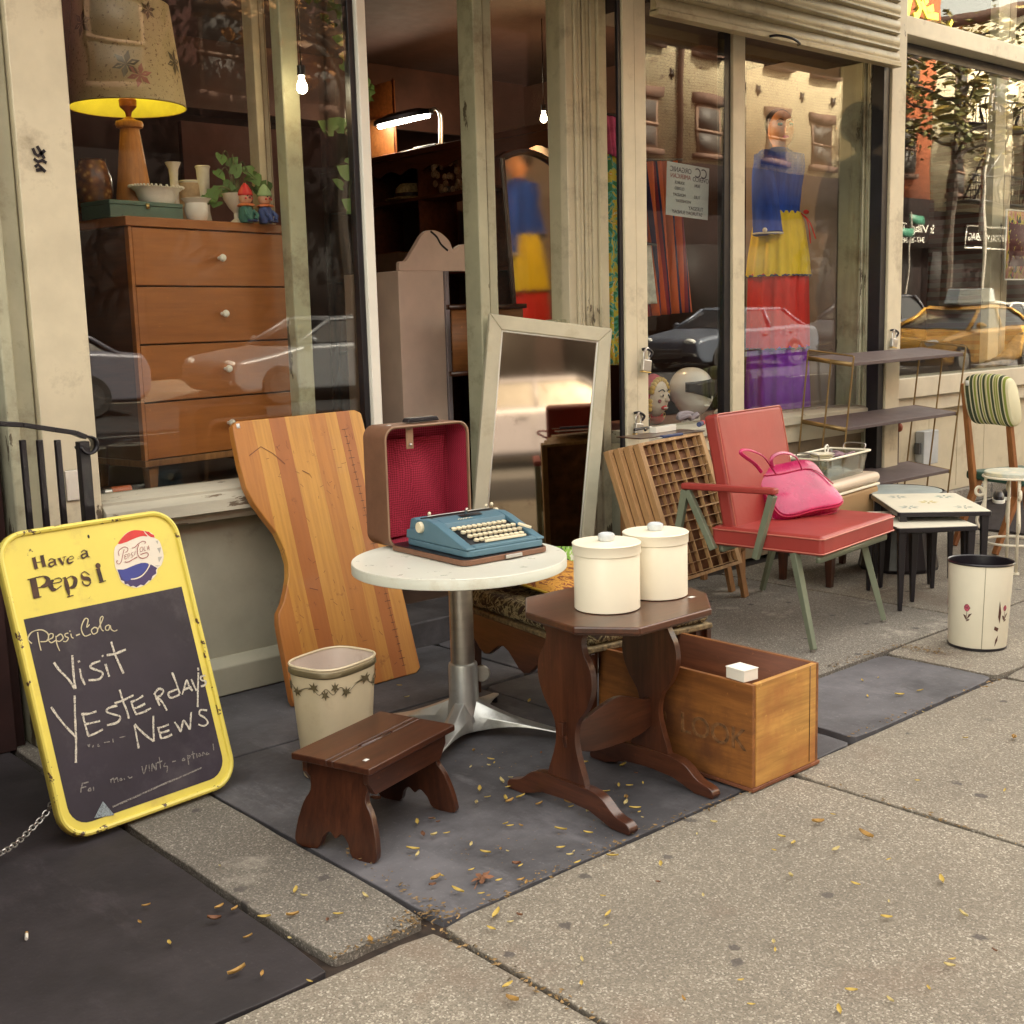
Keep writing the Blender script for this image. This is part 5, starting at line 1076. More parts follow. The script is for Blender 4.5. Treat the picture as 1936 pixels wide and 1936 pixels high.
b = MB(); b.ribbon([(ax+.01, az-.05), ((ax+u_[0])/2, (az+u_[1])/2-.052), (u_[0]-.01, u_[1]-.045)], .0022, -.0235); b.build('front_seam', m_pinkd, hb_, smooth=0)
MB().tube(spline([(t_[0]+.012, -.02, t_[1]-.01), (t_[0]-.012, -.03, t_[1]-.03), (t_[0]+.012, -.03, t_[1]-.045)], 4), .004).build('strap_loop', m_pinkd, hb_)

# ================================================================ cool box, baking dish
lowt = thing('low_brown_bench', 'low brown wooden stand carrying the cream lidded hamper', 'stand', T(5.42, 3.58, 0))
MB().box(0, .66, 0, .36, .20, .225).build('top', m_walnut_x, lowt, bevel=.003)
for x, y in ((.04, .03), (.62, .03), (.04, .33), (.62, .33)): MB().bar((x, y, .2), (x, y, 0), .05, .04, wx2=.03, wy2=.03).build('leg', m_walnut, lowt, bevel=.002)
hp_ = thing('picnic_hamper', 'tan hamper with rounded cream lid behind the pink handbag', 'hamper', T(5.455, 3.595, .227) @ RZ(.15))
m_wick = NB('woven_tan', .7); wv = m_wick.n('TexWave', i_Scale=60); m_wick.l(m_wick.co(), wv.inputs['Vector']); m_wick = m_wick.col(m_wick.mix(wv.outputs['Fac'], (.32, .19, .08), (.42, .26, .12)))
MB().box(0, .60, 0, .30, 0, .255).build('basket', m_wick, hp_, bevel=.02, seg=3); MB().box(-.008, .608, -.008, .308, .27, .33).build('lid', paint('cream_lid', (.62, .5, .38), .4, var=.04), hp_, bevel=.028, seg=4); MB().box(-.004, .604, -.004, .304, .2555, .2695).build('lid_rim', m_can, hp_, bevel=.004)
dz = .227+.331
d0, d1 = G(1545, 898, dz), G(1608, 880, dz)
dm = T(5.45, 3.63, dz) @ RZ(.15)
bd = thing('glass_baking_dish', 'rectangular glass dish with wire handles holding odds and ends on the hamper', 'dish', dm)
m_dish = glass('dish_glass', 1.7, (.86, .90, .88), .03, .12)
b = MB(); R_ = [[b.bm.verts.new((x, y, z)) for x, y in rrect(a, .54-a, a*.6, .24-a*.6, .02)] for a, z in ((.03, .0), (.004, .115), (-.012, .118), (-.012, .124), (.006, .124), (.035, .008))]; b.rings(R_, True); b.build('dish', m_dish, bd)
MB().tube([(x, y, .124) for x, y in rrect(-.01, .55, -.008, .248, .025)], .006, 6, True).build('rim', m_can, bd)
for sx in (-.012, .552): MB().tube(spline([(sx, .04, .122), (sx+(.02 if sx > 0 else -.02), .045, .155), (sx+(.02 if sx > 0 else -.02), .155, .155), (sx, .16, .122)], 5), .004).build('handle', m_steel, bd)
sv = thing('china_saucers', 'pale china saucers stacked in the glass dish', 'saucers', dm @ T(.17, .11, .035)); 
for k in range(3): MB().lathe([(.001, 0), (.04, 0), (.065, .012), (.066, .014), (.04, .004), (.001, .004)], M=T(.01*k, .004*k, .062+.012*k)).build('saucer', m_can, sv)
MB().tube([(.10+.022*cos(t*.7), .02, .115+.022*sin(t*.7)) for t in range(9)], .005, 6, True).build('cup_ring', m_white, sv)
pc = thing('patterned_cloth', 'folded pink and lilac cloth in the glass dish', 'cloth', dm @ T(.38, .11, .075)); MB().grid(lambda u, v: V(((u-.5)*.17, (v-.5)*.12, .035+.012*sin(u*9)*cos(v*7))), 12, 10).build('fold', paint('lilac_cloth', (.35, .22, .26), .8, var=.4, sc=40), pc, solid=.008)

# ================================================================ wire rack
RK = T(6.2, 4.0747, 0) @ RZ(-.0511) @ RY(-.0119) @ RX(.1086)
rk = thing('wire_shelf_rack', 'brass wire rack with three grey brown shelves in front of the right window', 'shelf rack', RK)
m_wire = paint('brass_wire', (.26, .17, .07), .4, .6, var=.15); m_rsh = paint('rack_shelf', (.115, .085, .085), .55, var=.08, bump=.2, bsc=160)
rw_, rd_ = 1.1845, .3252
for z in (.3994, .7815, 1.1646): MB().box(.008, rw_-.008, .006, rd_-.006, z-.022, z).build('shelf', m_rsh, rk, bevel=.003)
for x in (0, rw_):
    for y in (0, rd_*.48, rd_):
        MB().cyl((x, y, .0), (x, y, 1.165 if 0 < y < rd_ else 1.19), .0055).build('upright', m_wire, rk)
    MB().tube([(x, 0, 1.185), (x, 0, 1.197), (x, .01, 1.202), (x, rd_-.01, 1.202), (x, rd_, 1.197), (x, rd_, 1.185)], .0055).build('top_rail', m_wire, rk)
    for z in (.3994, .7815, 1.1646): MB().bar((x, 0, z-.012), (x, rd_, z-.012), .008, .026).build('end_rail', m_wire, rk)

# ================================================================ nest of tables and black drum table
m_blk = paint('black_lacquer', (.012, .010, .014), .3, var=.1); m_tt = paint('cream_tabletop', (.80, .76, .62), .3, var=.03)
NZ = .465
def nest(label, M, w, d, z, deco=False):
    t = thing('nesting_table', label, 'side table', M, 'nest of black legged tables')
    MB().prism(rrect(0, w, 0, d, .02), z-.024, z-.002, 'xy').build('table_edge', m_blk, t, bevel=.003); MB().prism(rrect(.006, w-.006, .006, d-.006, .016), z-.0018, z, 'xy').build('tabletop', m_tt, t)
    for x, y in ((.03, .03), (w-.03, .03), (.03, d-.03), (w-.03, d-.03)): MB().bar((x, y, z-.025), (x, y, 0), .036, .036, wx2=.018, wy2=.018).build('leg', m_blk, t, bevel=.002)
    if deco:
        for i, (x, y, cc) in enumerate(((.5, .5, (.62, .5, .08)), (.2, .25, (.25, .35, .34)), (.78, .22, (.3, .36, .33)), (.25, .8, (.28, .36, .36)), (.78, .78, (.2, .36, .32)))):
            b = MB()
            for k in range(7):
                a = k*.9+i; c_, s_ = cos(a), sin(a); x0, y0 = x*w+.012*c_, y*d+.012*s_; b.poly([(x0, y0), (x0+.02*c_-.008*s_, y0+.02*s_+.008*c_), (x0+.042*c_, y0+.042*s_), (x0+.02*c_+.008*s_, y0+.02*s_-.008*c_)], z+.0004+.00004*k, 'xy')
            b.build('painted_flower', paint('flower_paint', cc, .5, var=.3, sc=50), t, smooth=0)
N0 = T(5.34, 3.145, 0) @ RZ(-.8067)
nest('largest nesting table with cream top and five painted flowers', N0, .455, .640, NZ, True)
nest('middle nesting table, pulled out a little towards the red chair', N0 @ T(-.04, -.17, 0) @ RZ(.12), .40, .52, NZ-.05)
nest('smallest nesting table, lowest cream top under the other two', N0 @ T(.07, .02, 0) @ RZ(.25), .34, .40, NZ-.09)
dr = thing('black_drum_table', 'round black table with flared slatted drum base and pale blue top', 'table', T(6.16, 3.62, -.0) @ Matrix.Scale(.92, 4, (0, 0, 1)))
MB().lathe([(.215, .0), (.22, .02), (.195, .16), (.16, .38), (.155, .45), (.0, .45)], n=60, f=lambda a, z: 1+.012*(1 if cos(20*a) > 0 else -1)).build('drum_base', m_blk, dr, smooth=20)
c_ = G(1765, 932, .50); tp_ = MB().lathe([(.001, .4505), (.24, .451), (.25, .458), (.25, .478), (.24, .484), (.235, .476), (.001, .476)], n=60).build('table_rim', m_blk, dr); MB().lathe([(.001, .4765), (.225, .4765), (.228, .483), (.20, .486), (.001, .487)], n=48, cap=False).build('blue_top', paint('pale_blue_top', (.36, .42, .42), .3), dr)

# ================================================================ floral bin
gb = G(1847, 1232); gbc = gb + V((sin(yaw+radians(21)), cos(yaw+radians(21)), 0))*.118
fb_ = thing('floral_bin', 'cream metal bin with black inside and pink painted flower near the right edge', 'bin', T(gbc.x, gbc.y, 0) @ RX(.0) @ RY(.03))
MB().lathe([(.118, .006), (.120, .010), (.134, .372)], n=64, cap=False).build('body', paint('bin_cream', (.74, .70, .56), .35, var=.03, bump=.05), fb_)
MB().lathe([(.112, .0), (.122, .0), (.122, .009), (.118, .0095)], n=64, cap=False).build('bottom_bead', m_blk, fb_)
MB().lathe([(.137, .366), (.1385, .371), (.136, .376), (.132, .372)], n=64, cap=False).build('top_bead', m_blk, fb_)
MB().lathe([(.1325, .3725), (.116, .012), (.001, .012)], n=64, cap=False).build('dark_lining', m_blk, fb_)
ang0 = atan2(-gbc.y, -gbc.x)      # towards the camera
def decal(strokes, nm, mat, a0, zc, closed=True):
    b = MB()
    for st in strokes:
        vs = []
        for x, z in st: r = .1207+(zc+z-.01)*(.014/.362)+.0006; a = a0+x/r; vs.append(b.bm.verts.new((r*cos(a), r*sin(a), zc+z)))
        b._f(vs)
    return b.build(nm, mat, fb_, smooth=0)
m_petal = paint('pink_petals', (.42, .08, .12), .5, var=.4, sc=90); m_stem = paint('brown_stem', (.09, .035, .025), .5)
for nm, a0, s_ in (('painted_rose', ang0-.38, 1), ('painted_rose', ang0+.95, .8), ('painted_rose', ang0-1.5, 1.)):
    decal([[(.013*s_*cos(t*.7)*(1+.15*cos(t*3.5)), .02+.017*s_*sin(t*.7)) for t in range(9)]], nm, m_petal, a0, .165)
    decal([[(-.001, .004), (.001, .004), (.0, -.04), (-.002, -.04)], [(0, -.03), (.01, -.02), (.022, -.002), (.008, -.008)], [(0, -.036), (-.008, -.026), (-.016, -.01), (-.004, -.014)], [(0, -.038), (.008, -.036), (.013, -.03), (.004, -.028)]], 'painted_stem', m_stem, a0, .165)
decal([[(-.004, .05), (.008, .0), (.004, -.05), (-.006, -.02)], [(.0, -.07), (-.02, -.06), (-.022, -.075), (-.005, -.085)], [(.0, -.1), (-.012, -.12), (-.014, -.15), (-.002, -.125)]], 'painted_stem', m_stem, ang0+.72, .17)
MB().box(-.0008, .0008, -.0008, .0008, .0, .36).build('side_seam', m_band, fb_, M=T(.1212*cos(ang0+.15), .1212*sin(ang0+.15), .008) @ RZ(ang0+.15) @ RY(.038))

# ================================================================ green chair with striped back
m_teak = wood('teak', (.20, .07, .022), (.42, .18, .06), 'z', 6, .45)
GC = T(7.385, 3.14, 0) @ RZ(radians(71))
gch = thing('green_seat_chair', 'wooden chair with green padded seat and a striped cushion hung over its back', 'chair', GC)
MB().box(0, .46, .0, .46, .40, .455).build('seat', paint('green_vinyl', (.022, .075, .055), .45), gch, bevel=.018, seg=3)
for x in (.05, .39):
    MB().bar((x, .445, .30), (x, .56, 1.00), .05, .028, wx2=.034, wy2=.026).build('back_post', m_teak, gch, bevel=.004); MB().bar((x, .42, .40), (x, .60, .0), .055, .03, wx2=.035, wy2=.028).build('leg', m_teak, gch, bevel=.004); MB().bar((x, .05, .40), (x, -.03, .0), .045, .03, wx2=.03, wy2=.026).build('leg', m_teak, gch, bevel=.004)
ms = NB('green_stripes', .85); cs = ms.n('SeparateXYZ'); ms.l(ms.tc.outputs['Object'], cs.inputs[0]); mrr = ms.n('MapRange', i_1=-.17, i_2=.17); ms.l(cs.outputs[0], mrr.inputs[0])
cA, cB, cC, cD = (.66, .62, .42), (.25, .30, .06), (.05, .07, .035), (.45, .42, .22)
seq = []; pat = [cA, cB, cA, cC, cA, cB, cD, cB, cA, cC, cA, cB, cA, cD, cC, cA, cB, cA, cC, cA, cB, cA, cC, cA, cC, cA]; ws_ = [3, 5, 2, 6, 2, 3, 2, 3, 2, 5, 2, 5, 2, 2, 5, 2, 3, 2, 4, 3, 5, 2, 6, 3, 8, 3]; tot = sum(ws_); acc = 0
for cc, q in zip(pat, ws_): seq.append((acc/tot, cc)); acc += q
ms.bump(ms.noise(200, 3), .3); ms = ms.col(ms.ramp(mrr.outputs[0], seq, 'CONSTANT'))
cu_ = thing('striped_cushion', 'green and cream striped cushion folded over the back of the green chair', 'cushion', GC @ T(.15, .565, .905) @ RX(-.16))
b = MB(); R_ = []
for u in [0, .02, .06, .15, .3, .5, .7, .85, .94, .98, 1]:
    k_ = 1-.16*abs(2*u-1)**8; ring = []
    for j in range(32):
        a = 2*pi*j/32; yy = .048*(1 if sin(a) >= 0 else -1)*abs(sin(a))**.7*k_; zz = .155*(1 if cos(a) >= 0 else -1)*abs(cos(a))**.8*k_; ring.append(b.bm.verts.new(((u-.5)*.35, yy+.012*cos(a), zz+.012*sin(pi*u))))
    R_.append(ring)
b.rings(R_); b.build('cover', ms, cu_, smooth=70)
MB().box(.12, .145, .050, .056, .10, .13).build('price_tag', m_sticker, cu_)

# ================================================================ white wrought iron table
m_wi = paint('chipped_white_iron', (.74, .68, .54), .5, var=.06, chips=((.22, .12, .06), .14, 30)); IC = T(6.50, 3.12, 0)
it = thing('wrought_iron_table', 'small round cream wrought iron table with scroll legs at the right edge', 'table', IC)
m_mos = NB('worn_top', .5); m_mos = m_mos.col(m_mos.ramp(m_mos.noise(14, 8), [(.35, (.62, .56, .38)), (.5, (.45, .48, .42)), (.65, (.7, .64, .5))])); iz = .555
MB().lathe([(.001, iz), (.155, iz), (.160, iz-.004), (.160, iz-.02), (.001, iz-.02)], n=40).build('tabletop', m_mos, it); MB().tube([(.164*cos(2*pi*k/40), .164*sin(2*pi*k/40), iz-.028) for k in range(40)], .007, 8, True).build('rim_hoop', m_wi, it)
MB().tube([(.15*cos(2*pi*k/40), .15*sin(2*pi*k/40), .16) for k in range(40)], .007, 8, True).build('lower_hoop', m_wi, it)
for k in range(4):
    M = RZ(k*pi/2+.62+pi); 
    MB().tube([(.15, 0, iz-.03), (.15, 0, .012)] , .0085).build('leg', m_wi, it, M=M)
    sc = [(.155, 0, .50), (.155, 0, .44), (.170, 0, .42), (.195, 0, .425), (.20, 0, .45), (.185, 0, .465), (.165, 0, .45), (.150, 0, .40), (.175, 0, .33), (.19, 0, .28), (.175, 0, .24), (.150, 0, .24), (.148, 0, .265), (.165, 0, .275)]
    MB().tube(spline(sc, 5), .0085).build('scroll', m_wi, it, M=M); MB().cyl((.15, 0, .0), (.15, 0, .012), .018).build('foot_pad', m_wi, it, M=M)

# ================================================================ small street level things at the right
mt = thing('ribbed_doormat', 'dark ribbed rubber mat in front of the cream shop wall', 'mat', T(8.0, 3.55, .001)); 
b = MB(); b.box(-.45, 1.2, .0, .85, 0, .010)
for k in range(40): b.box(-.44+k*.041, -.42+k*.041, .02, .83, .0102, .014)
b.build('mat', paint('rubber_mat', (.045, .035, .035), .8), mt)
p = PY(1745, 845, 4.49)
eb = thing('electric_box', 'small grey electric box fixed to the cream panels behind the rack', 'electric box', T(p.x, 4.495, p.z)); MB().box(-.10, .10, -.07, 0, -.12, .12).build('casing', paint('box_grey', (.42, .44, .45), .5), eb, bevel=.006); MB().box(-.13, -.101, -.05, -.01, -.04, .04).build('switch_lever', m_bump, eb, bevel=.004)
pv = thing('weathered_hinge_post', 'broken weathered wooden hinge post beside the end post', 'wooden post', T(7.30, 4.40, 0))
m_old = paint('rotten_wood', (.16, .11, .085), .85, var=.3, sc=12, bump=.8, bsc=50, stretch=(1, 1, .2)); MB().box(.02, .10, -.04, .0, .08, .70).build('post', m_old, pv, bevel=.008); MB().box(-.03, .16, -.07, -.001, .705, .76).build('cap_block', m_old, pv, bevel=.01); MB().ball((.07, -.055, .67), (.028, .02, .03)).build('rusty_knob', paint('rust_red', (.30, .07, .03), .7), pv)
for k, (x, lb) in enumerate(((1888, 'left canvas shoe of the pair on the mat by the wall'), (1905, 'right canvas shoe of the pair on the mat by the wall'))):
    g_ = G(x, 944-k*6, .03); s_ = thing('canvas_shoe', lb, 'shoe', T(g_.x, g_.y, .015) @ RZ(.5), 'pair of shoes')
    MB().lathe([(1, 0), (1, .02), (.98, .024)], n=24, sq=(.8, .13, .045)).build('sole', m_white, s_); MB().lathe([(.95, .0245), (.9, .05), (.6, .075), (.3, .08)], n=24, sq=(.8, .125, .042)).build('upper', m_black, s_)
# padlocks
def padlock(label, px, py, Y=4.225, s=1.):
    p = PY(px, py, Y); t = thing('padlock', label, 'padlock', T(p.x, Y, p.z) @ RY(.15), 'padlocks on the shutter posts')
    MB().box(-.026*s, .026*s, -.014, .010, -.05*s, 0).build('body', m_steel, t, bevel=.005); MB().box(-.0265*s, .0265*s, -.0145, .0105, -.056*s, -.0505*s).build('brass_base', m_brass, t, bevel=.002)
    MB().tube(spline([(-.016*s, 0, 0), (-.017*s, 0, .03*s), (0, 0, .05*s), (.017*s, 0, .03*s), (.016*s, 0, 0)], 5), .005*s).build('shackle', m_steel, t)
    MB().tube(spline([(-.02, .02, .05), (0, 0, .055), (.03, -.01, .04), (.02, -.005, .015)], 5), .006*s).build('hasp', m_black, t)
padlock('padlock high on the cream shutter post, above the mask', 1222, 680, 4.235, 1.2); padlock('padlock low on the cream shutter post, next to the trays', 1207, 800, 4.235, 1.1); padlock('padlock on the end post above the wire rack', 1690, 640, 4.23, 1.1)
# ================================================================ inside the left window: dresser and what stands on it
m_ven = wood('dresser_veneer', (.27, .084, .016), (.45, .155, .032), 'x', 4, .38, rings=.5, coat=.15); m_vend = wood('dresser_side', (.08, .025, .008), (.13, .042, .013), 'y', 4, .5); m_vleg = wood('dresser_leg', (.22, .09, .03), (.36, .17, .06), 'z', 5, .4)
DM = T(2.1208, 4.6, .80) @ RZ(.1905)
ds = thing('four_drawer_dresser', 'brown four drawer dresser with white knobs inside the left shop window', 'dresser', DM)
dw, dd, dzb, dzt = .8624, .43, .132, 1.055
MB().box(0, dw, .022, dd, dzb, dzt).build('carcass', m_vend, ds, bevel=.003)
MB().box(-.018, dw+.018, -.012, dd+.01, dzt+.0005, dzt+.038).build('top', m_ven, ds, bevel=.004)
zs = [on(DM, [(x, y)])[0][1] for x, y in ((560, 448), (562, 545), (563, 647), (565, 748), (567, 833))]
kn = on(DM, [(413, 488), (419, 593), (425, 697), (431, 799)])
for k in range(4):
    zt_ = dzt-(dzt-dzb)*k/4; zb_ = dzt-(dzt-dzb)*(k+1)/4
    dwr = MB().box(.016, dw-.016, -.001, .0215, zb_+.003, zt_-.003).build('drawer', m_ven, ds, bevel=.003)
    MB().lathe([(.0001, 0), (.007, 0), (.006, .012), (.013, .018), (.016, .026), (.013, .034), (.0001, .037)], n=20, M=T(kn[k][0], -.002, kn[k][1]) @ RX(pi/2), cap=False).build('knob', m_white, dwr)
MB().box(-.003, .013, -.004, .0225, dzb, dzt).build('corner_post', m_ven, ds, bevel=.002); MB().box(dw-.013, dw+.003, -.004, .0225, dzb, dzt).build('corner_post', m_ven, ds, bevel=.002)
MB().box(.0, dw, .0, dd, dzb-.028, dzb-.001).build('base_rail', m_vleg, ds, bevel=.003)
for x, y in ((.05, .04), (dw-.05, .04), (.05, dd-.05), (dw-.05, dd-.05)): MB().bar((x, y, dzb-.029), (x, y, 0), .05, .05, wx2=.035, wy2=.035).build('leg', m_vleg, ds, bevel=.003)
DT = .80+dzt+.0385
def at(px, py, Y): p = PY(px, py, Y); return p
# lamp
m_shade = NB('speckled_shade', .8); _n = m_shade.noise(75, 3, (1, 1, 1), .8); _c = m_shade.ramp(_n, [(.58, (.62, .50, .28)), (.66, (.16, .09, .04))]); m_shade = m_shade.col(_c)
m_lamp_w = wood('turned_lamp', (.45, .17, .04), (.62, .28, .08), 'z', 6, .5)
lx = at(250, 372, 4.86)
lpt = thing('table_lamp', 'tall table lamp with cone wooden base and speckled leaf printed drum shade', 'table lamp', T(lx.x+.01, 4.86, DT))
MB().lathe([(.086, 0), (.083, .01), (.040, .355), (.038, .372), (.052, .378), (.056, .392), (.052, .402), (.03, .408), (.012, .42)], n=36).build('base', m_lamp_w, lpt)
MB().lathe([(.010, .42), (.014, .44), (.034, .46), (.036, .485), (.022, .505), (.012, .51)], n=24).build('socket', paint('copper_socket', (.30, .08, .03), .3, .5), lpt)
sh = MB().lathe([(.232, .455), (.188, .855)], n=64, cap=False).build('lamp_shade', m_shade, lpt)
MB().lathe([(.2305, .456), (.1865, .854)], n=64, cap=False).lathe([(.002, .80), (.1885, .802)], n=64, cap=False).build('shade_lining', paint('yellow_lining', (.80, .74, .10), .8), lpt)
MB().tube([(.232*cos(2*pi*k/64), .232*sin(2*pi*k/64), .455) for k in range(64)], .0022, 5, True).build('shade_wire', m_brass, lpt)
def shl(a, z): r = .232-(z-.455)*.11+.0012; return V((r*cos(a), r*sin(a), z))
ca = atan2(-4.86, -2.28)
for (a0, zc, s_, mt_) in ((ca+.02, .585, 1., m_band), (ca+.24, .545, .9, paint('shade_pink', (.45, .2, .15), .8)), (ca+.55, .80, .7, m_band), (ca+1.1, .62, 1., m_band), (ca-.85, .75, 1., m_band)):
    b = MB()
    for k in range(6):
        t_ = k*1.05+.3; L = .055*s_; pts = [(0, 0), (L*.5, -L*.22), (L, 0), (L*.5, L*.22)]
        b._f([b.bm.verts.new(shl(a0+(x*cos(t_)-z*sin(t_))/.21, zc+x*sin(t_)+z*cos(t_))) for x, z in pts])
    b.build('leaf_print', mt_, lpt, smooth=0)
def plight(name, loc, e, c=(1, .62, .28), r=.03):
    l = bpy.data.lights.new(name, 'POINT'); l.energy = e; l.color = c; l.shadow_soft_size = r; o = bpy.data.objects.new(name, l); COL.objects.link(o); o.location = loc; return o
plight('table_lamp_glow', (lx.x+.01, 4.86, DT+.62), .2, (1, .8, .35))
# little things on the dresser
def lathething(name, label, cat, x, y, z, prof, mat, n=32, part_='body', **k):
    t = thing(name, label, cat, T(x, y, z)); MB().lathe(prof, n=n, **k).build(part_, mat, t); return t
m_milk = paint('milk_glass', (.82, .78, .70), .25, var=.02, bump=0)
m_amber = NB('crackled_amber', .25, .0); _v = m_amber.n('TexVoronoi', i_Scale=34); m_amber.l(m_amber.co(), _v.inputs['Vector']); m_amber = m_amber.col(m_amber.ramp(_v.outputs['Distance'], [(.1, (.55, .32, .10)), (.35, (.22, .08, .02)), (.8, (.08, .03, .015))]))
a_ = at(175, 408, 4.98); av = lathething('amber_glass_vase', 'barrel shaped crackled amber glass vase at the left end of the dresser', 'vase', a_.x, 4.95, DT, [(.045, 0), (.062, .05), (.078, .12), (.076, .18), (.058, .235), (.055, .245), (.05, .245)], m_amber, part_='vase')
MB().lathe([(.051, .235), (.049, .248), (.060, .252)], n=30, cap=False).build('lip', m_amber, av)
a_ = at(229, 405, 4.66); gb_ = thing('green_metal_box', 'flat green metal box with a small clasp under the milk glass dish', 'box', T(at(215, 400, 4.70).x-.03, 4.665, DT) @ RZ(.17))
m_gbx = paint('sea_green_tin', (.10, .17, .13), .5, chips=((.03, .03, .03), .1, 30)); MB().box(0, .345, 0, .20, 0, .050).build('box', m_gbx, gb_, bevel=.003); MB().box(-.001, .346, -.001, .201, .051, .068).build('lid', m_gbx, gb_, bevel=.003); MB().box(.165, .18, -.006, -.0012, .04, .06).build('clasp', m_brass, gb_)
zz_ = DT+.069; a_ = at(298, 372, 4.76)
md = thing('milk_glass_dish', 'white milk glass dish with beaded rim standing on the green box', 'dish', T(a_.x, 4.765, zz_) @ RZ(.17))
MB().lathe([(.6, 0), (.72, .02), (.80, .045), (1.0, .062), (.97, .064), (.76, .046), (.6, .01)], n=40, sq=(.8, .115, .07)).build('bowl', m_milk, md)
for k in range(36): a = 2*pi*k/36; MB().ball((.115*abs(cos(a))**.8*(1 if cos(a) > 0 else -1), .07*abs(sin(a))**.8*(1 if sin(a) > 0 else -1), .066), .006, 8).build('bead', m_milk, md)
def vase(name, label, px, Y, prof, mat=m_milk, cat='vase'):
    p = at(px, 400, Y); return lathething(name, label, cat, p.x, Y, DT, prof, mat)
v1 = vase('milk_glass_candlestick', 'slender white milk glass candlestick with scalloped mouth, left of the two', 333, 4.93, [(.04, 0), (.035, .01), (.020, .05), (.017, .10), (.018, .20), (.021, .235), (.032, .258), (.034, .262), (.024, .262)]); MB().lathe([(.022, .05), (.026, .055), (.022, .062)], n=20, cap=False).build('ring', m_milk, v1)
v2 = vase('milk_glass_vase', 'straight white milk glass bud vase, right of the two tall white pieces', 388, 4.93, [(.035, 0), (.03, .01), (.022, .06), (.023, .12), (.029, .24), (.032, .252), (.026, .252)]); MB().lathe([(.031, .247), (.034, .251), (.031, .256)], n=20, cap=False).build('lip', m_milk, v2)
v3 = vase('embossed_beige_jar', 'short beige embossed jar between the two tall white vases', 362, 4.98, [(.055, 0), (.06, .02), (.058, .17), (.052, .185), (.05, .185)], paint('beige_pottery', (.58, .42, .28), .6, var=.15, sc=30, bump=.8, bsc=60), 'jar'); MB().lathe([(.05, .175), (.054, .19), (.048, .196)], n=24, cap=False).build('lip', m_milk, v3)
v4 = vase('white_ruffled_bowl', 'small white ruffled glass bowl in front of the beige jar', 372, 4.74, [(.035, 0), (.045, .02), (.050, .05), (.045, .075), (.058, .09), (.05, .088)], cat='bowl'); MB().lathe([(.056, .088), (.062, .094), (.055, .096)], n=30, cap=False, f=lambda a, z: 1+.05*cos(9*a)).build('ruffle', m_milk, v4)
# goblet planter with vine
p = at(447, 400, 4.76); pl_ = thing('planter_with_vine', 'white footed goblet planted with a trailing green vine', 'plant', T(p.x, 4.76, DT))
MB().lathe([(.035, 0), (.03, .006), (.012, .02), (.012, .045), (.03, .065), (.052, .10), (.058, .125), (.05, .122), (.001, .115)], n=32).build('goblet', paint('cream_goblet', (.70, .62, .52), .35), pl_)
m_leaf = leaf_mat('vine_leaf', [(.04, .10, .02), (.10, .18, .04), (.20, .28, .08)]); m_stemg = paint('vine_stem', (.12, .14, .05), .7)
def heart(b, c, nrm, s, rot):
    q = V(nrm).to_track_quat('Z', 'Y').to_matrix().to_4x4(); M = T(*c) @ q @ RZ(rot)
    o = [(0, -.45), (.35, -.6), (.55, -.25), (.42, .2), (0, .75), (-.42, .2), (-.55, -.25), (-.35, -.6)]
    ct_ = b.bm.verts.new(M @ V((0, 0, -.05*s))); vs = [b.bm.verts.new(M @ V((x*s, y*s, .10*s*abs(x)))) for x, y in o]
    for k in range(8): b._f([ct_, vs[k], vs[(k+1) % 8]])
lf_ = [(404, 365), (392, 378), (408, 386), (420, 360), (432, 352), (415, 330), (418, 300), (440, 308), (447, 322), (468, 322), (475, 335), (485, 340), (495, 352), (488, 362), (500, 368), (505, 352), (398, 372)]
b = MB(); s2 = MB(); rd = random.Random(3)
for i, (x, y) in enumerate(lf_):
    q = PY(x, y, 4.70+.1*rd.random())-V((p.x, 4.76, DT)); heart(b, q, (-.5+rd.gauss(0, .3), -.75, .35+rd.gauss(0, .3)), .050, rd.random()*6)
    s2.tube(spline([(0, 0, .12), (q.x*.5, q.y*.5, max(q.z, .12)+.03), tuple(q)], 4), .0018, 5)
b.build('leaves', m_leaf, pl_, smooth=60); s2.build('stems', m_stemg, pl_)
def gnome(label, px, hat, coat, rz):
    p = at(px, 410, 4.70); t = thing('elf_figurine', label, 'figurine', T(p.x, 4.70, DT) @ RZ(rz), 'elf figurines on the dresser')
    MB().lathe([(.026, 0), (.034, .02), (.032, .05), (.022, .075), (.0, .078)], n=20).build('coat', coat, t, bevel=0)
    hd = MB().ball((0, 0, .105), (.029, .028, .032), 20).build('head', paint('rosy_face_'+str(px), (.72, .38, .24), .5), t)
    MB().ball((-.0, -.029, .103), (.006, .007, .005), 10).build('nose', m_petal, hd)
    for s_ in (-1, 1): MB().ball((.011*s_, -.026, .112), (.003, .003, .005), 8).build('eye', m_black, hd); MB().ball((.017*s_, -.022, .100), (.006, .004, .005), 8).build('cheek', m_capr, hd)
    MB().lathe([(.031, .112), (.033, .118), (.026, .135), (.014, .155), (.004, .165)], n=20).build('hat', hat, t)
    MB().lathe([(.024, .066), (.036, .070), (.028, .079)], n=12, f=lambda a, z: 1+.15*cos(6*a)).build('collar', paint('orange_collar_'+str(px), (.6, .16, .05), .6), t)
    for s_ in (-1, 1): MB().tube([(.02*s_, -.02, .05), (.028*s_, -.038, .03), (.012*s_, -.045, .012)], .009).build('arm', coat, t); MB().ball((.014*s_, -.040, .006), (.011, .018, .007), 10).build('foot', m_navy, t)
gnome('elf figurine with red cap and green coat, left one of the pair', 466, m_capr, paint('green_coat', (.05, .16, .13), .6), .2)
gnome('elf figurine with blue coat and white collar, right one of the pair', 502, paint('pale_green_hat', (.3, .42, .2), .6), paint('blue_coat', (.06, .09, .26), .6), .35)
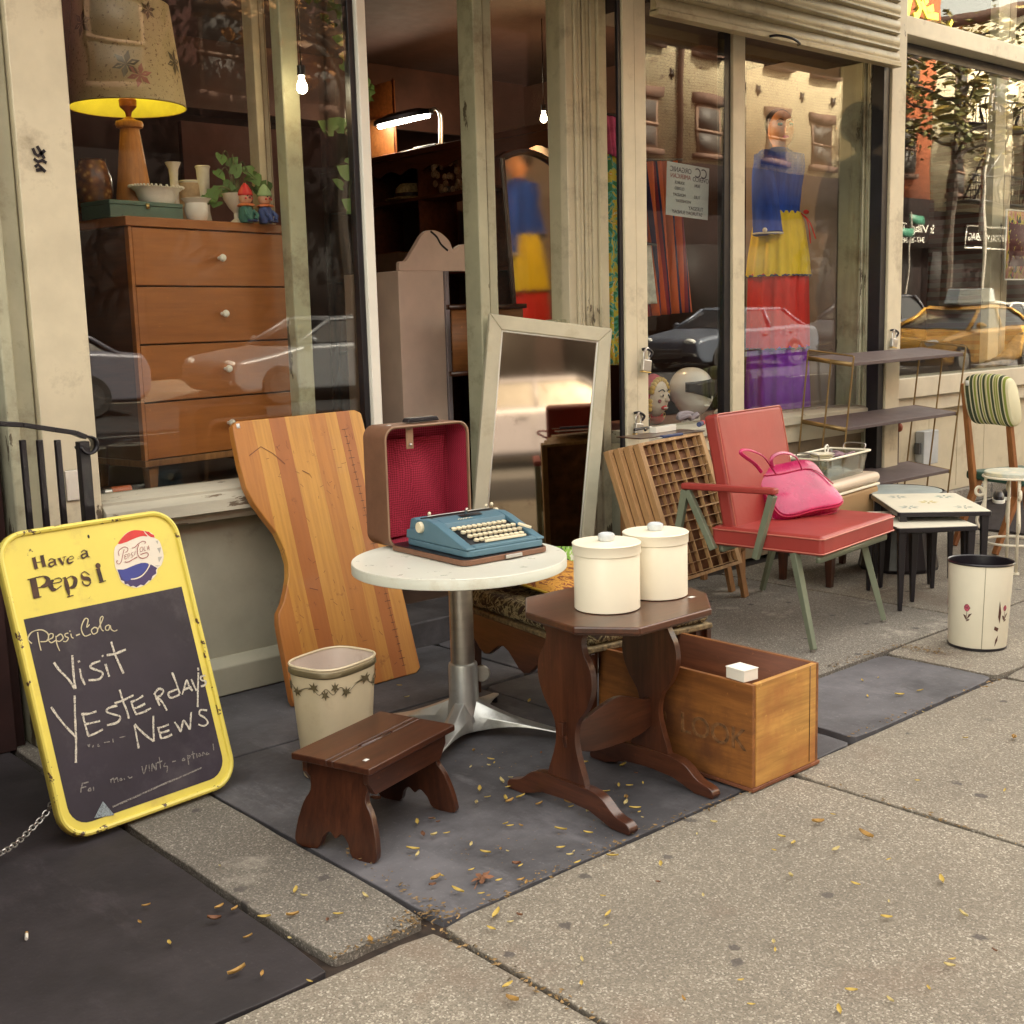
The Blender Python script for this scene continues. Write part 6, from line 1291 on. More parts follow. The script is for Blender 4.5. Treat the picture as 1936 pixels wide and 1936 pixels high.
bt2 = PY(213, 846, 4.62); bq = thing('small_orange_torch', 'small orange and steel battery torch lying under the dresser front', 'torch', T(bt2.x, 4.60, .823)); MB().cyl((-.03, 0, 0), (.05, 0, 0), .021).build('barrel', paint('orange_metal', (.6, .13, .03), .4), bq); MB().cyl((-.06, 0, 0), (-.031, 0, 0), .019).build('cap', m_steel, bq)
# hanging bulbs
def bulb(label, px, py, Y, top, e):
    p = PY(px, py, Y); t = thing('hanging_bulb', label, 'light bulb', T(*p), 'bare bulbs lit inside the shop')
    MB().lathe([(.001, -.026), (.013, -.023), (.022, -.010), (.021, .008), (.012, .030), (.012, .045)], n=20).build('glass', emit('lit_bulb', (1, .86, .55), 6), t); MB().cyl((0, 0, .046), (0, 0, .085), .017).build('socket', m_black, t); MB().cyl((0, 0, .086), (0, 0, top-p.z), .003, n=6).build('cord', m_black, t)
    plight('bulb_glow', (p.x, p.y, p.z-.07), e)
bulb('lit bare bulb hanging behind the left window, beside the trailing vine', 571, 165, 4.44, 3.35, .06)
bulb('lit bare bulb hanging over the shelves behind the door side light', 1028, 224, 5.9, 3.35, 6)
# vine hanging inside
vp_ = [(585, -20), (640, 30), (655, 110), (672, 140), (686, 170), (678, 220), (672, 260), (668, 320), (660, 365), (668, 395), (676, 440)]
vt = thing('hanging_vine', 'thin trailing vine hanging inside the glass next to the white corner bead', 'plant', T(*PY(640, 30, 4.75))); o_ = vt.location.copy()
b = MB(); s2 = MB(); pts = spline([tuple(PY(x, y, 4.72)-o_) for x, y in vp_], 6); s2.tube(pts, .0025, 5); rd = random.Random(9)
for k in range(46):
    q = V(pts[int(rd.random()**1.6*(len(pts)-1))])+V((rd.gauss(0, .035), rd.gauss(0, .03), rd.gauss(0, .03))); heart(b, q, (-.5+rd.gauss(0, .4), -.7, .3+rd.gauss(0, .4)), .035+.02*rd.random(), rd.random()*6)
for x, y in ((664, 388), (655, 325), (690, 175), (640, 235), (620, 240)): heart(b, PY(x, y, 4.70)-o_, (-.5, -.8, .2), .07, 1.)
b.build('leaves', m_leaf, vt, smooth=60); s2.build('stems', m_stemg, vt)

# ================================================================ inside the doorway: shelves and what stands there
XS = 5.2; su = thing('wall_shelving', 'dark red brown shelving unit with scalloped valance inside the shop', 'shelving', T(XS, 6.3, 0))
m_shw = wood('shelf_wood', (.13, .035, .014), (.24, .075, .028), 'y', 4, .5)
def sq_(px, py): p = PX(px, py, XS); return (p.y-6.3, p.z)
yA, yB = 5.42-6.3, 7.9-6.3; zt2 = 2.60
MB().box(0, .34, yA, yB, zt2-.03, zt2).build('top_shelf', m_shw, su, bevel=.002)
vs_ = [(yA, zt2-.031)] ; n_ = 40
vs_ += [(yA+(yB-yA)*k/n_, zt2-.14+.035*abs(sin(k*pi/4))) for k in range(n_+1)] + [(yB, zt2-.031)]
MB().prism(vs_, -.02, -.002, 'yz').build('scalloped_valance', m_shw, su, bevel=.002); MB().box(-.03, .0, yA, yB, zt2-.03, zt2+.012).build('cornice', m_shw, su, bevel=.004)
for z in (2.30, 1.79, 1.25, .75): MB().box(0, .33, yA, yB, z-.022, z).build('shelf', m_shw, su, bevel=.002)
for y in (yA, -.25, .42, 1.05, yB-.02): MB().box(.002, .33, y, y+.02, .11, zt2-.031).build('divider', m_shw, su)
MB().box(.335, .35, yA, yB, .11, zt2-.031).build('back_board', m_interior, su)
def inside(name, label, cat, px, z, Xo, mk): p = PX(px[0], px[1], XS+Xo); t = thing(name, label, cat, T(XS+Xo, p.y, z)); mk(t)
inside('fluorescent_desk_lamp', 'black desk lamp with bright tube and curved neck on the top shelf', 'desk lamp', (830, 235), 2.613, .10, lambda t: (MB().box(-.06, .06, -.03, .22, 0, .025).build('base', m_black, t, bevel=.005), MB().tube(spline([(0, .0, .025), (0, -.01, .2), (0, .03, .26), (0, .10, .262)], 6), .009).build('neck', m_steel, t), MB().tube(spline([(.02, .0, .025), (.02, -.01, .2), (.02, .03, .25), (.02, .10, .255)], 6), .006).build('neck', m_steel, t), MB().lathe([(1, 0), (1, .03), (.6, .055)], n=24, sq=(.7, .05, .33), M=T(0, .40, .235) @ RX(.0)).build('hood', m_black, t, bevel=0), MB().cyl((0, .11, .229), (0, .68, .229), .016).build('tube_light', emit('fluorescent', (1, .95, .8), 9), t), plight('desk_lamp_glow', (t.location.x-.05, t.location.y+.35, t.location.z+.15), 2.2, (1, .85, .6))))
inside('orange_canvas', 'tall orange brown board standing on the top shelf', 'panel', (745, 245), 2.613, .2, lambda t: (MB().box(0, .02, .0, .95, 0, .55).build('board', m_board, t), MB().box(-.004, -.0005, -.02, 0, 0, .56).build('edge', m_shw, t)))
inside('straw_hat', 'woven straw hat on the upper shelf', 'hat', (775, 350), 2.301, .1, lambda t: (MB().lathe([(.17, 0), (.175, .006), (.11, .02), (.10, .08), (.07, .11), (.001, .115)], n=30).build('hat', paint('straw', (.50, .38, .18), .8, var=.3, sc=60), t), MB().lathe([(.113, .02), (.112, .045)], n=30, cap=False).build('hat_band', m_ink, t)))
def shells(t):
    rd = random.Random(2)
    for k in range(60): a, h_ = rd.random()*6.28, rd.random(); MB().ball((.11*cos(a)*sin(h_*3), .11*sin(a)*sin(h_*3), .13+.11*cos(h_*3)), (.018, .018, .024), 8).build('shell', m_shell, t)
    MB().cyl((0, 0, 0), (0, 0, .05), .05).build('base', m_ink, t)
m_shell = paint('shell', (.5, .33, .2), .4, var=.4, sc=30)
inside('shell_bouquet', 'round bouquet of small brown shells on the upper shelf', 'ornament', (848, 335), 2.301, .1, shells)
inside('beige_carton', 'beige carton on the lower shelf left of the white cabinet', 'box', (720, 480), 1.791, .08, lambda t: (MB().box(0, .2, -.2, .2, 0, .16).build('carton', paint('kraft_card', (.36, .22, .14), .8), t, bevel=.003), MB().box(-.001, .201, -.201, .201, .16, .166).build('flap', m_board, t)))
inside('paper_stack', 'stack of pale paper on the shelf behind the scalloped board', 'paper', (795, 455), 1.791, .08, lambda t: (MB().box(0, .2, -.15, .15, 0, .05).build('sheets', m_milk, t), MB().box(-.002, .202, -.152, .152, .0505, .054).build('cover', m_board, t)))
# pale cabinet with scalloped board on top
YC = 5.15
def wc(px, py): p = PY(px, py, YC); return (p.x, p.z)
cb_ = thing('pale_pink_cabinet', 'tall pale pink painted cabinet just inside the shop door', 'cabinet', T(wc(760, 700)[0], YC, .11))
m_pk = paint('pale_pink_paint', (.74, .56, .46), .6, var=.05); wcb = wc(845, 600)[0]-wc(760, 600)[0]; hc = wc(760, 512)[1]-.11
MB().box(0, wcb, 0, .5, 0, hc).build('body', m_pk, cb_, bevel=.004); MB().box(wcb+.003, wcb+.03, -.01, .5, .0, hc).build('shading_strip', paint('lilac_grey', (.30, .25, .27), .6), cb_, bevel=.004)  # lilac strip paints the shading to the right of the cabinet face
hb3 = [wc(x, y) for x, y in ((762, 512), (762, 496), (775, 492), (790, 468), (806, 442), (822, 435), (840, 440), (856, 455), (864, 472), (872, 466), (885, 462), (905, 470), (915, 512))]
sb_ = thing('scalloped_headboard', 'pale curved headboard with a black line standing on top of the pink cabinet', 'headboard', T(hb3[0][0], YC+.03, .11+hc+.002))
pp_ = [(x-hb3[0][0], z-hb3[0][1]) for x, z in spline(hb3, 4)]; MB().prism(pp_+[(pp_[-1][0], 0)], 0, .03, 'xz').build('board', m_pk, sb_, bevel=.003)
bl_ = [(wc(x, y)[0]-hb3[0][0], wc(x, y)[1]-hb3[0][1]) for x, y in ((820, 437), (832, 448), (840, 462), (853, 474))]; b = MB(); b.ribbon(spline(bl_, 4), .012, -.002); b.build('black_line', m_black, sb_, smooth=0)
YT = 4.95; tq = PY(862, 585, YT); tq2 = PY(895, 640, YT)
pf = thing('tilted_picture', 'tilted orange picture in a dark frame behind the door jamb', 'picture', T(tq.x-.02, YT, tq.z-.32)); MB().box(0, .5, .01, .02, 0, .32).build('canvas', m_board, pf); 
for q in ((0, .5, .32, .345), (0, .5, -.025, 0)): MB().box(q[0]-.02, q[1]+.02, 0, .03, q[2], q[3]).build('frame_bar', m_walnut_x, pf)
# arched mirror reflecting the display dress
AM = T(4.30, 5.02, .85) @ RZ(.315) @ RX(-.02)
am = thing('arched_mirror', 'arched mirror in a dark frame seen through the door side light', 'mirror', AM)
ao = on(AM, [(975, 640), (947, 300), (972, 290), (1000, 288), (1030, 300), (1055, 322), (1072, 360), (1085, 640)]); aos = [ao[0]] + spline(ao[1:-1], 4) + [ao[-1]]
MB().prism(aos, .0, .004).build('mirror_glass', paint('mirror_silver', (.9, .9, .9), .02, 1, var=0, bump=0), am, smooth=0); m_ = MB().tube([(x, -.006, z) for x, z in aos], .017, 8, True).build('frame', m_walnut, am)

# ================================================================ right display window
m_bl = paint('cobalt_cloth', (.02, .085, .50), .85, var=.25, sc=14, bump=.9, bsc=45, stretch=(1, 1, .15)); m_ye = paint('yellow_cloth', (.86, .62, .03), .85, var=.08, bump=.3); m_re = paint('red_cloth', (.68, .03, .022), .85, var=.1, bump=.3); m_pu = paint('purple_cloth', (.21, .03, .42), .85, var=.12, bump=.3)
YD = 4.80; cxd = PY(1472, 500, YD).x; mn = thing('rainbow_dress_mannequin', 'mannequin in a tiered blue, yellow, red and purple dress with a painted mask face', 'mannequin', T(cxd, YD, .80))
def dz_(py): return PY(1470, py, YD).z-.80
def fold(n, am): return lambda a, z: 1+am*cos(n*a+1.3*sin(3*a))
FS = (1., 1., .72)
z4, z3, z2_, z1_, zn = dz_(770), dz_(656), dz_(520), dz_(402), dz_(288)
MB().lathe([(.245, max(z4, .005)), (.240, z4+.1), (.222, z3), (.205, z3+.02)], n=96, sq=FS, f=fold(13, .07)).build('purple_tier', m_pu, mn, smooth=80)
MB().lathe([(.236, z3-.012), (.234, z3+.1), (.222, z2_), (.20, z2_+.02)], n=96, sq=FS, f=fold(15, .055)).build('red_tier', m_re, mn, smooth=80)
MB().lathe([(.240, z2_-.012), (.225, z2_+.12), (.185, z1_-.06), (.158, z1_), (.14, z1_+.01)], n=96, sq=FS, f=fold(16, .06)).build('yellow_tier', m_ye, mn, smooth=80)
MB().lathe([(.155, z1_-.01), (.158, z1_+.04), (.172, z1_+.16), (.195, z1_+.28), (.19, z1_+.36), (.14, zn-.02), (.06, zn+.03)], n=96, sq=FS, f=fold(24, .012)).build('bodice', m_bl, mn, smooth=80)
for k, (zz, r) in enumerate(((z3-.010, .240), (z2_-.010, .244))):
    MB().tube([(r*cos(2*pi*j/96)*(1+.02*cos(15*2*pi*j/96)), .72*r*sin(2*pi*j/96)*(1+.02*cos(15*2*pi*j/96)), zz+.006*(j % 2)) for j in range(96)], .0055, 6, True).build('braid_trim', m_navy, mn)
b = MB(); path = spline([(-.13, 0, zn-.03), (-.19, -.02, zn-.12), (-.215, -.05, zn-.3), (-.225, -.08, dz_(445))], 6); b.tube(path, [.06+.035*i/len(path) for i in range(len(path))], 24); b.build('sleeve', m_bl, mn, smooth=80)
MB().tube([(-.225+.092*cos(t*.35), -.08+.092*sin(t*.35), dz_(445)) for t in range(18)], .006, 6, True).build('cuff_trim', m_white, mn); MB().ball((-.31, -.12, dz_(440)), .016, 10).build('pompom', m_milk, mn)
b = MB(); path = spline([(.12, .02, zn-.03), (.165, .04, zn-.12), (.165, .08, zn-.28), (.13, .10, zn-.38)], 6); b.tube(path, [.055]*len(path), 20); b.build('sleeve', m_bl, mn, smooth=80)
rb = V((.125, -.075, z1_)); MB().tube(spline([tuple(rb), tuple(rb+V((.01, -.05, -.06))), tuple(rb+V((-.005, -.085, -.20)))], 5), .004).build('ribbon', m_re, mn); MB().tube(spline([tuple(rb), tuple(rb+V((.03, -.05, -.06))), tuple(rb+V((.05, -.085, -.17)))], 5), .004).build('ribbon', m_re, mn); MB().ball(rb+V((0, -.045, 0)), (.03, .012, .014), 10).build('bow', m_re, mn)
HM2 = T(.0, -.01, dz_(245)) @ RZ(-.55); m_fc = paint('painted_face', (.85, .36, .15), .45, var=.12, sc=8)
hd = MB().ball((0, 0, 0), (.082, .085, .118), 28).build('mask_head', m_fc, mn, M=HM2)
MB().ball((0, .042, .040), (.090, .080, .098), 24).build('hair', m_black, hd)
for s_ in (-1, 1):
    MB().ball((.033*s_, -.072, .022), (.020, .010, .011), 14).build('eye_shadow', paint('teal_shadow', (.06, .25, .18), .5), hd); MB().ball((.033*s_, -.0775, .017), (.010, .006, .005), 12).build('eye', m_black, hd)
    b = MB(); b.tube(spline([(.014*s_, -.079, .045), (.035*s_, -.077, .054), (.054*s_, -.064, .042)], 4), .003); b.build('eyebrow', m_black, hd)
MB().ball((0, -.086, -.012), (.011, .014, .022), 14).build('nose', m_fc, hd); MB().ball((0, -.080, -.055), (.021, .010, .011), 14).build('lips', paint('magenta_lips', (.6, .03, .2), .4), hd)
MB().cyl((0, 0, zn+.0), (0, 0, dz_(268)), .045).build('neck', m_fc, mn); MB().cyl((0, 0, 0), (0, 0, z4+.05), .02).build('stand', m_black, mn)
# striped cloth, floral curtain, small white garment, notice
def cloth(name, label, cat, pts, Y, mat, wave=.02, n=7, part_='cloth'):
    """pts: photo corners TL TR BR BL"""
    P = [PY(x, y, Y) for x, y in pts]; o = P[3]; t = thing(name, label, cat, T(*o))
    def fn(u, v): q = (P[3]*(1-u)+P[2]*u)*(1-v)+(P[0]*(1-u)+P[1]*u)*v; return q-o+V((0, wave*sin(n*2*pi*u+v)*(1.2-.6*v), 0))
    MB().grid(fn, 60, 14).build(part_, mat, t, solid=.003, smooth=90)
    a, b2_ = P[0]-o, P[1]-o; MB().cyl(a+V((-.05, .01, .01)), b2_+V((.05, .01, .01)), .008).build('hanging_rod', m_black, t); return t
sm = NB('orange_navy_stripes', .9); cs = sm.n('SeparateXYZ'); sm.l(sm.tc.outputs['Object'], cs.inputs[0])
mt2 = sm.n('Math', operation='MULTIPLY_ADD'); sm.l(cs.outputs[2], mt2.inputs[0]); mt2.inputs[1].default_value = .09; sm.l(cs.outputs[0], mt2.inputs[2]); fr = sm.n('Math', operation='MULTIPLY'); sm.l(mt2.outputs[0], fr.inputs[0]); fr.inputs[1].default_value = 5.5; f2_ = sm.n('Math', operation='FRACT'); sm.l(fr.outputs[0], f2_.inputs[0])
O_, N_, R_2 = (.72, .16, .05), (.02, .02, .09), (.28, .03, .05); sm = sm.col(sm.ramp(f2_.outputs[0], [(0, O_), (.16, N_), (.22, O_), (.34, R_2), (.40, N_), (.44, O_), (.56, N_), (.70, R_2), (.76, O_), (.9, N_)], 'CONSTANT'))
cloth('striped_cloth', 'hanging orange cloth with navy and red vertical stripes in the right window', 'cloth', [(1205, 306), (1282, 304), (1304, 590), (1205, 600)], 4.86, sm, .03, 5)
fm = NB('floral_print', .9); vz = fm.n('TexVoronoi', i_Scale=9); fm.l(fm.co(), vz.inputs['Vector']); fm = fm.col(fm.ramp(fm.noise(7, 3, dist=2.2), [(.36, (.05, .22, .10)), (.45, (.10, .38, .35)), (.50, (.55, .50, .08)), (.57, (.62, .38, .04)), (.63, (.60, .62, .45)), (.67, (.06, .25, .12))], 'CONSTANT'))
cloth('floral_curtain', 'green and yellow floral curtain hanging beside the doorway column', 'curtain', [(1118, 285), (1200, 285), (1200, 690), (1118, 690)], 4.80, fm, .02, 4)
cloth('pink_scarf', 'pink scarf hanging over the top of the floral curtain', 'scarf', [(1140, 218), (1172, 222), (1172, 300), (1150, 290)], 4.78, paint('pink_cloth', (.62, .12, .28), .8, var=.3, sc=12), .01, 3)
cloth('white_bodice', 'small white and aqua garment in front of the striped cloth', 'garment', [(1212, 460), (1232, 466), (1242, 574), (1212, 576)], 4.80, paint('white_aqua', (.68, .70, .62), .8, var=.2, sc=20), .01, 2)
PN = [PY(x, 310, 4.52) for x in (1258, 1338)]; nz0, nz1 = PY(1300, 408, 4.52).z, PY(1300, 308, 4.52).z
nt_ = thing('paper_notice', 'pale paper notice with dark lines of print, read from behind in the right window', 'notice', T(PN[0].x, 4.52, nz0) @ RY(.05)); wn, hn = PN[1].x-PN[0].x, nz1-nz0
MB().box(0, wn, 0, .0015, 0, hn).build('sheet', paint('pale_paper', (.46, .50, .50), .8, var=.05), nt_, smooth=0)
mir = Matrix.Scale(-1, 4, (1, 0, 0)); m_pr = paint('print_ink', (.05, .04, .06), .8); m_prr = paint('print_red', (.3, .08, .08), .8)
for (s__, x_, z_, sz, mt_) in (('CC', .80, .86, .075, m_pr), ('OVERCO', .80, .74, .035, m_pr), ('ORGANIC', .32, .87, .04, m_pr), ('AMERICAN', .32, .75, .035, m_prr), ('SUN', .72, .62, .025, m_pr), ('SOURCE', .3, .63, .022, m_pr), ('CLOSED', .3, .52, .022, m_pr), ('MONDAY', .3, .40, .024, m_pr), ('TUES', .72, .40, .024, m_pr), ('WEDNESDAY', .4, .29, .022, m_pr), ('TUESDAY', .7, .18, .03, m_pr), ('SATURDAY SUNDAY', .5, .08, .028, m_pr)):
    text(s__, sz, 'printed_line', mt_, nt_, T(x_*wn, -.0012, z_*hn) @ mir, depth=.0003)
# pink flower wreath and black clock ornament on a narrow board
YW = 5.30; w0 = PY(1526, 230, YW)
wr_ = thing('pink_flower_wreath', 'wreath of pink and red cloth flowers behind the mannequin shoulder', 'wreath', T(*w0)); rd = random.Random(4)
for (dx, dz2, r, mt_) in ((.02, .02, .055, m_capr), (-.04, .03, .04, m_petal), (-.09, -.07, .045, m_pink), (.0, -.08, .035, m_petal), (-.03, .13, .04, m_pink), (-.11, .02, .035, m_milk), (.05, -.03, .04, m_re)):
    b = MB(); c_ = V((dx, 0, dz2)); 
    for j in range(7): a = j*.9; b.ball(c_+V((cos(a)*r*.55, -.01, sin(a)*r*.55)), (r*.42, .012, r*.42), 10)
    b.ball(c_+V((0, -.015, 0)), r*.3, 10); b.build('flower', mt_, wr_)
MB().tube([(.11*cos(t*.35)-.03, .01, .11*sin(t*.35)) for t in range(18)], .012, 6, True).build('ring', m_leaf, wr_)
bw = PY(1516, 300, 5.36); bx_ = PY(1549, 300, 5.36)
bo = thing('narrow_white_board', 'narrow grey board edged white behind the black clock', 'board', T(bw.x-.06, 5.36, PY(1530, 415, 5.36).z)); hh_ = PY(1530, 245, 5.36).z-PY(1530, 415, 5.36).z
MB().box(0, bx_.x-bw.x+.05, 0, .012, 0, hh_).build('board', paint('grey_board', (.34, .30, .24), .7), bo); MB().box(bx_.x-bw.x+.051, bx_.x-bw.x+.065, -.006, .012, 0, hh_).build('edge', m_white, bo)
ck_ = PY(1527, 385, 5.33); co_ = thing('black_clock_ornament', 'black arched mantel clock with pale round weight behind the mannequin', 'clock', T(ck_.x, 5.32, PY(1527, 413, 5.33).z))
MB().prism(spline([(-.085, 0), (-.09, .10), (-.06, .19), (0, .235), (.06, .19), (.09, .10), (.085, 0)], 4)+[(.0, 0)], -.03, .03, 'xz').build('case', m_black, co_, bevel=.006); MB().ball((-.02, -.045, .045), .034, 16).build('weight', m_milk, co_); MB().tube(spline([(0, 0, .23), (.03, 0, .31), (-.02, 0, .39), (.03, 0, .46)], 5), .026).build('scroll_crest', m_black, co_); MB().bar((-.04, -.033, .15), (0, -.033, .09), .012, .006).build('hand', m_brass, co_); MB().bar((.04, -.033, .15), (0, -.033, .09), .012, .006).build('hand', m_brass, co_)
# mask and mannequin head on the sill
mk = PY(1241, 752, 4.78); ms_ = thing('painted_lady_mask', 'painted lady mask with yellow curls and red headscarf in the right window', 'mask', T(mk.x, 4.78, mk.z) @ RZ(.08) @ RX(.08))
m_msk = paint('mask_skin', (.80, .70, .58), .4, var=.03); m_scf = paint('coral_scarf', (.62, .06, .09), .5); m_cur = paint('yellow_curls', (.72, .48, .10), .5)
mh = MB().ball((0, 0, 0), (.075, .07, .112), 28).build('face', m_msk, ms_)
MB().ball((0, .030, .022), (.088, .072, .118), 28).build('headscarf', m_scf, ms_)
for j in range(11):
    a = .25+j*.26; MB().ball((.080*cos(a), -.018, .012+.098*sin(a)), (.017, .02, .017), 12).build('curl', m_cur, ms_)
for s_ in (-1, 1):
    for j in range(3): MB().ball((.076*s_, -.010, -.015-.025*j), (.015, .018, .015), 12).build('curl', m_cur, ms_)
    MB().ball((.029*s_, -.061, .022), (.017, .008, .010), 14).build('eye_white', m_milk, ms_); MB().ball((.027*s_, -.067, .021), (.007, .006, .008), 10).build('eye', m_black, ms_); MB().ball((.040*s_, -.056, -.012), (.016, .008, .012), 12).build('cheek', m_petal, ms_)
    MB().tube(spline([(.012*s_, -.068, .044), (.03*s_, -.064, .056), (.052*s_, -.052, .044)], 4), .003).build('eyebrow', m_black, ms_); MB().tube([(.074*s_+.010*cos(t*.6), -.01, -.105+.014*sin(t*.6)) for t in range(10)], .003, 6, True).build('earring', m_brass, ms_)
MB().ball((0, -.076, -.004), (.012, .018, .015), 14).build('nose', m_msk, ms_); MB().ball((0, -.062, -.052), (.028, .012, .013), 16).build('lips', m_capr, ms_); MB().box(-.018, .018, -.076, -.070, -.056, -.047).build('teeth', m_milk, ms_, bevel=.002)
MB().tube([(-.0, .05, -.12), (0, .05, mk.z*0-.2)], .01).build('stand', m_black, ms_)
hp2 = PY(1306, 742, 4.86); hm_ = thing('white_mannequin_head', 'glossy white mannequin head with black eye patch in the right window', 'mannequin head', T(hp2.x, 4.86, hp2.z) @ RZ(.02))
m_gl = paint('gloss_white', (.95, .93, .88), .22, var=.03, bump=0, coat=.5)
hm = MB(); hm.grid(lambda u, v: V(((.128+.012*cos(2*pi*u))*cos(2*pi*u-pi/2)*sin(pi*min(max(v, .002), .998))**.85*(.62+.38*min(1, v*1.9)), (.150)*sin(2*pi*u-pi/2)*sin(pi*min(max(v, .002), .998))**.85*(.66+.34*min(1, v*1.7))-(.012 if v < .4 else 0), -.155*cos(pi*v))), 40, 30, True).build('head', m_gl, hm_, smooth=80)
MB().ball((0, -.148, -.03), (.014, .020, .03), 14).build('nose', m_gl, hm_); MB().ball((0, -.125, -.078), (.026, .014, .009), 14).build('lips', m_gl, hm_)
b = MB(); b.grid(lambda u, v: V((.134*(u-.5)*2*.97, -.158*max(0, 1-((u-.5)*2*.93)**2)**.5-.005, .025+(.125-.016*abs(u-.5))*(v-.5)*(1-.5*abs(u-.5)*2)+.016*abs(u-.5)*2)), 24, 4); b.build('eye_patch', m_black, hm_, solid=.004, smooth=80); MB().lathe([(.06, -.19), (.055, -.12)], n=24).build('neck', m_gl, hm_)
# red cloth bundle and small clutter along the display floor
for k, (px, Y, mt_, lb) in enumerate(((1240, 4.95, m_re, 'red cloth bundle on the display floor behind the mask'), (1365, 4.78, m_milk, 'small cream ornament behind the red chair top'))):
    p = PY(px, 790, Y); cl_ = thing('small_ornament' if k else 'cloth_bundle', lb, 'ornament' if k else 'cloth', T(p.x, Y, .801)); MB().ball((0, 0, .04), (.06, .05, .04), 14).build('body', mt_, cl_); MB().ball((.03, 0, .08), .02, 10).build('knot', mt_, cl_)

# ================================================================ inside the right shop window
rg = PY(1765, 712, 4.62); ru = thing('folded_rag_rug', 'folded pink and brown woven rug along the right window sill', 'rug', T(7.3, 4.56, .861))
m_rug = NB('rag_weave', .95); m_rug.bump(m_rug.noise(60, 5), 1., .01); m_rug = m_rug.col(m_rug.ramp(m_rug.noise(9, 6, (.25, 1, 3)), [(.35, (.10, .06, .06)), (.45, (.32, .22, .15)), (.52, (.13, .09, .10)), (.60, (.42, .20, .17)), (.7, (.3, .24, .12))]))
MB().grid(lambda u, v: V((u*1.15, .02+.3*(1-v)*.9, .01+.085*sin(v*pi)**.6+.018*sin(u*17+v*3)*sin(v*pi)+.01*sin(u*41))), 60, 14).build('fold', m_rug, ru, smooth=80); MB().grid(lambda u, v: V((u*1.12+.02, .05+.22*(1-v), .075+.03*sin(v*pi)+.012*sin(u*23+2))), 50, 8).build('upper_fold', paint('dusty_pink_weave', (.34, .16, .14), .9, var=.3, sc=20), ru, smooth=80)
db = thing('driftwood_branch', 'curved grey brown driftwood branch in the right window above the green chair', 'driftwood', T(8.4, 4.70, .87)); o_ = db.location.copy()
pts = spline([tuple(PY(x, y, 4.70)-o_) for x, y in ((1835, 707), (1865, 694), (1892, 684), (1912, 668), (1926, 652), (1945, 640), (1975, 640))], 6); MB().tube(pts, [.035+.05*i/len(pts)+.008*sin(i*2.1) for i in range(len(pts))], 12).build('branch', paint('driftwood', (.24, .17, .10), .85, var=.35, sc=14, bump=1., bsc=30), db); MB().tube(spline([tuple(PY(1880, 700, 4.65)-o_), tuple(PY(1930, 705, 4.65)-o_), tuple(PY(1970, 700, 4.6)-o_)], 4), .03).build('side_limb', paint('bark_dark', (.09, .06, .04), .9), db)
pa_, pb_ = PY(1904, 395, 4.6), PY(1960, 530, 4.6)
po = thing('framed_poster', 'poster in a thin white frame at the right edge of the window', 'poster', T(pa_.x, 4.60, pb_.z)); wq, hq = pb_.x-pa_.x, pa_.z-pb_.z
m_po = NB('poster_print', .5); m_po = m_po.col(m_po.ramp(m_po.noise(6, 4, (2, 1, 1)), [(.40, (.50, .20, .13)), (.48, (.6, .33, .2)), (.53, (.55, .42, .04)), (.58, (.02, .015, .015)), (.65, (.5, .05, .05))], 'CONSTANT'))
MB().box(.012, wq-.012, .002, .008, .012, hq-.012).build('print', m_po, po); 
for q in ((0, .011, 0, hq), (wq-.011, wq, 0, hq), (.0115, wq-.0115, 0, .011), (.0115, wq-.0115, hq-.011, hq)): MB().box(q[0], q[1], 0, .014, q[2], q[3]).build('frame_bar', m_milk, po)
b = MB(); b.box(.06, wq-.03, -.0, .0015, hq*.2, hq*.8); b.build('title_strip', paint('poster_yellow', (.62, .5, .12), .5, chips=((.1, .02, .02), .9, 25)), po)

# ================================================================ fallen leaves and litter
m_ly = [paint('yellow_leaf', (.50, .36, .08), .7, var=.15, sc=40), paint('pale_leaf', (.55, .45, .20), .7, var=.15, sc=40), paint('ochre_leaf', (.44, .26, .07), .7, var=.2, sc=40), paint('brown_leaf', (.20, .085, .04), .7, var=.25, sc=40)]
def leafmesh(L, W, c, mt):
    b = MB(); b.grid(lambda u, v: V(((u-.5)*L, (v-.5)*W*sin(pi*min(max(u, .03), .97))**.7, .003+c*(.5-abs(u-.5))*.0+c*(2*abs(v-.5))**2+c*1.2*(u-.5)**2*2)), 6, 4); o = b.build('fallen_leaf', mt, None, smooth=80); return o
protos = [leafmesh(.034, .012, .004, m_ly[0]), leafmesh(.028, .011, .005, m_ly[1]), leafmesh(.040, .016, .007, m_ly[2]), leafmesh(.030, .016, .006, m_ly[3])]
for o in protos: o.location = (0, -30, 0)
LB = ('small yellow leaf fallen on the paving', 'small pale leaf fallen on the paving', 'ochre leaf fallen on the paving', 'curled brown leaf fallen on the paving')
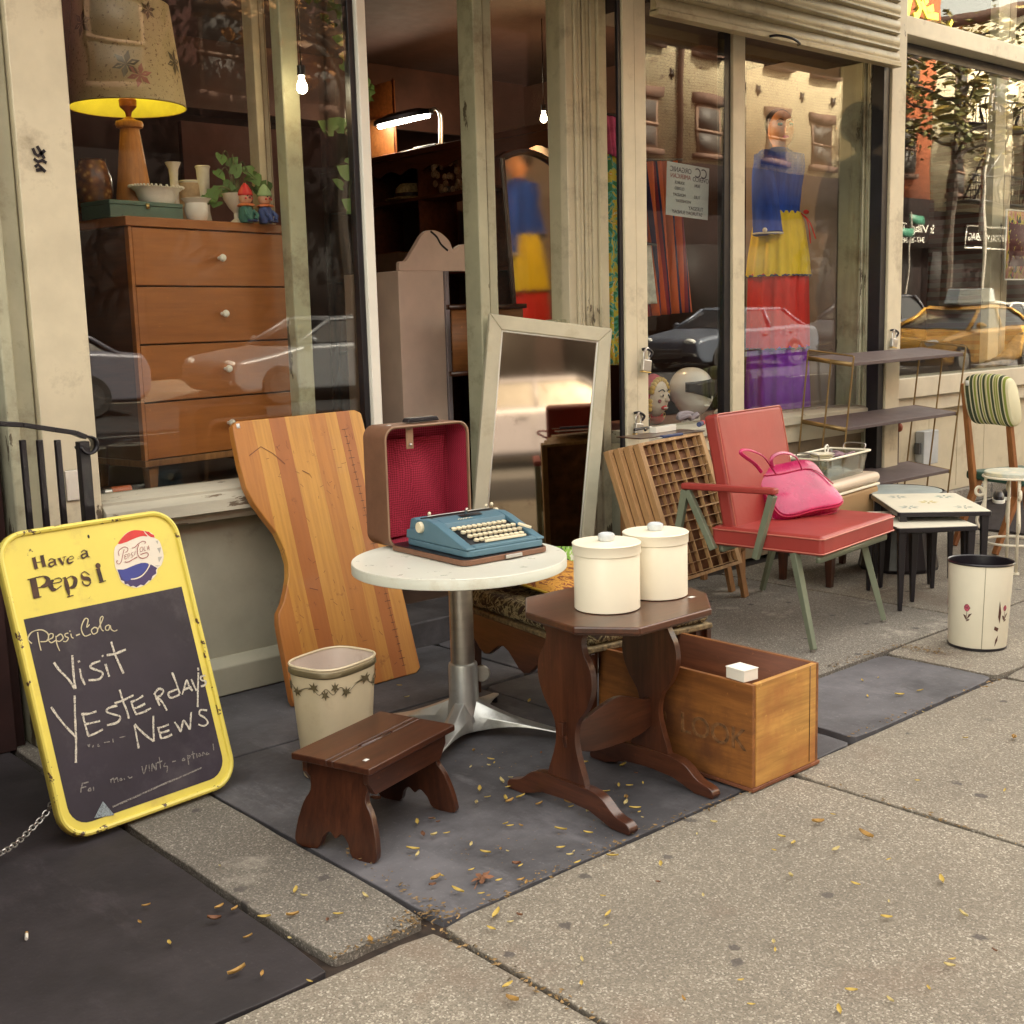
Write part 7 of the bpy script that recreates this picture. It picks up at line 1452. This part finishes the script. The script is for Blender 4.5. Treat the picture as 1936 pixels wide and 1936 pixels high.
fixed = [(277, 1718, 2), (415, 1722, 2), (470, 1778, 2), (500, 1740, 0), (265, 1750, 2), (405, 1745, 3), (320, 1790, 0), (495, 1848, 2), (450, 1845, 2), (585, 1862, 0), (928, 1440, 0), (935, 1447, 0), (890, 1455, 1), (925, 1452, 1), (1020, 1480, 2), (1010, 1475, 2), (985, 1490, 0), (960, 1492, 0), (948, 1483, 1), (922, 1512, 0), (955, 1515, 0), (985, 1512, 0), (900, 1524, 1), (1020, 1525, 2), (828, 1560, 3), (845, 1580, 0), (820, 1585, 1), (780, 1612, 0), (790, 1622, 1), (918, 1618, 0), (960, 1615, 1), (1060, 1575, 0), (1060, 1608, 0), (1085, 1615, 1), (890, 1603, 1), (865, 1690, 0), (910, 1695, 0), (1200, 1535, 0), (1208, 1540, 0), (1215, 1550, 1), (1170, 1490, 0), (1185, 1515, 2), (1150, 1735, 0), (1155, 1790, 1), (1462, 1790, 1), (1465, 1803, 0), (1400, 1860, 0), (1100, 1868, 0), (1140, 1700, 0), (960, 1870, 0), (970, 1900, 2), (1780, 1670, 0), (1680, 1710, 1), (1675, 1740, 0), (1755, 1875, 0), (1420, 1905, 0), (1610, 1880, 0), (1545, 1560, 2), (1575, 1545, 0), (1680, 1630, 0), (1800, 1820, 0), (1735, 1480, 0), (1915, 1400, 2), (1700, 1318, 0), (1745, 1350, 1), (1640, 1320, 0), (1630, 1290, 0), (1660, 1285, 1), (1825, 1400, 0), (1740, 1310, 0), (1900, 1500, 0), (755, 1300, 0), (770, 1322, 1), (1000, 1330, 0), (740, 1285, 0), (1350, 1560, 1), (1500, 1600, 0), (1580, 1612, 1), (1250, 1640, 0), (1330, 1700, 1), (640, 1735, 0), (560, 1690, 0), (575, 1700, 1), (700, 1785, 2), (620, 1745, 3), (690, 1700, 1)]
rd = random.Random(11); first = set()
for (x, y, k) in fixed + [(rd.uniform(700, 1330), rd.uniform(1420, 1680), rd.choice((0, 0, 1, 2, 3))) for _ in range(44)] + [(rd.uniform(850, 1900), rd.uniform(1560, 1930), rd.choice((0, 1, 1, 2, 3))) for _ in range(20)] + [(rd.uniform(100, 620), rd.uniform(1620, 1900), rd.choice((2, 3, 1))) for _ in range(4)]:
    o = protos[k] if k not in first else protos[k].copy()
    if k in first: COL.objects.link(o)
    first.add(k); p = G(x, y); o.location = (p.x, p.y, .0055+.002*rd.random()); s_ = .45+.75*rd.random()**1.5; o.scale = (s_, s_, s_); o.rotation_euler = (rd.uniform(-.25, .25), rd.uniform(-.2, .2), rd.random()*6.28)
    tag(o, LB[k], 'leaf', 'leaves fallen on the paving')
bg_ = thing('large_brown_leaf', 'single large brown lobed leaf on the dark slab below the octagonal table', 'leaf', T(*G(912, 1662, .006)) @ RZ(.4))
b = MB(); lob = []
for k in range(26): a = 2*pi*k/26; r = .024*(1+.45*cos(5*a)+.2*cos(11*a)); lob.append((r*cos(a)*1.2, r*sin(a)*.8))
c0 = b.bm.verts.new((0, 0, .008)); vs = [b.bm.verts.new((x, y, .003+.006*((i*7) % 5)/5)) for i, (x, y) in enumerate(lob)]
for k in range(26): b._f([c0, vs[k], vs[(k+1) % 26]])
b.build('blade', m_ly[3], bg_, smooth=60); MB().tube([(-.03, 0, .004), (-.065, -.01, .004)], .0014, 5).build('stalk', m_ly[3], bg_)
b = MB(); rd = random.Random(21)
def bits(x0, y0, x1, y1, n, spread, s0=.003, s1=.010):
    for _ in range(n):
        t = rd.random(); p = G(x0+(x1-x0)*t, y0+(y1-y0)*t); c = V((p.x+rd.gauss(0, spread), p.y+rd.gauss(0, spread), .002+rd.random()*.008)); s = s0+(s1-s0)*rd.random(); M = T(*c) @ RZ(rd.random()*6.3) @ RX(rd.gauss(0, .5))
        b._f([b.bm.verts.new(M @ V(v)) for v in ((-s, 0, 0), (0, -s*.4, 0), (s, 0, 0), (0, s*.4, 0))])
bits(760, 1745, 835, 1725, 110, .022); bits(620, 1812, 800, 1755, 60, .012); bits(830, 1750, 1180, 1590, 90, .012); bits(830, 1760, 1130, 1930, 70, .010); bits(1510, 1466, 1936, 1602, 60, .008); bits(640, 1600, 815, 1720, 40, .012); bits(1600, 1395, 1890, 1284, 90, .012); bits(1690, 1222, 1800, 1238, 130, .02); bits(1680, 1228, 1560, 1262, 80, .015); bits(1200, 1580, 1420, 1500, 60, .012); bits(830, 1400, 1180, 1540, 120, .06, .002, .006); bits(750, 1650, 1250, 1550, 110, .09, .002, .005)
tag(b.build('leaf_litter', paint('leaf_crumbs', (.24, .15, .06), .8, var=.5, sc=60), None, smooth=0), 'fine ochre leaf litter gathered in the paving joints', 'leaf litter', kind='stuff')
cg = thing('cigarette_end', 'white cigarette end on the dark slab at the lower left', 'litter', T(*G(50, 1770, .005)) @ RZ(1.2)); MB().cyl((-.014, 0, 0), (.010, 0, 0), .0042, n=10).build('paper', m_white, cg); MB().cyl((.0102, 0, 0), (.018, 0, 0), .0042, n=10).build('filter', m_ly[2], cg)
